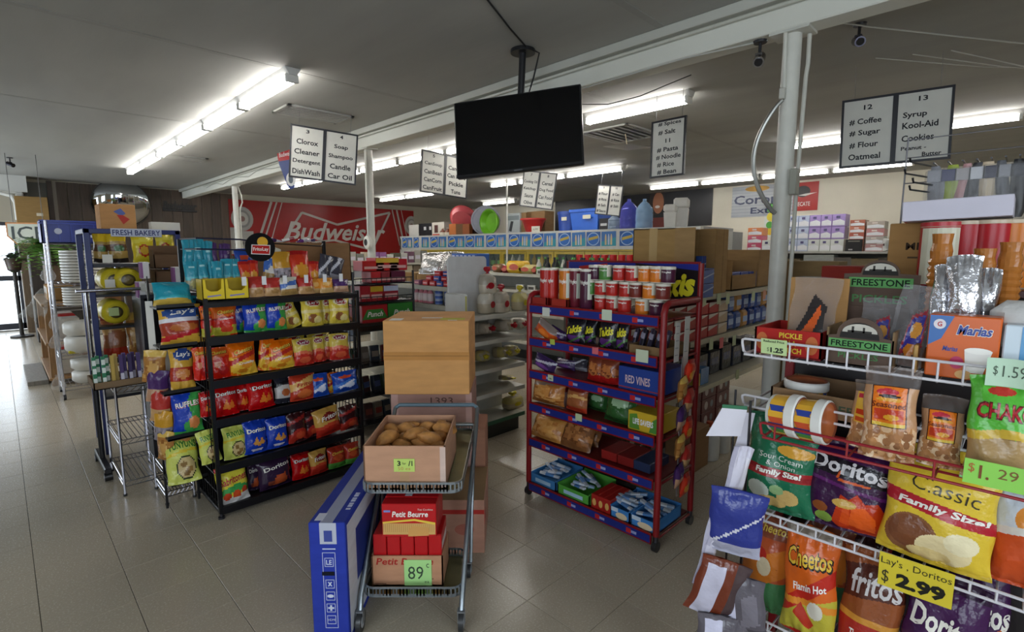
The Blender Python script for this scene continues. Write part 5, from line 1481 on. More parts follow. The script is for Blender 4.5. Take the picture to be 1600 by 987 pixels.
def tray(z, x0, x1, y0, y1, name):
    m = M()
    rad = .045
    out = []
    for cx, cy, a0 in ((x1 - rad, y0 + rad, -PI / 2), (x1 - rad, y1 - rad, 0), (x0 + rad, y1 - rad, PI / 2), (x0 + rad, y0 + rad, PI)):
        for q in range(5):
            a = a0 + q * PI / 8
            out.append((cx + rad * math.cos(a), cy + rad * math.sin(a)))
    n = len(out)
    m.add([(x, y, z) for x, y in out], [tuple(range(n))], '#6f6f4f')
    m.add([(x, y, z - .004) for x, y in out], [tuple(range(n - 1, -1, -1))], GR)
    t = m.part(name, 'steel', cart)
    # rim: two thin bands joined by slats, so the slots are open
    r = M()
    cen = ((x0 + x1) / 2, (y0 + y1) / 2)
    for z0, z1 in ((z - .006, z + .008), (z + .030, z + .040)):
        for i in range(n):
            a, b = out[i], out[(i + 1) % n]
            r.add([(a[0], a[1], z0), (b[0], b[1], z0), (b[0], b[1], z1), (a[0], a[1], z1)], [(0, 1, 2, 3)], GR)
            k = .985
            ai = (cen[0] + (a[0] - cen[0]) * k, cen[1] + (a[1] - cen[1]) * k); bi = (cen[0] + (b[0] - cen[0]) * k, cen[1] + (b[1] - cen[1]) * k)
            r.add([(ai[0], ai[1], z0), (bi[0], bi[1], z0), (bi[0], bi[1], z1), (ai[0], ai[1], z1)], [(3, 2, 1, 0)], GR)
            r.add([(a[0], a[1], z1), (b[0], b[1], z1), (bi[0], bi[1], z1), (ai[0], ai[1], z1)], [(0, 1, 2, 3)], '#a9b0b5')
    for i in range(n):
        a, b = Vector((*out[i], 0)), Vector((*out[(i + 1) % n], 0))
        L = (b - a).length
        if L < .03:
            r.box(a.x - .003, a.x + .003, a.y - .003, a.y + .003, z, z + .035, GR)
            continue
        k = int(L / .0135)
        for q in range(k + 1):
            p = a + (b - a) * (q / k)
            d = (b - a).normalized() * .0033
            r.add([(p.x - d.x, p.y - d.y, z), (p.x + d.x, p.y + d.y, z), (p.x + d.x, p.y + d.y, z + .032), (p.x - d.x, p.y - d.y, z + .032)], [(0, 1, 2, 3)], GR)
            r.add([(p.x - d.x, p.y - d.y, z), (p.x + d.x, p.y + d.y, z), (p.x + d.x, p.y + d.y, z + .032), (p.x - d.x, p.y - d.y, z + .032)], [(3, 2, 1, 0)], GR)
    r.part('slotted_rim', 'steel', t)


tray(.555, -.205, .205, .03, .77, 'upper_tray')
tray(.125, -.205, .205, -.01, .27, 'lower_tray')
for s in (-1, 1):
    M().tube([(s * .205, -.045, .075), (s * .207, -.02, .13), (s * .215, .30, .40), (s * .222, .62, .60), (s * .222, .74, .685)], .011, 10, '#9aa3a9').part('side_tube', 'steel', cart)
    M().tube([(s * .215, .30, .075), (s * .217, .36, .30), (s * .22, .46, .52), (s * .22, .52, .555)], .009, 8, '#9aa3a9').part('rear_leg', 'steel', cart)
    for y, z in ((-.045, .042), (.30, .036)):
        c = thing if False else None
        m = M(); m.cyl((s * .205 - .01, y, z), (s * .205 + .01, y, z), z, 18, '#2b2c2e'); m.cyl((s * .205 - .011, y, z), (s * .205 + .011, y, z), z * .6, 14, '#b9bdc2')
        w_ = m.part('wheel', 'plastic', cart)
        m = M()
        for q in (-1, 1): m.box(s * .205 + q * .014 - .0015, s * .205 + q * .014 + .0015, y - .012, y + .012, z - .005, z * 2 + .004, '#a9aeb4')
        m.box(s * .205 - .0155, s * .205 + .0155, y - .014, y + .014, z * 2, z * 2 + .006, '#a9aeb4')
        m.part('fork', 'steel', w_)
M().tube([(-.222, .74, .685), (-.20, .75, .70), (.20, .75, .70), (.222, .74, .685)], .011, 10, '#5d7480').part('handle', 'plastic', cart)
M().tube([(-.205, .66, .62), (.205, .66, .62)], .009, 8, '#9aa3a9').part('cross_bar', 'steel', cart)


def L(r, f, z=0.): return rf(r, f, z)


# box of bread rolls on the upper tray
rb = open_box('roll_carton', 'open cardboard box of brown bread rolls on the upper cart tray', 'box', rf(-.44, 2.0, .557), (.335, .40, .185), A45, '#b98d70',
              lambda m, w, d, h: (m.box(w / 2 - .022, w / 2 + .0008, -.0008, .001, .01, h - .004, '#c9b0a4'), m.box(-.02, .02, -.0008, 0, .0, h * .5, '#b5906a')))
card(rb, 'price_card', .0, .105, .085, .055, '#b9d06a', [('3', .25, .35, .16, .4, '#23261f', 0, .03), ('for', .5, .35, .18, .2), ('/1', .8, .35, .2, .4, '#23261f', 0, .03), ('50 ea', .5, .75, .6, .25, '#b98a4a')], y=-.004, label='pale green handwritten price card')
M().box(-.16, .16, .008, .39, .03, .075, '#6d4a2a').part('paper_bed', 'card', rb)
rnd = random.Random(11)
roll = M()
vs = []; fs = []
for j in range(9):
    for i in range(12):
        a = 2 * PI * i / 12; t_ = PI * j / 8
        k = 1 + .08 * math.sin(3 * a + j) + .05 * math.sin(5 * t_ + 2 * a)
        vs.append((.055 * math.cos(t_) * (1 + .1 * math.cos(2 * a)), .034 * math.sin(t_) * math.cos(a) * k, .030 * math.sin(t_) * math.sin(a) * k))
for j in range(8):
    for i in range(12): fs.append((j * 12 + i, j * 12 + (i + 1) % 12, (j + 1) * 12 + (i + 1) % 12, (j + 1) * 12 + i))
roll.add(vs, fs, '#b07a40')
roll_me = roll.mesh('bread_roll', 'bread', 1.2)
k = 0
for iy in range(4):
    for ix in range(4):
        x = -.44 - .118 + ix * .079 + rnd.uniform(-.012, .012); y = 2.07 + iy * .085 + rnd.uniform(-.01, .01)
        put(roll_me, 'bread_roll', 'brown bread roll, ' + ORD[ix].replace('leftmost', 'first') + ' from left in ' + ('front', 'second', 'third', 'rear')[iy] + ' row of the open box', 'bread roll', rf(x, y, .66 + .015 * rnd.random() + .01 * iy), rnd.uniform(0, 3), rnd.uniform(-.6, .6), rnd.uniform(-.5, .5), group='bread rolls in the open box')
for k in range(5):
    put(roll_me, 'bread_roll', 'brown bread roll lying on top of the pile, ' + nth(k) + ' of five', 'bread roll', rf(-.55 + k * .06 + .01 * (k % 2), 2.16 + .06 * ((k * 2) % 3), .715), rnd.uniform(0, 3), rnd.uniform(-.9, .9), rnd.uniform(-.5, .5), group='bread rolls in the open box')

# biscuit boxes on the lower tray
RD = '#b5191d'


def biscuit(m, w, d, h):
    m.shape(('r', -w / 2 + .004, w / 2 - .004, .012, h * .42, '#d0a464'), -.0006)
    for q in range(26):
        x = -w / 2 + .006 + q * (w - .012) / 26
        m.shape(('r', x, x + .0014, h * .16, h * .40, '#a97a3c'), -.001)
    m.shape(('p', [(-w * .02, .004), (w * .36, .008), (w * .36, h * .30), (w * .05, h * .34), (-w * .02, h * .2)], '#cf9a58'), -.0015)
    m.shape(('p', [(-w / 2 + .004, h * .42), (w * .1, h * .5), (w / 2 - .004, h * .38), (w / 2 - .004, h * .45), (w * .1, h * .56), (-w / 2 + .004, h * .47)], '#e6c24a'), -.0019)
    m.text('Petit Beurre', w * .02, h * .70, w * .66, h * .17, W_, y=-.0022, shear=.15, bold=.02)
    m.text('Tea Cookies', w * .30, h * .84, w * .28, h * .05, W_, y=-.0022, shear=.1)
    m.shape(('r', -w * .46, -w * .34, h * .76, h * .82, '#7a86c2'), -.0022)


bc = open_box('biscuit_carton', 'brown carton of red biscuit boxes on the lower cart tray', 'box', rf(-.44, 2.0, .128), (.30, .19, .135), A45, '#b98868',
              lambda m, w, d, h: (m.text('Petit Beurre', -.01, h * .82, .24, .03, '#a52a24', y=-.0008, shear=.15, bold=.02), m.box(-.14, -.09, -.0007, 0, .008, .012, '#6a4a3a'), m.box(.05, .11, -.0007, 0, .03, .034, '#6a4a3a')))
card(bc, 'price_card', .045, .062, .115, .115, '#a9d98a', [('89', .42, .5, .56, .5, '#3a4a3a'), ('c', .86, .22, .1, .16, '#3a4a3a'), ('ea', .82, .86, .16, .08, '#3a4a3a')], y=-.004, label='pale green card reading 89 cents each')
for k in range(5):
    x = -.44 - .116 + k * .058
    carton('biscuit_box', 'red biscuit box standing in the brown carton, ' + nth(k) + ' of five', 'box', rf(x, 2.012, .136), (.055, .165, .215), A45, RD, (lambda m, w, d, h: (m.text('Petit', 0, h * .6, w * .6, .02, '#d8b0a8', y=-.0006) if False else None, m.box(w / 2, w / 2 + .0006, .01, .155, .02, .10, '#d0a464'), m.box(w / 2, w / 2 + .0007, .02, .15, .14, .17, '#e0d6d0'), m.box(-w / 2 + .004, w / 2 - .004, -.0006, 0, h * .52, h * .53, '#8f1216'))), 'gloss', 'biscuit boxes in the carton')
for k in range(3):
    carton('biscuit_box', ('front', 'middle', 'rear')[k] + ' red biscuit box lying across the others, reading Petit Beurre', 'box', rf(-.425, 1.99 + k * .062, .353), (.225, .058, .145), A45 - .02 * k, RD, biscuit if k == 0 else (lambda m, w, d, h: m.box(-.03, .0, .01, .045, h, h + .0008, '#b9b4bc')), 'gloss', 'biscuit boxes lying on top')

# long blue carton leaning upright against the cart
r0, r1, f0_, f1_ = -.775, -.635, 1.83, 2.95
t = thing('long_carton', 'long upright blue and white flat-pack carton left of the cart', 'box', rf((r0 + r1) / 2, f0_), A45)
w, d, h = r1 - r0, f1_ - f0_, .505
m = M(); m.box(-w / 2, w / 2, 0, d, 0, h, '#27389a', .003)
m.box(w / 2, w / 2 + .0008, .02, d - .01, .03, h - .02, '#c7cbd4')
m.box(-w / 2 + .004, w / 2 - .004, .01, d, h, h + .0008, '#27368c')
m.part('carton', 'card', t)
m = M()
m.box(-.026, .022, -.0006, d * .6, h + .0004, h + .0014, '#8d93ac')
m.box(-.028, .036, -.0014, 0, h - .085, h, '#b4b8c6')
m.part('packing_tape', 'gloss', t)
m = M()
def frame2(x0, x1, z0, z1, e=.0018, c='#c9cfe0'):
    m.box(x0, x1, -.0008, 0, z0, z0 + e, c); m.box(x0, x1, -.0008, 0, z1 - e, z1, c); m.box(x0, x0 + e, -.0008, 0, z0, z1, c); m.box(x1 - e, x1, -.0008, 0, z0, z1, c)
frame2(-.022, .028, .07, .385)
for q, z in enumerate((.345, .255, .205, .155, .105)):
    frame2(-.014, .020, z - .018, z + .018)
    if q == 0: m.text('LE', .003, z, .022, .02, '#c9cfe0', y=-.001, bold=.02)
    elif q == 1: m.text('x', .003, z, .018, .018, '#c9cfe0', y=-.001, bold=.03)
    elif q == 2: m.shape(('e', .003, z, .013, .007, '#c9cfe0'), -.001)
    elif q == 3: m.text('+', .003, z, .024, .024, '#c9cfe0', y=-.001, bold=.05)
    else: m.text('HDMI', .003, z, .028, .009, '#c9cfe0', y=-.001)
m.box(-.02, .035, -.0008, 0, .01, .05, '#c3c6d6')
for q in range(9): m.box(-.015 + q * .005, -.0128 + q * .005, -.0014, -.0008, .014, .046, '#2a2f55')
m.shape(('r', -.012, .02, .43, .475, '#3a4890'), -.0018); m.shape(('r', -.02, .03, .398, .402, '#c9cfe0'), -.001)
m.part('symbol_print', 'paper', t)
m = M(); m.box(-.028, .024, -.001, .004, .288, .308, '#0c0e1a', .003); m.part('hand_hole', 'card', t)
m = M()
for q in range(7):
    m.box(.04, .058, .10 + q * .022, .112 + q * .022 + .006 * (q % 2), h + .0008, h + .0016, '#b4bad2')
m.box(-.052, -.02, .015, .07, h + .0014, h + .002, '#c3c6d6')
m.part('lid_print', 'paper', t)
m = M(); m.box(w / 2 + .0008, w / 2 + .0016, .12, d - .1, h * .38, h * .82, '#2a3a86'); m.part('side_print', 'paper', t)

# cartons behind the cart
def tape(m, w, d, h):
    m.box(-w / 2 - .0004, w / 2 + .0004, -.0008, 0, h * .47, h * .58, '#bb8448')
    m.box(-w / 2 + .002, w / 2 - .002, -.0012, 0, h * .525, h * .531, '#6e4f30')
    m.box(-w / 2 + .03, -w / 2 + .10, .02, .1, h, h + .001, '#d9d6cf'); m.box(-w / 2 + .2, -w / 2 + .32, .12, .14, h, h + .001, '#d9d6cf'); m.box(w / 2 - .17, w / 2 - .03, .04, .12, h, h + .001, '#b9b23a')
    m.box(w / 2 - .12, w / 2 - .07, .02, .03, h, h + .0012, '#d9d6cf')
carton('cardboard_box', 'large tan cardboard box with tape seam on top of the stack behind the cart', 'box', rf(-.485, 2.85, .715), (.485, .46, .425), A45, '#cc965c', tape)
def scrib(m, w, d, h):
    m.text('1393', .06, h - .05, .13, .04, '#5a4038', y=-.0008)
    m.box(-w / 2 - .0005, -w / 2 + .04, -.0008, 0, .0, h, '#b9948a'); m.box(w / 2 - .035, w / 2 + .0005, -.0008, 0, 0, h, '#b9948a')
carton('cardboard_box', 'tall pinkish cardboard box under the tan box behind the cart', 'box', rf(-.47, 2.90, 0.), (.47, .40, .713), A45, '#a07a6e', scrib)
def stripe(m, w, d, h):
    m.box(-w / 2, w / 2, -.0008, 0, h * .74, h * .82, '#b3352e'); m.shape(('e', w * .22, h * .45, .05, .03, '#b06a5a'), -.0008)
    m.box(w / 2, w / 2 + .0008, .02, .1, h * .5, h * .7, '#b3453e')
carton('cardboard_box', 'low pink cardboard box with red stripe on the floor behind the cart', 'box', rf(-.32, 2.44, 0), (.36, .40, .285), A45, '#b58672', stripe, top='#8f7350')
carton('cardboard_box', 'narrow brown cardboard box standing at right behind the cart', 'box', rf(-.185, 2.86, 0), (.06, .3, .5), A45, '#a5765f')
# ------------------------------------------------------------------ red candy rack (faces -x)
RXa, RXb, RYa, RYb = 2.255, 2.63, 1.215, 2.105
RZs = (1.205, 1.005, .805, .60, .375, .085)
red = thing('candy_rack', 'red metal candy rack on wheels with blue shelf strips', 'rack', (RXa, RYa, 0))
RC, BL = '#7e1418', '#1f2a78'
for y in (RYa, RYb):
    m = M()
    m.tube([(RXa, y, .085), (RXa, y, 1.23), (RXa + .012, y, 1.262), (RXa + .04, y, 1.275), (RXb - .02, y, 1.275)], .017, 10, RC)
    m.part('front_post', 'paint', red, world=True)
    M().tube([(RXb, y, .085), (RXb, y, 1.465)], .016, 10, RC).part('rear_post', 'paint', red, world=True)
    for x in (RXa, RXb):
        m = M(); m.cyl((x, y - .012, .028), (x, y + .012, .028), .028, 14, '#1d1d20')
        c = m.part('caster', 'plastic', red, world=True)
        m = M(); m.cyl((x, y, .05), (x, y, .088), .014, 10, '#4a4a50'); m.xf(Matrix.Translation((-RXa, -RYa, 0))); m.part('stem', 'steel', c)
    for z in RZs[1:]:
        M().cyl((RXa, y, z - .02), (RXb, y, z - .02), .007, 6, RC).part('side_bar', 'paint', red, world=True)
for i, z in enumerate(RZs):
    m = M(); m.box(RXa + .012, RXb - .01, RYa + .012, RYb - .012, z - .014, z - .004, '#5d1316'); sh = m.part('shelf', 'paint', red, world=True)
    m = M(); y0, y1 = RYa + .018, RYb - .018
    m.box(RXa - .02, RXa - .012, y0, y1, z - .046, z + .012, RC)
    m.box(RXa - .0225, RXa - .02, y0 + .005, y1 - .005, z - .038, z + .002, BL)
    for q in range(4):
        yy = y1 - .11 - q * .2
        m.box(RXa - .0232, RXa - .0225, yy - .03, yy + .0, z - .032, z - .006, '#b3262a')
        m.box(RXa - .0232, RXa - .0225, yy - .062, yy - .03, z - .026, z - .012, '#8f95c2')
    m.xf(Matrix.Translation((-RXa, -RYa, 0)))
    m.part('price_strip', 'gloss', sh)
m = M(); m.box(RXb - .012, RXb - .004, RYa, RYb, 1.27, 1.46, '#1f2d88')
n0 = len(m.v)
m.shape(('p', [(.55, .0), (.885, .0), (.885, .155), (.5, .19)], '#17151c'), -.001)
m.text('Takis', .72, .07, .3, .13, '#d8cf2e', y=-.002, shear=.3, bold=.05, rot=.1)
m.xf(Matrix.Translation((RXb - .012, RYb, 1.27)) @ Matrix.Rotation(-PI / 2, 4, 'Z'), n0)
m.part('back_sign', 'gloss', red, world=True, label='blue back sign with yellow lettering')
m = M(); m.box(RXb - .008, RXb, RYa, RYb, 1.255, 1.272, RC); m.part('back_rail', 'paint', red, world=True)
m = M(); m.box(RXb - .008, RXb, RYa, RYb, 1.458, 1.472, RC); m.part('back_rail', 'paint', red, world=True)
# price tags hooked over the strips
for px, py, c, s, tt in ((853, 487, '#c9ccc2', .055, ''), (948, 492, '#bfc9b4', .062, ''), (863, 534, '#a9b84a', .035, ''), (930, 548, '#c9606a', .04, ''), (1003, 556, '#bcc6ad', .07, ''), (860, 590, '#b9c2a4', .04, '$'), (904, 652, '#b4bf98', .045, '')):
    p = atX(px, py, RXa - .026)
    m = M(); m.box(-s / 2, s / 2, 0, .0012, -s * .45, s * .45, c)
    if tt: m.text(tt, 0, -.005, s * .7, s * .25, '#2c3a30', y=-.0006)
    m.xf(Matrix.Translation(p) @ Matrix.Rotation(-PI / 2, 4, 'Z'))
    m.part('price_tag', 'paper', red, world=True)

# tall chip cans and small stacked cans on top
def place_can(px, py_base, back, z, me, label, group, name='chip_can', cat='can'):
    p = atX(px, py_base, RXa + back)
    return put(me, name, label, cat, (RXa + back, p[1], z), -PI / 2 + .25, group=group)
tall = [(853, 'red', '#a8231f', 'Pringles'), (863, 'red', '#b3281f', 'Pringles'), (883, 'orange', '#c9711f', 'Pringles'), (899, 'dark red', '#6d1f2c', 'Pringles'), (916, 'purple', '#4a1d34', 'Pringles')]
for k, (px, cn, c, tx) in enumerate(tall):
    me = can_mesh(.037, .225, c, '#d2cdc0', None, tx, W_, '#c9cfc0' if k > 1 else None)
    place_can(px, 470, .06 + .02 * (k % 2), RZs[0], me, 'tall %s chip can, %s on top of the red rack' % (cn, nth(k)), 'tall chip cans')
rows = [(RZs[0], [(939, 'red'), (957, 'red'), (976, 'red'), (1004, 'orange'), (1026, 'purple')], 'bottom'),
        (RZs[0] + .083, [(922, 'green'), (939, 'red'), (957, 'red'), (978, 'red'), (994, 'brown'), (1015, 'orange'), (1036, 'brown')], 'middle'),
        (RZs[0] + .166, [(930, 'purple'), (946, 'green'), (968, 'red'), (988, 'red'), (1008, 'orange'), (1027, 'orange'), (1044, 'purple')], 'top')]
CC = {'red': '#ad2620', 'orange': '#cd7322', 'purple': '#451c33', 'green': '#4c7f3c', 'brown': '#6d2a22'}
for z, its, nm in rows:
    for k, (px, c) in enumerate(its):
        me = can_mesh(.036, .082, CC[c], '#cdc8ba', None, 'Pringles', W_, '#c9c6b4' if k % 2 else None)
        place_can(px, 470 if nm == 'bottom' else 455 if nm == 'middle' else 432, .075 if nm != 'top' else .085, z, me, 'short %s chip can, %s in %s layer of the stack' % (c, nth(k), nm), 'short chip cans stacked on the red rack')
m = M(); m.box(-.1, .1, 0, .004, 0, .055, '#a8231f'); m.text('h', .0, .028, .03, .03, W_, y=-.001)
p = atX(927, 428, RXa + .2); put(m.mesh('shelf_sign', 'gloss'), 'shelf_sign', 'small red sign standing behind the tall chip cans', 'sign', (RXa + .2, p[1], RZs[0] + .19), -PI / 2, roll=-.1)
m = M(); m.box(-.1, .1, 0, .08, 0, .19, '#7a5636', .003); put(m.mesh('can_carton', 'card'), 'can_carton', 'brown carton behind the chip cans on the red rack', 'box', (RXa + .2, p[1], RZs[0]), -PI / 2)
for k, (px, c) in enumerate(((844, '#8f2a22'), (875, '#9a2c20'))):
    p = atX(px, 475, RXa + .01)
    open_box('can_tray', ('left', 'right')[k] + ' red cardboard tray in front of the tall chip cans', 'box', (RXa - .002, p[1], RZs[0]), (.12, .02, .05), -PI / 2, c, group='red can trays')

RG = 'goods on the red candy rack'
WR = 'on %s shelf of the red rack'
face_row('x', RXa + .05, RZs[1], [('orangebag', 833, 868, 503, .02, .5), ('purplebag', 856, 886, 517, .05, .3), ('takis', 884, 914, 497), ('takis', 908, 932, 499, .04), ('takis', 934, 963, 497), ('takis', 957, 981, 499, .02)], WR % 'second', RG, -PI / 2, .1, (18, 22), catg='snack bag')
p = atX(1010, 547, RXa + .01)
open_box('bar_carton', 'brown open carton of dark candy bars on second red rack shelf', 'box', (RXa + .01, p[1], RZs[1]), (.21, .26, .05), -PI / 2, '#7d6242')
for k in range(8):
    pk = atX(988 + k * 6.4, 530, RXa + .06)
    m = M(); m.box(-.008, .008, 0, .03, 0, .125, ('#2a2436', '#3d3548', '#23202c', '#4a4458')[k % 4], .003); m.box(-.0085, .0085, -.0006, .0, .07, .1, '#8a8698')
    put(m.mesh('candy_bar', 'film'), 'candy_bar', 'dark wrapped candy bar, ' + nth(k) + ' in the brown carton on the red rack', 'candy bar', (RXa + .05 + .03 * (k % 2), pk[1], RZs[1] + .008), -PI / 2, .3, .1, group='bars in the carton on the red rack')
face_row('x', RXa + .06, RZs[2], [('purplebag', 833, 866, 556, 0, .3), ('purplebag', 868, 900, 562, .12), ('silver', 893, 918, 560, .14), ('cookiebag', 917, 943, 556), ('cookiebag', 938, 967, 560)], WR % 'third', RG, -PI / 2, .1, (18, 22), catg='snack bag')
p0 = atX(966, 600, RXa + .02); p1 = atX(1033, 610, RXa + .02)
def dvines(m, w, d, h):
    m.text('RED VINES', -.01, h * .5, w * .58, h * .34, '#c9b0b4', y=-.0008, bold=.02)
    m.box(-w / 2 + .004, w / 2 - .004, -.0008, 0, h * .12, h * .16, '#a33a3a')
carton('candy_box', 'blue box reading RED VINES on third shelf of the red rack', 'box', (RXa + .02, (p0[1] + p1[1]) / 2, RZs[2]), (abs(p0[1] - p1[1]), .26, .125), -PI / 2, '#26408c', dvines, 'gloss')
face_row('x', RXa + .06, RZs[3], [('rindbag', 833, 881, 594), ('redrind', 884, 919, 602), ('greenbag', 918, 948, 612, .1), ('greenbag', 945, 991, 613)], WR % 'fourth', RG, -PI / 2, .12, (18, 22), catg='snack bag')
p0 = atX(981, 660, RXa + .02); p1 = atX(1029, 670, RXa + .02)
def dlife(m, w, d, h):
    m.shape(('p', [(-w * .45, .01), (-w * .1, .01), (-w * .2, h * .9), (-w * .45, h * .8)], '#5a8a34'), -.0006); m.shape(('p', [(w * .2, .01), (w * .46, .01), (w * .46, h * .9), (w * .3, h * .7)], '#4f8a3a'), -.0006)
    m.text('LIFE SAVERS', 0, h * .5, w * .66, h * .3, '#e6e6ea', y=-.0012, bold=.03)
carton('candy_box', 'yellow and green hard candy box on fourth shelf of the red rack', 'box', (RXa + .02, (p0[1] + p1[1]) / 2, RZs[3]), (abs(p0[1] - p1[1]), .22, .105), -PI / 2, '#c9a82e', dlife, 'gloss')
face_row('x', RXa + .04, RZs[4], [('plasticwrap', 826, 878, 652), ('brownbag', 875, 921, 656), ('brownbag', 900, 935, 665, .12)], WR % 'fifth', RG, -PI / 2, .5, (18, 22), catg='snack bag')
for k in range(3):
    p = atX(948 + k * 26, 700 + k * 6, RXa + .03)
    carton('candy_box', ('dark red candy box, left', 'dark red candy box, middle', 'dark blue candy box, right')[k] + ' on fifth shelf of the red rack', 'box', (RXa + .05, p[1], RZs[4]), (.10, .2, .05), -PI / 2, ('#8a2320', '#7a201e', '#2a3350')[k], matn='gloss', group='flat candy boxes on the red rack')
# bottom trays of bars
bt = ((828, 868, '#3a78b0', 'blue tray of silver wrapped bars, leftmost'), (870, 921, '#4f9a3a', 'green tray of silver wrapped bars'), (953, 984, '#3f7fc0', 'blue and white cereal bar tray, left one'), (985, 1026, '#3f7fc0', 'blue and white cereal bar tray, right one'))
for k, (x0, x1, c, lab) in enumerate(bt):
    y_ = 745 + (x0 - 828) * .3
    a = atX(x0, y_, RXa); b = atX(x1, y_, RXa)
    w = abs(a[1] - b[1])
    def da(m, w, d, h, k=k):
        if k > 1: m.shape(('e', .01, h * .3, w * .3, h * .25, '#d9c6a4'), -.0008); m.shape(('r', -w * .46, -w * .1, h * .5, h * .8, '#c2d2e2'), -.0008)
        else: m.shape(('r', -w * .3, w * .3, h * .25, h * .55, '#9fc0d8'), -.0008)
    open_box('bar_tray', lab + ' on bottom shelf of the red rack', 'box', (RXa + .005, (a[1] + b[1]) / 2, RZs[5]), (w * .98, .27, .075), -PI / 2, c, da, front=.8, group='bar trays on the bottom shelf')
    for q in range(7):
        m = M(); m.box(-.065, .065, -.012, .012, -.007, .007, ('#b9c2cc', '#8fa6c2', '#a9b0ba', '#5f86b4')[q % 4], .004)
        m.box(-.03, .03, -.0122, .0122, -.0072, .0072, ('#4f7fb8', '#c9d0d8', '#6a8ec0', '#d2d6da')[q % 4], .004)
        put(m.mesh('snack_bar', 'film'), 'snack_bar', 'silver and blue wrapped bar, %s in the %s' % (nth(q), ('leftmost blue tray', 'green tray', 'third bar tray', 'rightmost bar tray')[k]), 'snack bar', (RXa + .06 + .022 * q, (a[1] + b[1]) / 2 + random.uniform(-.02, .02), RZs[5] + .062 + .012 * (q % 3)), -PI / 2 + random.uniform(-.5, .5), random.uniform(-.15, .15), random.uniform(-.2, .2), group='wrapped bars in the bottom trays')
for k in range(3):
    p = atX(928 + k * 10, 775, RXa)
    carton('candy_box', 'red box with gold mark on bottom shelf of the red rack, ' + nth(k), 'box', (RXa + .004, p[1], RZs[5]), (.043, .2, .085), -PI / 2, '#a0221e', lambda m, w, d, h: m.shape(('e', 0, h * .5, w * .3, h * .25, '#cfa05a'), -.0007), 'gloss', group='red boxes on the bottom shelf')
m = M(); m.box(RXa + .28, RXa + .33, RYa + .3, RYb - .2, RZs[5], RZs[5] + .05, '#1b1b1e', .004); tag(m.part('display_tray', 'plastic'), 'long black plastic tray at the back of the bottom red shelf', 'tray')
# hanging strips and receipts on the right side of the red rack
p = atX(1062, 480, RXa + .15)
for k, (x_, zt, L_, w_) in enumerate(((RXa + .10, 1.18, .2, .05), (RXa + .2, 1.20, .62, .055))):
    m = M(); m.box(-w_ / 2, w_ / 2, 0, .0012, -L_, 0, '#c9c7c2')
    for q in range(5): m.box(-w_ / 2 + .008, w_ / 2 - .012, -.0006, 0, -L_ * (q + .6) / 5.5, -L_ * (q + .6) / 5.5 + .003, '#7a7a80')
    put(m.mesh('paper_strip', 'paper'), 'paper_strip', ('short', 'long')[k] + ' white paper strip hanging on the right side of the red rack', 'paper strip', (x_, RYa - .024, zt), 0, 0, .03, group='paper strips on the red rack')
t = thing('clip_strip', 'strip of small spice bags hanging on the right side of the red rack', 'bag strip', (RXa + .14, RYa - .03, 1.0), 0)
M().box(-.006, .006, -.004, -.002, -.74, 0, '#888').part('strip', 'plastic', t)
for k in range(9):
    o = bpy.data.objects.new('small_bag', bag(('redsmall', 'tostada', 'rednut', 'purplesmall')[k % 4], .09, .13, k % 3, 12, 14)); C.objects.link(o); o.parent = t; o.location = (.03 * (-1) ** k, -.02, -.14 - .075 * k); o.rotation_euler = (.1, .1 * (-1) ** k, .1)
# ------------------------------------------------------------------ white wire rack in the right foreground (faces -x)
FX = 1.75
front = thing('wire_rack', 'white wire snack rack with red basket at the right front', 'rack', (FX, -.45, 0))
WH = '#cfcdd2'


def wire_shelf(xf, xb, y0, y1, zt, drop, col, name, lab=None, r=.0042, step=.052):
    m = M()
    m.tube([(xb, y1, zt - drop), (xf + .02, y1, zt - drop), (xf + .004, y1 + .004, zt - drop * .8), (xf, y1 + .008, zt - drop * .3), (xf, y1 + .008, zt - .004), (xf, y1, zt), (xf, y0, zt)], r, 7, col)
    m.cyl((xf, y0, zt - drop), (xf, y1, zt - drop), r, 7, col)
    n = int((y1 - y0) / step)
    for k in range(n + 1):
        y = y1 - .035 - k * step
        if y < y0: break
        m.tube([(xf - .001, y, zt), (xf - .001, y, zt - drop), (xf + .01, y, zt - drop - .006), (xb, y, zt - drop - .006)], r * .75, 5, col)
    for x in (xf + (xb - xf) * .5, xb):
        m.cyl((x, y0, zt - drop - .012), (x, y1, zt - drop - .012), r, 6, col)
    return m.part(name, 'paint', front, world=True, label=lab)


wire_shelf(FX, 2.08, -.45, .645, 1.238, .052, WH, 'wire_shelf')
wire_shelf(FX, 2.08, .05, .635, 1.047, .036, WH, 'wire_shelf')
wire_shelf(1.64, 1.84, -.45, .535, 1.0, .046, '#8d1f27', 'wire_basket', 'red wire basket', step=.19)
wire_shelf(FX, 2.08, -.45, .585, .658, .03, WH, 'wire_shelf')
wire_shelf(FX, 2.08, -.45, .55, .272, .03, WH, 'wire_shelf')
for y in (.60, -.42):
    M().box(2.085, 2.115, y - .015, y + .015, .0, 1.34, '#7a171c', .003).part('post', 'paint', front, world=True)
    M().box(FX + .02, 2.12, y - .015, y + .015, .0, .035, '#7a171c', .003).part('foot_bar', 'paint', front, world=True)
M().box(2.09, 2.11, -.45, .6, 1.31, 1.34, '#7a171c', .003).part('top_rail', 'paint', front, world=True)
M().box(2.1, 2.106, -.44, .59, .1, 1.2, '#1c1517').part('back_panel', 'paint', front, world=True)
M().cyl((1.68, .59, .02), (1.68, .59, 1.05), .004, 6, '#17171a').part('hanger_wire', 'paint', front, world=True)
M().cyl((1.68, .59, .02), (1.78, .57, .02), .004, 6, '#17171a').part('hanger_wire', 'paint', front, world=True)

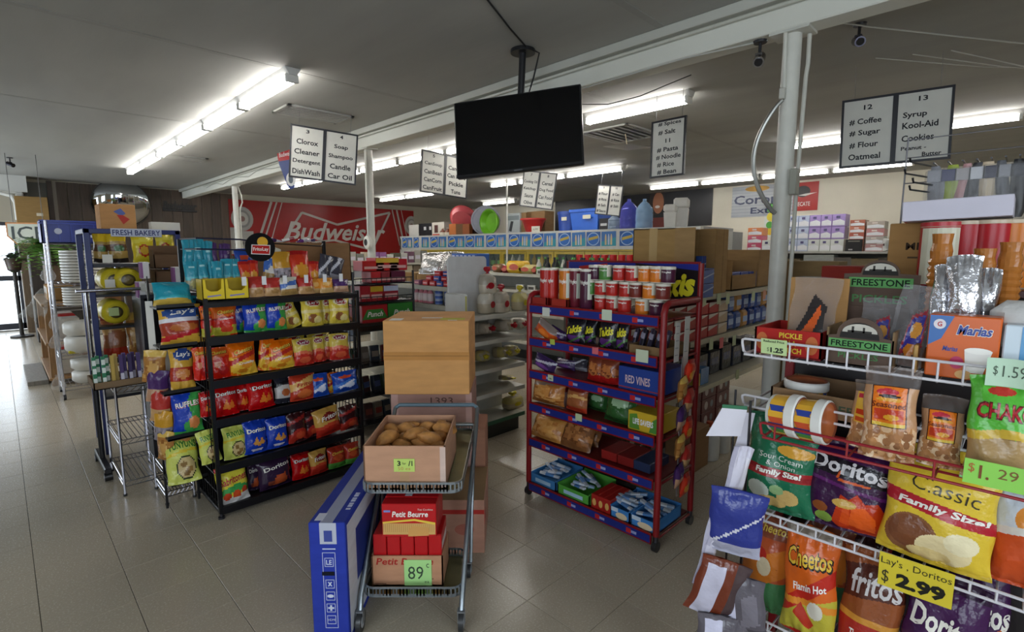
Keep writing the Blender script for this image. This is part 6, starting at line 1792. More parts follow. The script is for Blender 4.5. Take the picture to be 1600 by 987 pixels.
FW = 'on %s of the front wire rack'
FG = 'bags on the front wire rack'
face_row('x', FX + .075, .64, [('sourcream', 1164, 1282, 655), ('purplefamily', 1262, 1402, 700, .02), ('classic', 1378, 1572, 722, -.01), ('orangefamily', 1553, 1690, 775, .03)], FW % 'third shelf', FG, -PI / 2, .16, (100, 130), .10)
face_row('x', FX + .07, .25, [('puffsbig', 1160, 1238, 815, .02), ('flaminbig', 1228, 1320, 832, -.02), ('fritosbig', 1312, 1418, 872), ('purplebig', 1405, 1545, 905)], FW % 'lowest shelf', FG, -PI / 2, .12, (90, 120), .08)
face_row('x', FX + .2, .25, [('puffsbig', 1255, 1340, 800), ('darkhot', 1330, 1400, 840), ('purplebig', 1480, 1600, 880)], 'in back on lowest front rack shelf', FG, -PI / 2, .1, (30, 40), .08)
face_row('x', FX + .2, .64, [('purpletortilla', 1270, 1370, 690), ('classic', 1420, 1540, 705)], 'in back on third front rack shelf', FG, -PI / 2, .1, (30, 40), .08)
face_row('x', 1.70, .952, [('originalrind', 1326, 1400, 598, .05), ('seasoned', 1352, 1444, 576), ('seasoned', 1438, 1512, 620, .04), ('charro', 1516, 1640, 592)], 'in the red basket of the front rack', FG, -PI / 2, .12, (84, 110), .07)

# tubs lying in the red basket
def tub(m, r, h):
    m.lathe([(0, 0), (r * .92, 0), (r * .94, .01), (r * .97, h * .5), (r, h - .03), (r * 1.06, h - .028), (r * 1.06, h - .004), (r * .98, h), (r * .9, h - .004), (0, h - .004)], 28,
            ['#c9c9c2', '#c9c9c2', '#d8a434', '#d8a434', '#d4d2cc', '#d9d7d2', '#d9d7d2', '#8a4a34', '#b5653a'], cap=False)
    mp = lambda a, b: ((r * .985 + .001) * math.sin(a / r), -(r * .985 + .001) * math.cos(a / r), b)
    for q in range(8):
        a0 = -r * 1.2 + q * r * .3
        c = ('#d9a434', '#2f418f', '#d9a434', '#c2502f', '#2f418f', '#4a8a3f', '#d9a434', '#3f5aa8')[q]
        m.add([mp(a0, h * .12), mp(a0 + r * .3, h * (.12 + .1 * (q % 2))), mp(a0 + r * .3, h * .8), mp(a0, h * (.8 - .15 * (q % 3 == 0)))], [(0, 1, 2, 3)], c)
    return m.xf(Matrix.Rotation(-PI / 2 + .25, 4, 'Z'))
m = tub(M(), .063, .085)
tub_me2 = m.mesh('dip_tub', 'gloss', .7)
for k, (px, py) in enumerate(((1212, 668), (1252, 676))):
    p = atX(px, py, 1.71)
    o = put(tub_me2, 'dip_tub', ('left', 'right')[k] + ' blue and yellow tub lying on its side in the red basket', 'tub', (1.715, p[1] + .01, 1.018), group='tubs in the red basket')
    o.rotation_euler = (PI / 2, .9, 0)
    o.rotation_euler = (PI / 2 - .06, 0, -.12)
ct = open_box('snack_carton', 'brown open carton holding a white lidded tub on the second wire shelf', 'box', (FX + .02, .41, 1.012), (.30, .26, .075), -PI / 2, '#7d6247',
              lambda m, w, d, h: m.text('FREE', .09, h * .5, .09, .025, '#3d4a38', y=-.0008, bold=.02))
p = atX(1258, 606, 1.87)
put(tub_me2, 'dip_tub', 'upright tub with white lid inside the brown carton', 'tub', (1.88, p[1], 1.018))

# top wire shelf goods
def dpick(m, w, d, h):
    for q, s in enumerate(('PICKLE', 'IN A', 'POUCH')): m.text(s, .01, h * (.78 - q * .27), w * (.34 if q != 1 else .18), h * .2, '#cfae3a', y=-.001, bold=.03)
    for s in (-.38, .36): m.shape(('e', w * s, h * .5, w * .09, h * .33, '#b5653a'), -.0008)
    m.box(-w / 2, w / 2, -.0007, 0, 0, h * .06, '#6d1418')
pb = open_box('pickle_carton', 'red display tray reading PICKLE IN A POUCH on the top wire shelf', 'box', (FX + .03, .525, 1.19), (.20, .24, .088), -PI / 2, '#a3241f', dpick)
m = M(); m.box(-.075, .10, 0, .006, 0, .24, '#a37a4a', .001); put(m.mesh('cardboard_flap', 'card'), 'cardboard_flap', 'tan cardboard panel standing behind the red pickle tray', 'cardboard', (FX + .19, .50, 1.20), -PI / 2, .05)
face_row('x', FX + .075, 1.20, [('baggie', 1228, 1306, 432)], 'in the red pickle tray', FG, -PI / 2, .35, (36, 44), .03, catg='snack bag')
BR = '#5b4a40'
fb = thing('freestone_display', 'brown display carton reading FREESTONE PICKLES with header card', 'box', (FX + .03, .33, 1.19), -PI / 2)
w = .168
m = M()
m.box(-w / 2, w / 2, .22, .226, 0, .16, BR); m.box(-w / 2, -w / 2 + .004, 0, .22, 0, .11, '#7d6548'); m.box(w / 2 - .004, w / 2, 0, .22, 0, .11, '#7d6548'); m.box(-w / 2, w / 2, 0, .22, 0, .004, BR)
arch = [(-w / 2, 0), (w / 2, 0), (w / 2, .085)] + [(.058 * math.cos(a * PI / 12), .09 + .055 * math.sin(a * PI / 12)) for a in range(0, 13)] + [(-w / 2, .085)]
m.prism(arch, 0, .004, BR)
m.add([(.05 * math.cos(a * PI / 12), -.0008, .082 + .048 * math.sin(a * PI / 12)) for a in range(13)], [tuple(range(13))], '#2c2a28')
m.add([(.044 * math.cos(a * PI / 12), -.0014, .10 + .026 * math.sin(a * PI / 12)) for a in range(13)], [tuple(range(13))], '#bdb9ae')
m.box(-.03, .03, -.002, -.0014, .10, .106, '#3a3835'); m.box(-.02, -.014, -.002, -.0014, .10, .118, '#3a3835'); m.box(.008, .013, -.002, -.0014, .10, .116, '#3a3835')
m.box(-w * .46, w * .46, -.003, -.001, .052, .078, '#5f9a5a')
m.text('FREESTONE', 0, .065, w * .84, .018, '#16261a', y=-.0035, bold=.02)
m.text('PICKLES', 0, .03, w * .6, .018, '#4d7a4c', y=-.001, bold=.02)
m.part('tray', 'card', fb)
m = M()
hdr = [(-w / 2 - .015, .10), (w / 2 + .02, .10), (w / 2 + .02, .265)] + [(.052 * math.cos(a * PI / 12), .268 + .042 * math.sin(a * PI / 12)) for a in range(13)] + [(-w / 2 - .015, .265)]
m.prism(hdr, .226, .23, BR)
m.add([(.048 * math.cos(a * PI / 12), .2252, .262 + .042 * math.sin(a * PI / 12)) for a in range(13)], [tuple(range(13))], '#2c2a28')
m.add([(.042 * math.cos(a * PI / 12), .2246, .276 + .024 * math.sin(a * PI / 12)) for a in range(13)], [tuple(range(13))], '#bdb9ae')
m.box(-.03, .03, .224, .2246, .276, .281, '#3a3835'); m.box(-.02, -.014, .224, .2246, .276, .292, '#3a3835'); m.box(.01, .014, .224, .2246, .276, .29, '#3a3835')
m.box(-w * .5, w * .52, .2235, .2255, .222, .254, '#5f9a5a')
m.text('FREESTONE', .002, .238, w * .92, .022, '#16261a', y=.223, bold=.02)
m.text('PICKLES', .002, .185, w * .88, .026, '#4d7a4c', y=.2245, bold=.02)
m.part('header_card', 'card', fb)
face_row('x', FX + .06, 1.20, [('klass', 1380, 1450, 446, .02, .12), ('klass', 1340, 1402, 466, .06)], 'in the brown pickle carton', FG, -PI / 2, .25, (34, 40), .03, catg='snack bag')
def dmar(m, w, d, h):
    m.shape(('p', [(-w / 2 + .002, h - .002), (-w / 2 + .002, h * .5), (-w * .3, h * .62), (-w * .14, h - .002)], '#3466a8'), -.0006)
    m.shape(('e', -w * .34, h * .85, w * .09, h * .08, '#d9d4d8'), -.0012); m.text('G', -w * .34, h * .85, w * .07, h * .08, '#b3242e', y=-.0018, bold=.03)
    m.text('Marias', w * .15, h * .78, w * .5, h * .17, W_, y=-.001, shear=.25, bold=.06); m.text('Marias', w * .15, h * .78, w * .48, h * .15, '#2c3f8f', y=-.0016, shear=.25, bold=.03)
    m.text('Marias', -w * .16, h * .47, w * .22, h * .08, '#2c3f8f', y=-.001, shear=.25, bold=.03)
    m.shape(('p', [(w * .08, h * .12), (w * .32, h * .12), (w * .42, h * .48), (w * .04, h * .48)], '#e6e2dc'), -.001); m.shape(('e', w * .23, h * .47, w * .19, h * .05, '#f2efe8'), -.0016)
    m.shape(('e', -w * .05, h * .26, w * .1, h * .1, '#b8285a'), -.0018); m.shape(('e', w * .06, h * .08, w * .12, h * .07, '#d9a868'), -.0022)
p0 = atX(1453, 490, FX + .04); p1 = atX(1560, 560, FX + .04)
carton('cookie_box', 'orange cookie box reading Marias on the top wire shelf', 'box', (FX + .04, (p0[1] + p1[1]) / 2, 1.19), (p0[1] - p1[1], .07, p0[2] - 1.19), -PI / 2, '#cf5f1f', dmar, 'gloss')
def dblue(m, w, d, h):
    m.shape(('r', -w * .30, -w * .2, h * .35, h * .98, '#5f9ac9'), -.0008); m.shape(('r', -w * .08, w * .02, h * .45, h * .8, '#3a2c5a'), -.001); m.shape(('e', -w * .2, h * .12, w * .2, h * .1, '#c9a468'), -.0008)
carton('cookie_box', 'white and blue cookie box at the right edge of the top wire shelf', 'box', (FX + .04, p1[1] - .085, 1.19), (.16, .07, .155), -PI / 2, '#c9d6e0', dblue, 'gloss')
m = M(); m.box(0, .01, 0, .1, 0, .08, '#b08a4e', .003); put(m.mesh('folded_bag', 'paper'), 'folded_bag', 'folded tan paper sleeve between pickle carton and orange box', 'paper sleeve', (FX + .04, p0[1] + .028, 1.19), -PI / 2)
# foil and cracker sleeves behind the cookie boxes, on a riser
m = M(); m.box(1.88, 2.08, -.45, .25, 1.19, 1.25, '#7a4a2a', .003); tag(m.part('riser_box', 'card'), 'flat brown box under the foil cracker sleeves', 'box')
face_row('x', FX + .14, 1.25, [('silver', 1453, 1492, 412), ('silver', 1488, 1548, 398, -.01, -.1), ('silver', 1522, 1562, 418, .03)], 'above the orange cookie box', 'foil sleeves', -PI / 2, .12, (24, 34), .05, catg='foil sleeve')
for o in C.objects:
    if o.get('category') == 'foil sleeve':
        o['label'] = o['label'].replace('dark silver snack bag', 'shiny silver foil cracker sleeve')
        o.data.materials[0] = MATS['foil']
        a_ = o.data.color_attributes['Col']; a_.data.foreach_set('color', [.62, .62, .66, 1.] * len(a_.data))
m = M()
cr = .03
prof = []
for q in range(26): prof += [(cr * (.84 if q % 2 else 1.), q * .007)]
prof = [(0, -.002)] + prof + [(cr * .9, .19), (cr * .75, .205), (cr * .85, .225), (0, .222)]
m.lathe(prof, 16, '#a8692e', cap=False)
sl_me = m.mesh('cracker_sleeve', 'film', .3)
for k, (px, py, x_) in enumerate(((1474, 365, 1.98), (1540, 388, 1.98), (1582, 378, 2.0))):
    p = atX(px, py, x_)
    put(sl_me, 'cracker_sleeve', 'brown sleeve of round crackers, %s below the coffee cans' % nth(k), 'cracker sleeve', (x_, p[1], 1.25), scale=(1, 1, (p[2] - 1.25) / .225), group='cracker sleeves')
p = atX(1585, 440, 1.9)
m = M(); m.box(-.06, .06, 0, .08, 0, .15, '#c9c7c4', .03); put(m.mesh('white_bag', 'film', 1.2), 'white_bag', 'rounded white bag at the right edge behind the cookie boxes', 'bag', (1.85, p[1] - .02, 1.25), -PI / 2)

# coffee shelf behind
cs = thing('coffee_shelf', 'tall dark shelf with coffee cans and hanging kitchen tools at right', 'shelf', (2.2, -.6, 0))
M().box(2.2, 2.62, -.6, .40, 1.385, 1.41, '#4a2a26', .003).part('shelf', 'paint', cs, world=True)
M().box(2.2, 2.62, -.6, .40, .1, .125, '#4a2a26', .003).part('shelf', 'paint', cs, world=True)
for y in (.39, -.59): M().box(2.22, 2.6, y - .012, y + .012, 0, 1.385, '#5a1a1c', .003).part('side_panel', 'paint', cs, world=True)
M().box(2.62, 2.64, -.6, .40, 0, 1.45, '#26221f').part('back_panel', 'paint', cs, world=True)
for y in (.38, -.2): M().cyl((2.63, y, 1.45), (2.63, y, 1.98), .003, 6, '#6a6a6e').part('wire_upright', 'steel', cs, world=True)
for z in (1.9, 1.97, 1.8): M().cyl((2.63, -.6, z), (2.63, .38, z), .0022, 6, '#6a6a6e').part('wire_rail', 'steel', cs, world=True)
for k, (px, c, tx, l2) in enumerate(((1472, '#a8242c', None, 1), (1510, '#a8242c', None, 0), (1550, '#ab1f28', None, 0), (1583, '#c9711f', None, 0))):
    p = atX(px, 380, 2.3)
    me = can_mesh((.062, .062, .05, .05)[k], .22, c, '#c9b9a0', c, tx, W_, None)
    if l2:
        m = M(); r = .062
        m.lathe([(r * .95, 0), (r, .004), (r, .2), (r * 1.03, .202), (r * 1.03, .216), (r * .9, .22)], 22, ['#a8242c', '#a8242c', '#c9b9a0', '#b5343a', '#c9b9a0'])
        mp = lambda a, b: ((r + .001) * math.sin(a / r), -(r + .001) * math.cos(a / r), b)
        for q in range(9):
            a0 = -r * 1.3 + q * r * .2
            m.add([mp(a0, .006), mp(a0 + r * .2, .006), mp(a0 + r * .2, .196), mp(a0, .196)], [(0, 1, 2, 3)], '#cdc9b2')
        for q in range(7): m.add([mp(-r * 1.1, .03 + q * .024), mp(-r * .6, .03 + q * .024), mp(-r * .6, .034 + q * .024), mp(-r * 1.1, .034 + q * .024)], [(0, 1, 2, 3)], '#8a8874')
        me = m.mesh('can', 'gloss', .7)
    put(me, 'coffee_can', ('red coffee can turned to its cream label', 'wide red coffee can beside the cream labelled one', 'plain red coffee can, third in the row', 'orange coffee can at the right edge')[k], 'can', (2.3 + .02 * (k % 2), p[1], 1.41), -PI / 2 + .35, group='coffee cans')
p0 = atX(1416, 335, 2.3); p1 = atX(1586, 320, 2.3)
carton('white_box', 'long white cardboard box lying on the coffee cans', 'box', (2.22, (p0[1] + p1[1]) / 2, 1.634), (p0[1] - p1[1], .2, .066), -PI / 2, '#c9c5d2', None, 'paper', bev=.002, roll=-.03)
def dmel(m, w, d, h): m.text('MELL', w * .15, h * .62, w * .6, h * .12, '#3a2c20', y=-.0008, bold=.02); m.box(-w * .1, w * .3, -.0008, 0, h * .42, h * .45, '#5a4630')
p = atX(1430, 365, 2.45)
carton('cardboard_box', 'brown box printed MELL left of the coffee cans', 'box', (2.36, p[1] - .01, 1.41), (.15, .22, .22), -PI / 2, '#a07a4a', dmel)
m = M(); m.lathe([(0, 0), (.02, 0), (.028, .03), (.03, .05), (.012, .055), (.0, .06)], 12, ['#b3282a', '#b3282a', '#d4d0cc', '#d4d0cc', '#d4d0cc'], cap=False)
p = atX(1412, 322, 2.4); put(m.mesh('small_jar', 'gloss', .8), 'small_jar', 'small red and white jar beside the long white box', 'jar', (2.4, p[1] - .03, 1.632), scale=(1.1, 1.1, 1.1))
# kitchen tools on hooks
for k in range(7):
    px = 1462 + k * 22
    p = atX(px, 262 - k * 2, 2.55)
    t = thing('hanging_tool', ('grey whisk', 'green and yellow sponge pack', 'pink handled brush', 'dark spatula', 'beige wooden spoon pack', 'grey ladle', 'black glove pack')[k] + ' hanging on a hook above the coffee cans, ' + nth(k), 'kitchen tool', (2.55, p[1], p[2]), -PI / 2, 'kitchen tools on hooks')
    M().cyl((0, -.06, .01), (0, .09, .01), .003, 6, '#3a3a3e').part('hook', 'steel', t)
    c = ('#7a7a80', '#9aa83a', '#b98a8a', '#2c2a2e', '#c9b598', '#55565c', '#1b1a1e')[k]
    m = M()
    vs = []; fs = []
    for q in range(9):
        s = q / 8
        wv = .006 + .018 * math.sin(PI * (.12 + .8 * s)) * (1 + .3 * math.sin(k * 2 + 3 * s)); yv = .004 + .012 * s
        for a in range(8): vs.append((wv * math.cos(a * PI / 4) + .012 * math.sin(2.5 * s + k), yv * math.sin(a * PI / 4), .005 - .2 * s))
    for q in range(8):
        for a in range(8): fs.append((q * 8 + a, q * 8 + (a + 1) % 8, (q + 1) * 8 + (a + 1) % 8, (q + 1) * 8 + a))
    m.add(vs, fs, c); m.part('tool', 'plastic', t)
    m = M(); m.box(-.02, .022, -.02, -.0185, -.055, -.012, ('#8a8a90', '#3a3a5f', '#a09a9a', '#c0c0c4', '#22223a', '#8a8a90', '#404048')[k]); m.part('label_card', 'paper', t)
    m = M(); m.box(-.028, .03, -.026, .02, -.215, -.005, '#bbb', .012); m.part('clear_sleeve', 'clear', t)
for k, (px, py) in enumerate(((1448, 258), (1440, 275), (1452, 288), (1447, 299))):
    p = atX(px, py, 2.55)
    m = M(); m.tube([(2.38, p[1] + .03, p[2] + .01), (2.39, p[1] + .028, p[2] - .004), (2.63, p[1] - .03, p[2] - .004)], .0035, 6, '#3a3a3e')
    tag(m.part('peg_hook', 'steel'), 'empty steel peg hook, %s from top beside the hanging tools' % ('first', 'second', 'third', 'fourth')[k], 'hook', 'empty peg hooks')
m = M()
for y in (-.02, -.14):
    m.box(2.48, 2.51, y - .008, y + .008, 1.41, 2.05, '#b3894e')
m.box(2.48, 2.51, -.148, -.012, 2.03, 2.05, '#b3894e'); m.box(2.505, 2.52, -.14, -.02, 1.6, 2.0, '#17151a')
tag(m.part('wooden_easel', 'wood'), 'pale wooden easel holding a black board at upper right', 'easel')

# price cards on the front rack
def fcard(px, py, X, w, h, col, texts, name, lab, tilt=.12, curl=0., rz=0.):
    p = atX(px, py, X)
    t = front
    m = M()
    n = 8
    vs = []
    for i in range(n + 1):
        a = -w / 2 + w * i / n
        vs += [(a, -curl * (a / (w / 2)) ** 2, -h / 2), (a, -curl * (a / (w / 2)) ** 2, h / 2)]
    fs = [(2 * i, 2 * i + 2, 2 * i + 3, 2 * i + 1) for i in range(n)]
    m.add(vs, fs, col); m.add([(a, b + .001, c) for a, b, c in vs], [tuple(reversed(f)) for f in fs], col)
    for s, fx, fz, fw, fh, tc, bd in texts:
        m.text(s, w * (fx - .5), h * (.5 - fz), w * fw, h * fh, tc, mapf=lambda a, b: (a, -curl * (a / (w / 2)) ** 2 - .0008, b), bold=bd)
    m.xf(Matrix.Translation(p) @ Matrix.Rotation(-PI / 2 + rz, 4, 'Z') @ Matrix.Rotation(tilt, 4, 'X'))
    return m.part(name, 'paper', front, world=True, label=lab)
fcard(1209, 542, FX - .012, .078, .05, '#b9cf94', [('Reduced Price', .5, .14, .8, .16, '#22301f', .02), ('$', .28, .7, .08, .3, '#5a6a4c', 0), ('1.25', .62, .7, .5, .34, '#16201a', .04)], 'price_card', 'pale green card reading Reduced Price 1.25')
fcard(1578, 583, FX - .03, .085, .072, '#b9d6bd', [('$', .2, .45, .1, .36, '#4a5a4c', 0), ('1.59', .6, .45, .5, .4, '#4a5a4c', 0)], 'price_card', 'pale mint card at the right edge', curl=.008)
fcard(1556, 744, 1.625, .115, .064, '#8fd05a', [('$', .12, .35, .1, .4, '#b06a3a', 0), ('1.', .32, .45, .16, .55, '#7a4a2a', .02), ('29', .68, .38, .3, .4, '#7a5a34', 0)], 'price_card', 'bright green card reading 1.29', rz=.05)
fcard(1429, 905, FX - .016, .165, .108, '#d3bf34', [("Lay's , Doritos", .5, .24, .94, .26, '#2c2a18', 0), ('$', .1, .70, .1, .42, '#3a3820', 0), ('2.99', .58, .68, .66, .42, '#16150e', .05)], 'price_card', "yellow card reading 2.99", rz=.04)

# bags clipped along the left end of the rack
hs = thing('clip_strip', 'tall clip strip of snack pouches at the left end of the front rack', 'bag strip', (1.66, .63, 1.02), -PI / 2 + .5)
M().cyl((0, .012, -.98), (0, .012, .06), .0035, 6, '#17171a').part('strip_wire', 'paint', hs)
m = M(); m.prism([(-.085, -.10), (.02, -.09), (.035, .0), (-.04, .0)], -.006, -.003, '#cfccd6'); m.box(-.04, .035, -.0062, -.003, .0, .012, '#2f6a4a')
m.prism([(-.01, -.2), (.03, -.2), (.06, -.01), (.03, -.01)], -.002, .0, '#bdbac4')
m.part('header_card', 'paper', hs)
ART['whitepouch'] = ('white', '#c9c6d4', [('r', -1, -.7, 0, 1, '#a9a6b8'), ('r', .3, .9, .1, .9, '#d6d4de')], [])
ART['silverpouch'] = ('silver', '#5d5860', [('r', -.75, -.1, .3, .92, '#c9c7dc'), ('r', -1, 1, 0, .2, '#4a464e'), ('p', [(.1, .2), (.8, .3), (.7, .8), (.2, .7)], '#77727c')], [])
ART['brownpouch'] = ('brown', '#6d3220', [('r', -.75, .0, .0, .9, '#bdbacc'), ('r', .4, 1, 0, 1, '#4a3a3c')], [])
for k, (kd, x, z, w_, h_, ry, rzz) in enumerate((('whitepouch', -.045, -.46, .075, .36, .2, .5), ('darkbag', .005, -.47, .17, .23, .06, -.15), ('whitepouch', -.085, -.60, .07, .34, .16, .7), ('brownpouch', -.06, -.70, .16, .22, .25, .1), ('silverpouch', .05, -.76, .17, .22, -.1, -.3), ('silverpouch', -.03, -.92, .17, .24, .1, .1))):
    o = bpy.data.objects.new('pouch', bag(kd, w_, h_, k, 24, 30, .05 if kd != 'whitepouch' else .02)); C.objects.link(o); o.parent = hs
    o.location = (x, -.05 - .01 * (k % 2), z); o.rotation_euler = (.08, ry, rzz)
# ------------------------------------------------------------------ end cap with tied bags, gondola behind it
EX0, EX1, EY0, EY1 = 2.50, 3.10, 2.95, 3.24
SH = '#b9b7ac'
ec = thing('end_shelf', 'white end-of-aisle shelf unit with bagged breads beside the cart boxes', 'shelf', (EX0, EY0, 0))
m = M(); m.box(EX0 - .02, EX0 + .004, EY0 + .02, EY1, .02, 1.205, '#bcbcb8', .012); m.part('side_panel', 'paint', ec, world=True)
m = M(); m.box(EX0 - .026, EX0 - .02, EY0 + .012, EY0 + .026, .02, 1.19, '#a9a344', .002); m.part('edge_strip', 'plastic', ec, world=True)
rad = .035
pl_ = [(EX0, 1.0), (EX0 + .40, 1.0)] + [(EX0 + .40 - rad + rad * math.cos(a * PI / 12), 1.485 - rad + rad * math.sin(a * PI / 12)) for a in range(7)] + [(EX0 + rad + rad * math.cos(PI / 2 + a * PI / 12), 1.485 - rad + rad * math.sin(PI / 2 + a * PI / 12)) for a in range(7)]
m = M(); m.prism(pl_, EY1 - .035, EY1 - .015, '#bdbdbd'); m.part('upper_panel', 'paint', ec, world=True)
M().box(EX0, EX1, EY1 - .012, EY1, .02, 1.2, '#a9a89f').part('back_panel', 'paint', ec, world=True)
m = M(); m.box(EX0 + .42, EX1, EY1 - .035, EY1 - .013, .9, 1.21, '#b3b3ae', .01); m.part('upper_panel', 'paint', ec, world=True)
EZ = (1.03, .83, .60, .40, .165)
for k, z in enumerate(EZ):
    m = M(); m.prism([(EX0 + .004, z - .03), (EX1, z - .03), (EX1, z - .004), (EX0 + .004, z - .004)], EY0, EY1 - .013, SH); m.box(EX0 + .004, EX1, EY0 - .006, EY0, z - .034, z - .002, '#c4c3ba' if k < 4 else '#2f5a44')
    m.part('shelf', 'paint', ec, world=True)
M().box(EX0 + .02, EX1 - .02, EY0 + .05, EY1, 0, .12, '#2b2b26').part('plinth', 'paint', ec, world=True)


def tied_bag(w, h, body, tie, band):
    """bag gathered with a tie: rounded body, narrow neck, flared top"""
    m = M()
    prof = [(.0, 0), (.95, .0), (1., .05), (1.0, .34), (.97, .58), (.78, .68), (.3, .74), (.12, .77), (.12, .79), (.3, .83), (.42, .9), (.36, .97), (.2, 1.), (0, .96)]
    cols = [body, body, body, band, band, body, tie, tie, tie, tie, tie, tie, tie]
    m.lathe([(r * w / 2, z * h) for r, z in prof], 16, cols, cap=False, sq=.72)
    out = []
    for x, y, z in m.v:
        if z < .66 * h:
            a = math.atan2(y / .72, x); k = 1 / (abs(math.cos(a)) ** 4 + abs(math.sin(a)) ** 4) ** .25
            x, y = x * k, y * k
        else:
            a = math.atan2(y, x); x, y = x * (1 + .25 * math.sin(5 * a)), y * (1 + .25 * math.sin(5 * a))
        out.append((x * (1 + .05 * math.sin(7 * z / h + 3 * x / w)), y * (1 + .06 * math.sin(9 * z / h)), z))
    m.v = out
    mp = lambda a, b: (a, -w * .385 - .002, b)
    m.shape(('e', 0, h * .3, w * .22, h * .12, tie), 0, mapf=mp)
    return m.mesh('tied_bag', 'film', 1.2)
tb = [tied_bag(.16, .23, '#b9ad98', '#a8222a', '#c9c2b4'), tied_bag(.15, .23, '#c2b8a6', '#a01e28', '#a89f90'), tied_bag(.14, .19, '#b5a98c', '#c9b930', '#c4b878')]
TBG = 'tied bags on the white end shelf'
for k, (px, z, yy, me, sc, lab) in enumerate(((760, EZ[0], .13, 0, 1., 'brown bread bag with red tie, leftmost'), (783, EZ[0], .09, 1, 1., 'brown bread bag with red tie, right of centre'), (762, EZ[0] + .155, .15, 1, .95, 'bread bag with red tie stacked on another'), (812, EZ[0], .1, 2, 1.1, 'pale bread bag with yellow tie'))):
    p = atY(px, 480, EY0 + yy)
    put(tb[me], 'bread_bag', lab + ' on the top end shelf', 'bread bag', (p[0], EY0 + yy, z), random.uniform(-.3, .3), scale=(sc, sc, sc), group=TBG)
for k, (px, si, me, lab) in enumerate(((757, 1, 1, 'red tied bread bag lying at left'), (789, 1, 0, 'red tied bread bag lying at right'), (815, 1, 1, 'red tied bread bag lying at far right'), (760, 2, 2, 'yellow tied bag lying at left'), (785, 2, 2, 'yellow tied bag lying in the middle'), (803, 2, 2, 'yellow tied bag lying at right'), (795, 3, 2, 'yellow tied bag lying flat'), (800, 4, 2, 'yellow tied bag'))):
    p = atY(px, 560, EY0 + .14)
    o = put(tb[me], 'bread_bag', lab + ' on the %s end shelf' % ('second', 'second', 'third', 'fourth', 'bottom')[si], 'bread bag', (p[0], EY0 + .13, EZ[si] + (.062 if si < 4 else .005)), group=TBG, scale=(.85, .9, .8))
    if si < 4: o.rotation_euler = (PI / 2 - .1, random.uniform(-.2, .2), random.uniform(-.5, .5)); o.location.y = EY0 + .22
    if si == 3: o.scale = (.8, .4, .8); o.location.z = EZ[si] + .03
    if si == 4: o.scale = (1.4, 1.2, .75)


def gondola(name, label, x0, x1, y0, y1, shelves, axis, top, lipc='#b3b0a2', back='#8d8a7e'):
    t = thing(name, label, 'shelf', (x0, y0, 0))
    for z in shelves:
        m = M(); m.box(x0, x1, y0, y1, z - .03, z - .004, '#aaa796'); 
        if axis == 'x': m.box(x0 - .012, x0, y0, y1, z - .036, z + .002, lipc)
        else: m.box(x0, x1, y0 - .012, y0, z - .036, z + .002, lipc)
        m.part('shelf', 'paint', t, world=True)
    if axis == 'x': M().box(x1 - .03, x1, y0, y1, 0, top, back).part('back_panel', 'paint', t, world=True)
    else: M().box(x0, x1, y1 - .03, y1, 0, top, back).part('back_panel', 'paint', t, world=True)
    M().box(x0 + .03, x1 - .03, y0 + .03, y1 - .03, 0, .06, '#2b2a26').part('plinth', 'paint', t, world=True)
    return t


# gondola whose left face shows blue cans and red boxes
GAx = 2.74
gondola('aisle_shelf', 'grey aisle shelf with blue cans and red boxes left of the end shelf', GAx, 3.1, 3.27, 5.3, (.2, .5, .80, 1.05, 1.215), 'x', 1.215)
blue_can = can_mesh(.036, .045, '#35529e', '#a9b4cc', '#6a86c2')
def gA(px, py, back=.05): return atX(px, py, GAx + back)
for c_, (px) in enumerate((686, 701, 713, 726)):
    p = gA(px, 465)
    for q in range(3):
        put(blue_can, 'food_can', 'blue food can, %s column, %s in its stack on the aisle shelf' % (nth(c_), ('lowest', 'middle', 'topmost')[q]), 'can', (GAx + .05, p[1], 1.052 + q * .0455), group='blue cans on the aisle shelf')
pb_ = M(); pb_.lathe([(0, 0), (.03, 0), (.032, .02), (.03, .09), (.014, .12), (.014, .14), (0, .14)], 12, ['#b55a68', '#c97a86', '#d9c6c4', '#c97a86', '#d6d2cc', '#d6d2cc'], cap=False); pb_me = pb_.mesh('pink_bottle', 'plastic', .8)
for k, px in enumerate((652, 659, 666, 673)):
    put(pb_me, 'pink_bottle', 'pink cleaner bottle, %s on the aisle shelf' % nth(k), 'bottle', (GAx + .05, gA(px, 465)[1], 1.052), group='pink bottles on the aisle shelf')
for row_, (z, its) in enumerate(((1.217, ((655, '#8f5a78'), (668, '#b5262a'), (679, '#b5262a'), (690, '#2f4f9a'), (701, '#b0272d'), (712, '#31559f'), (723, '#35529e'))), (1.262, ((672, '#b5262a'), (684, '#3a5aa6'), (696, '#a8242a'), (708, '#7d1f2a'), (720, '#a8242a'))), (1.307, ((684, '#b5262a'), (697, '#35529e'), (712, '#31559f'))))):
    for k, (px, c) in enumerate(its):
        carton('small_box', '%s small box, %s in %s layer on the aisle shelf' % ({'#8f5a78': 'mauve', '#7d1f2a': 'dark red'}.get(c, 'red' if c[1] > '7' else 'blue'), nth(k), ('lower', 'middle', 'upper')[row_]), 'box', (GAx + .02 + .012 * row_, gA(px, 440)[1], z), (.078, .2, .043), -PI / 2, c, lambda m, w, d, h: m.shape(('r', -w * .4, w * .4, h * .35, h * .65, '#d9a0a0'), -.0007), 'gloss', group='small boxes on the aisle shelf')
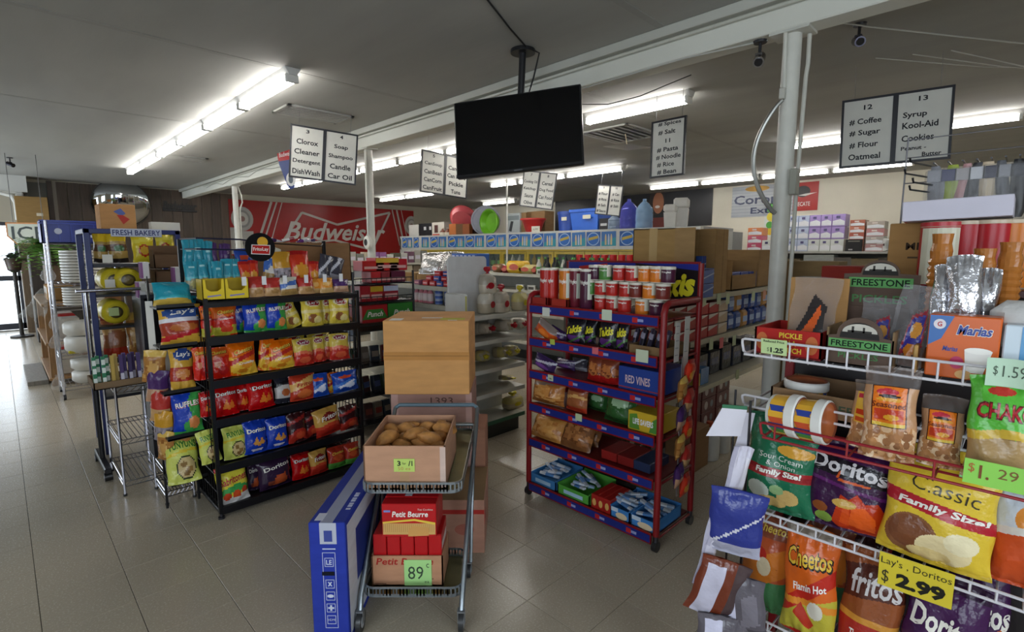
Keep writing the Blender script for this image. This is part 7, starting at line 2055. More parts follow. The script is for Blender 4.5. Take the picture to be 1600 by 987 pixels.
# cartons with foil bags on top
for k, (px, w_, h_) in enumerate(((650, .22, .09), (628, .24, .10))):
    carton('cardboard_box', ('tan display carton behind the red candy boxes', 'tan carton left of the foil bags')[k] + ' on the aisle shelf', 'box', (GAx + .13, gA(px, 430)[1], 1.217), (w_, .2, h_), -PI / 2, '#94744a')
face_row('x', GAx + .16, 1.31, [('silver', 655, 690, 394), ('silver', 684, 718, 393)], 'on top of the aisle shelf', 'foil bags on the aisle shelf', -PI / 2, .3, (24, 30), .05, catg='foil bag')
for o in C.objects:
    if o.get('category') == 'foil bag':
        o['label'] = o['label'].replace('dark silver snack bag', 'crumpled silver foil bag')
        o.data.materials[0] = MATS['foil']; a_ = o.data.color_attributes['Col']; a_.data.foreach_set('color', [.5, .48, .46, 1.] * len(a_.data))
carton('cardboard_box', 'tan carton under the crumpled foil bags', 'box', (GAx + .14, gA(688, 430)[1], 1.217), (.45, .2, .09), -PI / 2, '#8a6a42')
p = gA(735, 395, .2)
carton('blue_pack', 'blue and white wrapped pack behind the white upper panel', 'box', (GAx + .16, 3.5, 1.217), (.34, .15, .29), -PI / 2, '#3f66b0', lambda m, w, d, h: [m.shape(('r', -w / 2 + .01 + q * .055, -w / 2 + .045 + q * .055, h * .82, h * .95, '#aebfe0'), -.0007) for q in range(6)], 'film')

# red candy display left of the gondola
CDX, CDY = 2.03, 3.86
cd = thing('candy_display', 'black wire display with red candy boxes between chip rack and cart', 'rack', (CDX, CDY, 0))
for x in (CDX, CDX + .58):
    for y in (CDY, CDY + .4):
        M().cyl((x, y, 0), (x, y, 1.36), .01, 8, '#1b1b1e').part('post', 'paint', cd, world=True)
CDZ = (1.26, 1.105, .865, .56, .30, .06)
for z in CDZ:
    m = M(); m.box(CDX, CDX + .58, CDY, CDY + .4, z - .012, z - .003, '#1d1d20'); m.cyl((CDX, CDY, z + .04), (CDX + .58, CDY, z + .04), .004, 6, '#1d1d20')
    for k in range(12): m.cyl((CDX + .02 + k * .049, CDY, z), (CDX + .02 + k * .049, CDY, z + .04), .002, 4, '#1d1d20')
    m.part('wire_shelf', 'paint', cd, world=True)
M().tube([(CDX - .03, CDY - .02, .86), (CDX - .03, CDY - .02, .98), (CDX - .06, CDY - .02, 1.01), (CDX - .1, CDY - .01, 1.01)], .009, 8, '#a8672f').part('bent_pipe', 'paint', cd, world=True)
def cy(px, py, back=.0): return atY(px, py, CDY + back)
CG = 'candy boxes on the black wire display'
def reese(m, w, d, h): m.shape(('r', -w * .42, w * .42, h * .2, h * .45, '#d9a8a0'), -.0008)
for k, (x0, x1, z, h_, c, lab) in enumerate(((570, 604, CDZ[0] + .10, .085, '#b3201f', 'bright red sloped candy box, upper left'), (591, 627, CDZ[0] + .10, .11, '#b8221f', 'bright red candy box with yellow top, upper middle'), (612, 640, CDZ[0] + .10, .1, '#b02028', 'bright red candy box, upper right'),
        (580, 597, CDZ[0], .095, '#b3262a', 'small red candy box, lower left of the upper group'), (595, 612, CDZ[0], .095, '#8d2f34', 'dark red candy box in the upper group'), (609, 634, CDZ[0], .095, '#5d2438', 'maroon candy box at right of the upper group'),
        (562, 578, CDZ[1], .135, '#a3222a', 'red candy box, leftmost on the second wire shelf'), (578, 598, CDZ[1], .13, '#b0282a', 'red and yellow candy box on the second wire shelf'), (599, 622, CDZ[1], .13, '#8f1f2c', 'red and white candy box on the second wire shelf'))):
    a = cy(x0, 440, .03); b = cy(x1, 440, .03)
    t2 = {7: '#c9a52e', 8: '#b9bfd2', 1: '#c9a83a'}.get(k)
    def dd(m, w, d, h, t2=t2):
        reese(m, w, d, h)
        if t2: m.shape(('r', -w / 2 + .002, w / 2 - .002, h * .62, h * .97, t2), -.0008)
    carton('candy_box', lab, 'box', ((a[0] + b[0]) / 2, CDY + .03 + (.03 if z > CDZ[0] + .01 else 0), z), (b[0] - a[0], .16, h_), 0, c, dd, 'gloss', CG)
    if z > CDZ[0] + .01: pass
for k, (x0, x1, c1) in enumerate(((566, 606, '#b3262a'), (607, 648, '#3f8a3a'))):
    a = cy(x0, 495, .02); b = cy(x1, 495, .02)
    def dp(m, w, d, h, k=k):
        if k == 0:
            m.shape(('p', [(-w * .5, h * .2), (w * .5, h * .2), (w * .3, h * .75), (-w * .3, h * .75)], '#3f8a3a'), -.0006)
        m.text('Punch', 0, h * .48, w * .62, h * .3, W_, y=-.0014, shear=.3, bold=.03)
    carton('drink_carton', ('red and green', 'green')[k] + ' drink carton with slanted white lettering on the black wire display', 'box', ((a[0] + b[0]) / 2, CDY + .02, CDZ[2] + .06), (b[0] - a[0], .25, .15), 0, ('#b3262a', '#3f8a3a')[k], dp, 'gloss', 'drink cartons')
M().box(CDX + .01, CDX + .57, CDY + .01, CDY + .3, CDZ[2] - .003, CDZ[2] + .06, '#3a2a22').part('inner_tray', 'card', cd, world=True)
rnd = random.Random(5)
for zi in (3, 4, 5):
    for k in range(6):
        c = rnd.choice(['#5a3a3c', '#3f4a5a', '#6a5a52', '#7a3034', '#4a5a44', '#8a8078'])
        c2 = rnd.choice(['#a9a29a', '#5a6aa0', '#9a4a44', '#8a8a5a'])
        m = M(); m.box(-.04, .04, 0, .05, 0, .15, c, .006); m.shape(('r', -.03, .03, .05, .1, c2), -.0008)
        put(m.mesh('candy_packet', 'film'), 'candy_packet', 'dark candy packet, %s on the %s wire shelf of the black display' % (nth(k), ('fourth', 'fifth', 'bottom')[zi - 3]), 'packet', (CDX + .06 + k * .092, CDY + .06 + rnd.random() * .05, CDZ[zi]), rnd.uniform(-.2, .2), .15, group='packets on the black wire display')
p = cy(562, 560); carton('tag_card', 'small blue and white hang card beside the bent copper pipe', 'card', (CDX - .05, CDY - .03, .80), (.05, .004, .09), 0, '#9fb4d0', lambda m, w, d, h: m.shape(('r', -.02, .02, .01, .04, '#d9dde4'), -.0006), 'paper')

# ------------------------------------------------------------------ right gondola with price tags (faces -y)
GBy = 1.70
gb = gondola('aisle_shelf', 'beige aisle shelf with price tags right of the red rack', 2.76, 5.5, GBy, 2.25, (.09, .48, .86, 1.195), 'y', 1.195, '#a9a593', '#6d6a60')
for px, py, c in ((1100, 468, '#aebb9a'), (1123, 466, '#aebb9a'), (1137, 466, '#b4bf9e'), (1177, 462, '#aebb9a'), (1194, 460, '#c08a74'), (1111, 537, '#aebb9a'), (1127, 535, '#c9646a'), (1147, 531, '#aebb9a'), (1152, 584, '#9aa482'), (1131, 660, '#a99a3a')):
    p = atY(px, py, GBy - .016)
    M().box(p[0] - .035, p[0] + .035, GBy - .018, GBy - .0165, p[2] - .045, p[2] + .04, c).part('price_tag', 'paper', gb, world=True)
rnd = random.Random(8)
for r_ in range(3):
    for k in range(8):
        x = 2.85 + k * .185
        c = '#a32a2c' if k < 7 else '#b9a48c'
        carton('tube_box', '%s box, %s in %s layer on the second aisle shelf' % ('red and white' if k < 7 else 'cream', nth(k), ('lower', 'middle', 'upper')[r_]), 'box', (x, GBy + .01, .862 + r_ * .092), (.17, .12, .085), 0, c, lambda m, w, d, h: m.shape(('p', [(-w * .5, h * .55), (w * .5, h * .95), (w * .5, h), (-w * .5, h)], '#c9c2bc'), -.0007), 'gloss', 'red boxes on the right aisle shelf')
for r_ in range(2):
    for k in range(7):
        x = 4.33 + k * .155
        m = M(); c = ('#2f4a8f', '#3f5a9a', '#b0824a', '#263a7a')[(k + r_) % 4]
        m.box(-.065, .065, 0, .09, 0, .15, c, .02); m.shape(('r', -.05, .05, .05, .1, '#8fa6cf'), -.0008)
        put(m.mesh('soap_pack', 'film'), 'soap_pack', 'blue soap pack, %s in %s layer on the right aisle shelf' % (nth(k), ('lower', 'upper')[r_]), 'pack', (x, GBy + .02, .862 + r_ * .153), group='soap packs on the right aisle shelf')
for k in range(11):
    x = 2.85 + k * .24
    m = M(); h_ = .18 + .05 * rnd.random()
    c = rnd.choice(['#1f2433', '#262b3d', '#2e2c34', '#1b1f2a']); m.box(-.10, .10, 0, .15, 0, h_, c, .008); m.shape(('r', -.07, .07, h_ * .4, h_ * .7, '#3f4a6a'), -.0008)
    put(m.mesh('dark_pack', 'film'), 'dark_pack', 'dark blue pack, %s on the third aisle shelf' % nth(k), 'pack', (x, GBy + .12, .482), group='dark packs on the third aisle shelf')
for k, (x, c, w_, h_) in enumerate(((3.74, '#c9b04a', .12, .1), (3.88, '#4a78b0', .14, .13))):
    carton('small_pack', ('yellow', 'light blue')[k] + ' pack in front on the third aisle shelf', 'pack', (x, GBy + .02, .482), (w_, .08, h_), 0, c, None, 'film')
for r_ in range(3):
    for k in range(6):
        x = 2.95 + k * .28
        carton('detergent_box', '%s carton, %s in %s layer on the lowest aisle shelf' % ('maroon' if k > 2 else 'brown', nth(k), ('lower', 'middle', 'upper')[r_]), 'box', (x, GBy + .06, .092 + r_ * .118), (.26, .22, .115), 0, '#5d2c30' if k > 2 else '#4f4238', lambda m, w, d, h: (m.shape(('e', -w * .2, h * .5, w * .12, h * .3, '#b9b0b0'), -.0008), m.shape(('e', w * .2, h * .5, w * .1, h * .26, '#7a8a96'), -.0008)), 'gloss', 'cartons on the lowest aisle shelf')
for k, (x, y, h_, c, lab) in enumerate(((3.35, 1.50, .30, '#8c6a4a', 'brown carton standing on the floor in front of the beige aisle shelf'),)):
    carton('cardboard_box', lab, 'box', (x, y, 0), (.3, .18, h_), 0, c)
jg = M(); jg.lathe([(0, 0), (.07, 0), (.075, .02), (.075, .16), (.03, .22), (.02, .24), (.024, .245), (.024, .28), (0, .28)], 14, ['#c9c9c4', '#c9c9c4', '#c9c9c4', '#c9c9c4', '#c9c9c4', '#b5482a', '#b5482a', '#b5482a'], cap=False); jug = jg.mesh('jug', 'plastic', .8)
for k, x in enumerate((3.62, 3.82)): put(jug, 'bleach_jug', 'white jug with orange cap on the floor by the red rack, ' + ('left', 'right')[k], 'jug', (x, 1.55, 0), group='white jugs')
# cartons on top of the right gondola
ax, ay, az = atY(1055, 356, 1.66)
by = atX(990, 360, ax)[1]
t = thing('cardboard_box', 'large open brown cardboard box on the right aisle shelf, nearest the red rack', 'box', (ax, 1.66, 1.197), 0)
w = .36; h = az - 1.197; d = by - 1.66
m = M(); m.box(0, .006, 0, d, 0, h, '#a3814f'); m.box(0, w, d - .006, d, 0, h, '#9c7c50'); m.box(w - .006, w, 0, d, 0, h, '#9c7c50'); m.box(0, w, 0, d, 0, .006, '#9c7c50'); m.box(0, w, 0, d, h - .006, h, '#a08055'); m.box(0, w, 0, .006, 0, h * .42, '#9c7c50')
m.part('carton', 'card', t)
m = M(); m.box(0, .006, -.14, 0, h * .44, h, '#a08055'); m.part('flap', 'card', t)
m = M(); m.box(w - .006, w, -.12, 0, h * .44, h, '#94744a'); m.part('flap', 'card', t)
m = M(); m.box(-.0012, 0, d * .5 - .03, d * .5 + .03, 0, h, '#b89a68'); m.box(0, w, d * .5 - .03, d * .5 + .03, h, h + .0012, '#b89a68'); m.part('packing_tape', 'gloss', t)
ax, ay, az = atY(1120, 357, 1.70); by = atX(1084, 360, ax)[1]; bx = atY(1139, 360, 1.70)[0]
carton('cardboard_box', 'tall brown cardboard box, middle one on the right aisle shelf', 'box', ((ax + bx) / 2, 1.70, 1.197), (bx - ax, by - 1.70, az - 1.197), 0, '#9a7a4e', lambda m, w, d, h: m.box(w * .1, w * .1 + .006, -.0008, 0, 0, h, '#7d6240'))
ax, ay, az = atY(1146, 386, 1.74); bx = atY(1184, 386, 1.74)[0]
open_box('cardboard_box', 'brown cardboard box with cut-out front on the right aisle shelf', 'box', ((ax + bx) / 2, 1.74, 1.197), (bx - ax, .3, az - 1.197), 0, '#8f7048', front=.35)
for q in range(3):
    carton('blue_pack', 'blue soap bar pack, %s inside the cut-out box' % nth(q), 'pack', (ax + .13 + q * .2, 1.76, 1.205), (.17, .1, .14), 0, '#33458f', lambda m, w, d, h: m.shape(('r', -w * .4, w * .4, h * .4, h * .7, '#a9b6d6'), -.0008), 'film', 'blue packs in the cut-out box')
ax, ay, az = atY(1187, 390, 1.76); bx = atY(1225, 390, 1.76)[0]
carton('cardboard_box', 'brown cardboard box behind the round column', 'box', ((ax + bx) / 2, 1.76, 1.197), (bx - ax, .3, az - 1.197), 0, '#8a6c46')
for q in range(3):
    carton('blue_pack', 'blue wrapped water pack, %s of the stack beside the red rack' % ('lowest', 'middle', 'topmost')[q], 'pack', (3.58, 1.60, 1.197 + q * .1), (.2, .05, .097), 0, '#3a5aa8', lambda m, w, d, h: m.shape(('p', [(-w * .5, h * .3), (w * .5, h * .7), (w * .5, h * .8), (-w * .5, h * .4)], '#9fb2d8'), -.0008), 'film', 'blue packs beside the red rack')
# ------------------------------------------------------------------ middle gondola (x = 5) seen over the red rack
GCx = 5.0
gondola('aisle_shelf', 'beige aisle shelf with bottles behind the end shelf and red rack', GCx, 5.5, 2.6, 7.2, (.3, .7, 1.0, 1.22), 'x', 1.22)
def gc(px, py, back=.06): return atX(px, py, GCx + back)
bt_me = []
for c1, c2 in (('#20261f', '#5a8a3f'), ('#1c1b20', '#2a2a2e'), ('#c9a52e', '#c9a52e'), ('#6a3a2a', '#c9c4b4'), ('#c2c0b4', '#4f9a4a')):
    b_ = M(); b_.lathe([(0, 0), (.036, 0), (.038, .02), (.038, .1), (.034, .13), (.015, .17), (.015, .2), (.018, .202), (.018, .225), (0, .225)], 12, [c1, c1, c2, c1, c1, c1, c2, c2, c2], cap=False)
    bt_me.append(b_.mesh('sauce_bottle', 'gloss', .8))
k2 = 0
for k in range(16):
    px = 842 + k * 7
    q = (4, 0, 1, 1, 0, 4, 1)[k % 7]
    put(bt_me[q], 'sauce_bottle', '%s sauce bottle, number %s along the middle aisle shelf' % (('dark green', 'black', 'yellow', 'brown', 'pale green')[q], ORD[k].replace('leftmost', 'first') if k < 20 else 'last of two' if k == 21 else 'next to last'), 'bottle', (GCx + .06 + .04 * (k % 2), gc(px, 430)[1], 1.222), group='sauce bottles on the middle shelf')
for k in range(7):
    p = atX(905 + k * 13.3, 408, GCx + .2)
    put(can_mesh(.043, .262, '#b3201f', '#b9241f', None, None), 'red_container', 'red plastic container, %s in the row behind the blue sign' % nth(k), 'container', (GCx + .2, p[1], 1.222), group='red containers behind the blue sign')
for k, (px, w_, h_, c, lab) in enumerate(((805, .36, .17, '#d0a62a', 'yellow packet heap'), (822, .3, .12, '#b9a868', 'pale yellow packet heap'), (790, .2, .1, '#8f2f34', 'dark red packet'), (836, .16, .1, '#7a3a34', 'brown packet'), (775, .2, .12, '#7a5a3a', 'tan packet'))):
    m = M(); m.box(-w_ / 2, w_ / 2, 0, .18, 0, h_, c, .04); m.shape(('e', 0, h_ * .5, w_ * .25, h_ * .25, '#b3482a'), -.001)
    put(m.mesh('snack_packet', 'film', 1.2), 'snack_packet', lab + ' on the middle aisle shelf behind the end shelf', 'packet', (GCx + .03, gc(px, 425)[1], 1.222), -PI / 2, group='packets on the middle aisle shelf')
for k, (px, py) in enumerate(((845, 435), (862, 437), (812, 452), (830, 455))):
    p = gc(px, py, .02)
    carton('white_tray', 'white display tray, %s on the %s middle aisle shelf' % (('left', 'right', 'left', 'right')[k], ('top', 'top', 'second', 'second')[k]), 'tray', (GCx + .015, p[1], 1.222 if k < 2 else 1.002), (.14, .04, .07), -PI / 2, '#bdbdb6', lambda m, w, d, h: m.shape(('r', -w * .35, w * .35, h * .2, h * .7, '#4a463f'), -.0008), 'paper', group='white trays')

# far gondola below the banner
gondola('aisle_shelf', 'far aisle shelf with household goods below the red banner', 3.45, 7.0, 8.45, 8.95, (.3, .7, 1.05, 1.3), 'y', 1.3)
rnd = random.Random(2)
for k in range(22):
    x = 3.55 + k * .155
    c = ['#8a5a8a', '#8f5f8f', '#c9c6bd', '#5a5a4a', '#b9b6b0', '#6a4a5a', '#a9a49a', '#7a7a72', '#c4b8a4'][k % 9]
    w_, h_ = .14, .15 + .09 * rnd.random()
    carton('household_pack', '%s household pack, number %s along the far shelf top' % ({'#8a5a8a': 'purple', '#8f5f8f': 'purple', '#5a5a4a': 'olive', '#6a4a5a': 'plum', '#7a7a72': 'grey', '#c4b8a4': 'tan'}.get(c, 'white'), ORD[k].replace('leftmost', 'first') if k < 20 else 'twenty-first' if k == 20 else 'twenty-second'), 'pack', (x, 8.5, 1.302), (w_, .15, h_), 0, c, lambda m, w, d, h: m.shape(('r', -w * .4, w * .4, h * .3, h * .6, '#c9c4cf'), -.001), 'film', 'packs on the far shelf top')
for k in range(16):
    x = 3.55 + k * .21
    c = ['#b9b4a4', '#9a9a9f', '#c2b8a0', '#7a6a5a'][k % 4]
    carton('household_pack', '%s household pack, number %s along the far second shelf' % (('cream', 'grey', 'beige', 'brown')[k % 4], ORD[k].replace('leftmost', 'first')), 'pack', (x, 8.5, 1.052), (.19, .15, .2), 0, c, None, 'film', 'packs on the far second shelf')

# ------------------------------------------------------------------ walk-in cooler
KX, KY0, KY1, KT, KB = 7.5, 3.5, 11.65, 1.90, 1.555
ck = thing('beverage_cooler', 'long beverage cooler with white header and yellow framed glass doors', 'cooler', (KX, KY0, 0))
M().box(KX, KX + .1, KY0, KY1, KB, KT, '#bdbdb6', .004).part('header', 'paint', ck, world=True)
M().box(KX + .1, 8.7, KY0, KY1, KT - .05, KT - .002, '#8f8f8a').part('roof', 'paint', ck, world=True)
M().box(KX, 8.7, KY1 - .05, KY1, 0, KT - .05, '#a9a9a2').part('side_wall', 'paint', ck, world=True)
M().box(KX + .1, 8.7, KY0, KY0 + .05, 0, KT - .05, '#a9a9a2').part('side_wall', 'paint', ck, world=True)
M().box(9.25, 8.7, KY0 + .05, KY1 - .05, 0, KT - .05, '#7a7a76').part('rear_wall', 'paint', ck, world=True)
M().box(KX, KX + .1, KY1 - .95, KY1 - .051, 0, KB, '#b4b4ac', .004).part('end_panel', 'paint', ck, world=True)
M().box(KX - .01, KX + .09, KY0, KY1 - .95, KB - .03, KB, '#a8902e', .003).part('door_head', 'paint', ck, world=True)
nd = 10
dw = (KY1 - .95 - KY0) / nd
for k in range(nd):
    y0 = KY0 + k * dw
    fr = M()
    for a in ((y0 + .005, y0 + .06, .1, KB - .035), (y0 + dw - .06, y0 + dw - .005, .1, KB - .035), (y0 + .06, y0 + dw - .06, KB - .09, KB - .035), (y0 + .06, y0 + dw - .06, .1, .17)):
        fr.box(KX + .01, KX + .05, a[0], a[1], a[2], a[3], '#b09a3a')
    dr = fr.part('door', 'paint', ck, world=True)
    m = M(); m.box(KX + .028, KX + .034, y0 + .06, y0 + dw - .06, .17, KB - .09, '#9fb4ae'); m.xf(Matrix.Translation((-KX, -KY0, 0))); m.part('pane', 'glass', dr)
    m = M(); m.cyl((KX - .01, y0 + .035, .8), (KX - .01, y0 + .035, 1.2), .01, 6, '#888'); m.xf(Matrix.Translation((-KX, -KY0, 0))); m.part('handle', 'chrome', dr)
    for z in (.95, 1.2):
        M().box(KX + .15, KX + .6, y0 + .03, y0 + dw - .03, z - .015, z, '#77776f').part('inner_shelf', 'paint', ck, world=True)
    if k % 2 == 0:
        M().cyl((KX + .09, y0 + .02, .3), (KX + .09, y0 + .02, KB - .05), .012, 8, '#fff').part('inner_lamp', 'coolerlight', ck, world=True)
# drinks inside
for k in range(36):
    y = KY0 + .12 + k * .205
    d_ = bt_me[(0, 1, 3, 1, 0, 2, 4)[(k // 3) % 7]]
    put(d_, 'drink_bottle', 'dark drink bottle behind the cooler glass doors', 'bottle', (KX + .25, y, 1.2), scale=(1.4, 1.4, 1.25), group='bottles in the cooler')
# posters on the header
kx = [632, 640, 650, 664, 678, 691, 706, 719, 734, 749, 767, 783, 803, 820, 840, 859, 882, 904, 927, 951, 980]
for k, px in enumerate(kx):
    p = atX(px, 372, KX - .004)
    w_ = .30 if k > 2 else .22
    ht = .25
    y0 = p[1]
    m = M(); m.box(-w_ / 2, w_ / 2, -.002, 0, -ht / 2, ht / 2, ('#2f5a9a', '#3a6aa6')[k % 2])
    if k % 2 == 0:
        m.shape(('e', 0, 0, w_ * .44, ht * .46, '#9fb8d4'), -.0026); m.shape(('e', 0, 0, w_ * .38, ht * .40, '#2a62ac'), -.003); m.shape(('p', [(-w_ * .34, -.03), (w_ * .34, .01), (w_ * .34, .06), (-w_ * .34, .02)], '#b9a24a'), -.0036); None
    else:
        m.shape(('p', [(-w_ * .5, -ht * .5), (w_ * .5, -ht * .5), (w_ * .5, ht * .1), (-w_ * .5, -ht * .2)], '#2f8a9a'), -.0026)
        for s in (-.2, 0., .18): m.shape(('p', [(w_ * s - .018, -ht * .42), (w_ * s + .018, -ht * .42), (w_ * s + .018, ht * .1), (w_ * s + .008, ht * .32), (w_ * s - .008, ht * .32), (w_ * s - .018, ht * .1)], '#c9b48a' if s else '#aab8d0'), -.0032)
    m.xf(Matrix.Translation((KX - .0015, y0, (KB + KT) / 2 + .01)) @ Matrix.Rotation(-PI / 2 + 0, 4, 'Z') @ Matrix.Rotation(random.uniform(-.03, .03), 4, 'Y'))
    m.part('poster', 'paper', ck, world=True)

# things on top of the cooler
TX = 8.0
def top(px0, px1, py, back=0.):
    a = atX(px0, 360, TX + back); b = atX(px1, 360, TX + back); c = atX((px0 + px1) / 2, py, TX + back)
    return (a[1] + b[1]) / 2, abs(a[1] - b[1]), c[2] - KT
def rbox(px0, px1, py, name, label, col, d=.3, art=None, matn='card', back=0.):
    y, w, h = top(px0, px1, py, back)
    return carton(name, label, 'box', (TX + back, y, KT), (w, d, h), -PI / 2, col, art, matn)
rbox(639, 655, 351, 'white_tub', 'white box at the left end of the cooler top', '#b5b3ac', matn='paper')
rbox(654, 675, 349, 'black_box', 'black box with two white marks on the cooler top', '#17171a', art=lambda m, w, d, h: (m.shape(('r', -w * .1, w * .08, h * .5, h * .75, '#b9b9b9'), -.001), m.shape(('r', w * .3, w * .45, h * .5, h * .75, '#b9b9b9'), -.001)), matn='paper')
rbox(675, 694, 347, 'appliance_box', 'white appliance box with red base on the cooler top', '#b9b4a8', art=lambda m, w, d, h: (m.shape(('r', -w * .46, w * .46, .01, h * .16, '#a83a2a'), -.001), m.shape(('r', -w * .3, 0, h * .25, h * .8, '#4a2a26'), -.001)), matn='paper')
for k, px in enumerate((692, 700, 708)):
    y, w, h = top(px - 5, px + 5, 356)
    put(bt_me[3], 'spice_jar', 'brown jar, %s beside the pink basin on the cooler top' % nth(k), 'jar', (TX, y, KT), scale=(2.2, 2.2, h / .225), group='brown jars on the cooler top')
def basin(px0, px1, py, label, col, depth, tilt, rollv=0., name='basin', rad=None, lid=False):
    y, w, h = top(px0, px1, py)
    r = rad or max(w, h) / 2
    m = M()
    if lid: m.lathe([(0, 0), (r * .95, 0), (r, .02), (r, .03), (r * .9, .03), (r * .88, .015), (0, .015)], 24, col, cap=False)
    else: m.lathe([(0, 0), (r * .75, 0), (r * .95, depth - .02), (r * 1.03, depth - .02), (r * 1.03, depth), (r * .93, depth), (r * .73, .012), (0, .012)], 24, col, cap=False)
    o = put(m.mesh(name, 'plastic', .8), name, label, 'basin' if not lid else 'lid', (TX, y, KT + r * 1.04))
    o.rotation_euler = (PI / 2 + tilt, rollv, -PI / 2)
    return o
for k, px in enumerate((713, 724, 734)):
    y, w, h = top(px - 6, px + 6, 350)
    carton('spice_box', '%s small box, %s under the pink basin' % (('orange', 'brown', 'orange-brown')[k], nth(k)), 'box', (TX - .12, y, KT), (w * .9, .1, h), -PI / 2, ('#a8622f', '#6a4a2a', '#94542c')[k], None, 'paper')
o = basin(708, 738, 340, 'pink plastic basin tilted on the cooler top', '#c9565c', .12, 0, rad=.36); o.rotation_euler = (-.9, -.6, -PI / 2); o.location.z = KT + .33
y, w, h = top(738, 752, 331, .25); carton('cardboard_box', 'dark brown box behind the lavender lid on the cooler top', 'box', (TX + .25, y, KT), (w, .3, h), -PI / 2, '#5f4736')
o = basin(748, 770, 329, 'pale lavender round lid leaning on the cooler top', '#a9aab8', .1, 0, rad=.34, lid=True); o.rotation_euler = (PI / 2 + .2, 0, -PI / 2 + .9); o.location.z = KT + .32
o = basin(762, 789, 337, 'bright green round basin standing on edge on the cooler top', '#6fae2a', .14, 0); o.location.z = KT + .26; o.location.x = TX - .1
rbox(791, 812, 333, 'paper_sack', 'grey and white paper sack beside the green basin', '#9a9f9f', art=lambda m, w, d, h: (m.shape(('p', [(-w * .3, h * .15), (-w * .1, h * .1), (w * .05, h * .6), (-w * .15, h * .62)], '#2f2f33'), -.001), m.shape(('r', -w * .4, w * .45, h * .66, h * .88, '#6f7779'), -.001)), matn='paper')
rbox(811, 822, 332, 'cardboard_box', 'narrow brown box left of the red basin', '#7d6444', back=.05)
rbox(823, 851, 330, 'cardboard_box', 'brown cardboard box behind the red basin', '#7d6242', back=.2)
y, w, h = top(824, 853, 342)
m = M(); m.lathe([(0, 0), (.15, 0), (.24, h - .03), (.27, h - .03), (.27, h), (.235, h), (.14, .012), (0, .012)], 24, '#b0201f', cap=False)
put(m.mesh('basin', 'plastic', .8), 'basin', 'red plastic basin on the cooler top', 'basin', (TX - .1, y, KT))
m = M(); m.box(-.11, .11, 0, .004, 0, .12, '#c2c0b2'); m.text('6.99', 0, .06, .12, .04, '#333', y=-.001); put(m.mesh('price_sign', 'paper'), 'price_sign', 'small white price sign beside the red basin', 'sign', (TX - .3, y - .25, KT), -PI / 2)
def bin_(px0, px1, py, label, round_, col):
    y, w, h = top(px0, px1, py)
    t = thing('storage_bin', label, 'bin', (TX, y, KT), -PI / 2, 'blue storage bins')
    r = w / 2
    m = M()
    if round_:
        m.lathe([(0, 0), (r * .85, 0), (r * .95, h - .05), (r, h - .05), (r, h), (r * .94, h), (r * .83, .01), (0, .01)], 26, col, cap=False)
        m.xf(Matrix.Translation((0, r, 0)))
    else:
        n = len(m.v)
        a, b, d = r * .88, r * .98, .45
        vs = [(-a, .04, 0), (a, .04, 0), (a, d - .04, 0), (-a, d - .04, 0), (-b, 0, h - .05), (b, 0, h - .05), (b, d, h - .05), (-b, d, h - .05)]
        m.add(vs, [(3, 2, 1, 0), (0, 1, 5, 4), (1, 2, 6, 5), (2, 3, 7, 6), (3, 0, 4, 7)], col)
        vs = [(x * .97, y_ * .97 + .006, z + (.01 if z == 0 else .05)) for x, y_, z in vs]
        m.add(vs, [(0, 1, 2, 3), (4, 5, 1, 0), (5, 6, 2, 1), (6, 7, 3, 2), (7, 4, 0, 3)], col)
        m.box(-b - .02, b + .02, -.02, .0, h - .06, h, col, .008); m.box(-b - .02, b + .02, d, d + .02, h - .06, h, col, .008); m.box(-b - .02, -b, 0, d, h - .06, h, col, .008); m.box(b, b + .02, 0, d, h - .06, h, col, .008)
    m.part('tub', 'plastic', t)
    m = M(); m.box(-.0, r * .55, -.03 if not round_ else -.006, -.026 if not round_ else -.002, h * .55, h * .72, '#b9b6a0'); m.part('label_card', 'paper', t)
bin_(863, 892, 330, 'round dark blue storage bin on the cooler top', True, '#22428f')
bin_(890, 934, 326, 'large blue rectangular storage bin on the cooler top', False, '#2458b4')
def jugw(px0, px1, py, label, col):
    y, w, h = top(px0, px1, py)
    m = M(); r = w / 2
    m.lathe([(0, 0), (r * .92, 0), (r, .03), (r, h * .2), (r * .95, h * .24), (r, h * .28), (r, h * .5), (r * .95, h * .54), (r, h * .58), (r * .95, h * .68), (r * .5, h * .86), (r * .22, h * .92), (r * .22, h), (0, h)], 22, col, cap=False)
    put(m.mesh('water_bottle', 'bottle', .9), 'water_bottle', label, 'bottle', (TX, y, KT), group='water bottles on the cooler')
jugw(951, 968, 334, 'clear water bottle partly hidden by the small aisle sign', '#8fa0b4')
jugw(970, 994, 311, 'tall violet-blue water bottle on the cooler top', '#4a4fb0')
jugw(994, 1018, 311, 'clear pale blue water bottle with handle on the cooler top', '#8fb0cf')
y, w, h = top(936, 950, 341); carton('black_box', 'small black box with white lettering beside the blue bin', 'box', (TX, y, KT), (w, .2, h), -PI / 2, '#1b1a1c', lambda m, w, d, h: m.shape(('r', -w * .35, w * .35, h * .4, h * .6, '#b0b0b0'), -.001), 'paper')
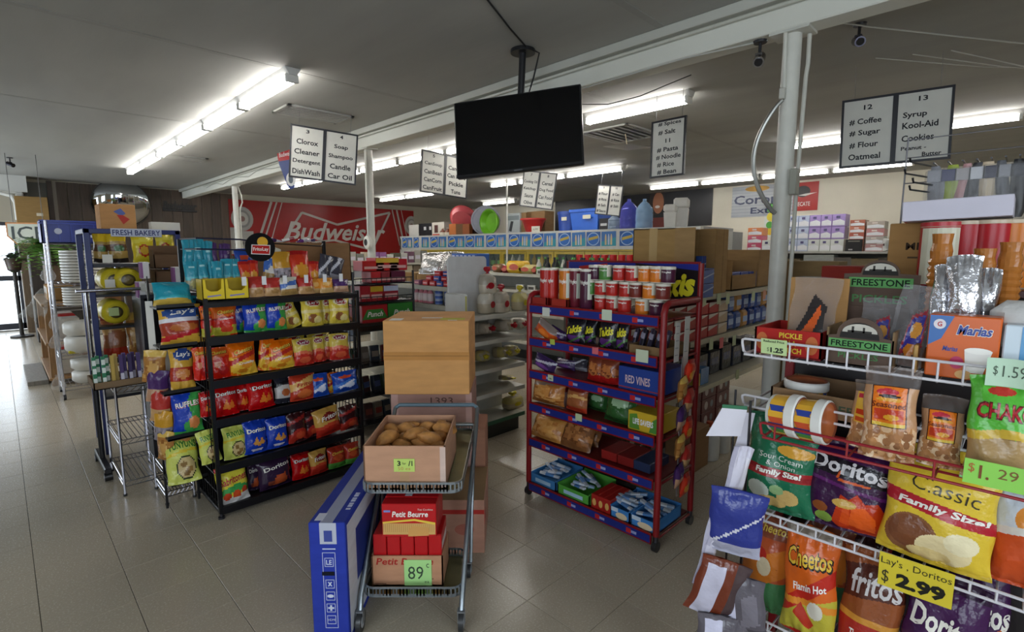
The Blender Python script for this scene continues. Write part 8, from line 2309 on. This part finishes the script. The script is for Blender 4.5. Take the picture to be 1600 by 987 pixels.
for k, (px0, px1, py) in enumerate(((1048, 1072, 321), (1062, 1090, 311))):
    y, w, h = top(px0, px1, py, .45 * k)
    t = thing('foam_cooler', ('left smaller', 'right taller')[k] + ' white foam ice chest on the cooler top', 'ice chest', (TX + .45 * k - .3, y, KT), -PI / 2 + .4, 'foam ice chests')
    m = M(); a = w * .36
    m.add([(-a * .85, 0, 0), (a * .85, 0, 0), (a * .85, a * 1.7, 0), (-a * .85, a * 1.7, 0), (-a, -.03, h * .66), (a, -.03, h * .66), (a, a * 1.8, h * .66), (-a, a * 1.8, h * .66)], [(3, 2, 1, 0), (0, 1, 5, 4), (1, 2, 6, 5), (2, 3, 7, 6), (3, 0, 4, 7), (4, 5, 6, 7)], '#c9c7c0')
    m.part('body', 'plastic', t)
    M().box(-a * 1.06, a * 1.06, -.05, a * 1.85, h * .66, h, '#cfcdc6', .03).part('lid', 'plastic', t)

# ------------------------------------------------------------------ paper goods along the right wall
wg = gondola('aisle_shelf', 'wall shelf stacked with paper towels below the beer posters', 10.3, 11.3, 1.2, 4.3, (.3, .7, 1.1, 1.52), 'x', 1.52, '#9f9f98', '#77756c')
PX = 10.36
def pap(px0, px1, pyt, pyb, name, label, col, art=None, back=0., matn='film', group=None):
    a = atX(px0, pyb, PX + back); b = atX(px1, pyb, PX + back); c = atX((px0 + px1) / 2, pyt, PX + back)
    return (a[1] + b[1]) / 2, abs(a[1] - b[1]), max(a[2], 1.522), c[2]
lay = []
for r_, (yt, yb) in enumerate(((374, 391), (357, 374), (341, 357))):
    for k, (x0, x1) in enumerate(((1228, 1245), (1245, 1262))):
        lay.append((x0, x1, r_, '#aab4cc', 'blue and white toilet paper pack, %s of %s row' % (('left', 'right')[k], ('lower', 'middle', 'upper')[r_])))
for r_, (yt, yb) in enumerate(((362, 391), (347, 362), (332, 347))):
    for k, (x0, x1) in enumerate(((1262, 1280), (1280, 1297), (1297, 1318))):
        lay.append((x0, x1, r_, '#c6cac6' if r_ == 0 else '#9a84bc', '%s paper towel pack, %s of %s row' % ('white' if r_ == 0 else 'purple', nth(k), ('lower', 'middle', 'upper')[r_])))
for r_ in range(3):
    lay.append((1325, 1349, (.2 + .11 * r_, .108), ('#a85a4a', '#b4705a', '#a0604e')[r_], 'reddish tissue box, %s of its stack on the wall shelf' % ('lowest', 'middle', 'topmost')[r_]))
lay.append((1325, 1349, (0, .198), '#8a5a4a', 'brown tissue carton behind the black box on the wall shelf'))
for r_ in range(4):
    lay.append((1351, 1380, (.125 * r_, .122), ('#b58a8a', '#a9a29c', '#b07a7a', '#a59a90')[r_], '%s napkin box, number %s from bottom of the wall shelf stack' % (('pink', 'grey', 'pink', 'grey')[r_], ('one', 'two', 'three', 'four')[r_])))
for r_ in range(3):
    lay.append((1167, 1190, (.15 * r_, .147), ('#b5506a', '#b8586e', '#c97a4a')[r_], '%s tissue pack, %s of the stack left of the column' % (('pink', 'rose', 'orange')[r_], ('lowest', 'middle', 'topmost')[r_])))
lay.append((1190, 1206, 0, '#c9cbc6', 'white paper roll pack left of the round column'))
H_ = .215
for (x0, x1, r_, c, lab) in lay:
    a = atX(x0, 385, PX); b = atX(x1, 385, PX)
    z0, hh = r_ if isinstance(r_, tuple) else (r_ * H_, H_ * .97)
    def da(m, w, d, h, c=c):
        m.shape(('p', [(-w * .46, h * .1), (w * .46, h * .1), (w * .46, h * .42), (w * .1, h * .58), (-w * .46, h * .45)], '#d6d8dc'), -.001)
        m.shape(('r', -w * .2, w * .1, h * .66, h * .86, '#4a4468' if hh > .15 else '#d0c4bc'), -.001)
    carton('paper_pack', lab, 'pack', (PX, (a[1] + b[1]) / 2, 1.522 + z0), (abs(a[1] - b[1]) * .97, .3, hh), -PI / 2, c, da, 'film', 'paper goods on the wall shelf')
a = atX(1320, 400, PX - .02); b = atX(1346, 400, PX - .02)
carton('black_box', 'black box standing in front of the reddish tissue boxes', 'box', (PX - .045, (a[1] + b[1]) / 2, 1.522), (a[1] - b[1], .04, .2), -PI / 2, '#1d1c1e', lambda m, w, d, h: (m.shape(('r', -w * .35, w * .35, h * .8, h * .9, '#6a6a60'), -.001), m.shape(('r', -w * .3, -w * .05, h * .1, h * .2, '#9a9a9a'), -.001)), 'paper')
rl = M(); rl.lathe([(.02, 0), (.1, 0), (.105, .01), (.105, .19), (.1, .2), (.02, .2)], 18, '#c9c9c6', cap=False); rl.xf(Matrix.Rotation(-PI / 2, 4, 'Y')); rl_me = rl.mesh('paper_roll', 'paper', .8)
for k, px in enumerate((1381, 1394)):
    p = atX(px, 382, PX); put(rl_me, 'paper_roll', ('left', 'right')[k] + ' white paper roll lying end-on at the right of the wall shelf', 'paper roll', (PX + .2, p[1], 1.63), group='paper rolls')
# shelf face goods just below (seen between column and pickle carton)
for k, (px0, px1, pyt, c, lab) in enumerate(((1255, 1302, 398, '#aab0ae', 'pale sign box'), (1215, 1250, 404, '#8a7a5c', 'tan carton'), (1302, 1330, 402, '#6a6660', 'grey carton'), (1330, 1372, 404, '#7a6c54', 'brown carton'), (1372, 1410, 402, '#57524a', 'dark carton'))):
    a = atX(px0, 410, PX - .02); b = atX(px1, 410, PX - .02); c_ = atX((px0 + px1) / 2, pyt, PX - .02)
    carton('shelf_carton', lab + ' on the second wall shelf', 'box', (PX - .02, (a[1] + b[1]) / 2, 1.102), (a[1] - b[1], .3, c_[2] - 1.102), -PI / 2, c, None, 'card')
# cartons between column and pickle trays
for k, (px0, px1, pyt, X_, c, lab) in enumerate(((1228, 1310, 408, 3.6, '#7d6644', 'brown carton behind the tan cardboard panel'), (1283, 1345, 416, 2.75, '#8f2f26', 'red and brown carton behind the pickle trays'))):
    a = atX(px0, 430, X_); b = atX(px1, 430, X_); c_ = atX((px0 + px1) / 2, pyt, X_)
    carton('cardboard_box', lab, 'box', (X_, (a[1] + b[1]) / 2, 0 if k == 0 else 1.10), (a[1] - b[1], .2, c_[2] - (0 if k == 0 else 1.10)), -PI / 2, c)
m = M(); m.box(2.72, 2.98, .43, .80, 0, 1.098, '#3a302c', .01); tag(m.part('low_stand', 'paint'), 'dark stand under the red and brown carton', 'stand')

p = atX(792, 288, 7.2)
m = M(); m.cyl((7.2, p[1], 0), (7.2, p[1], RZ - .001), .018, 8, '#c6c4bb'); tag(m.part('conduit_pole', 'paint'), 'thin white pole from floor to ceiling in front of the cooler posters', 'pole')
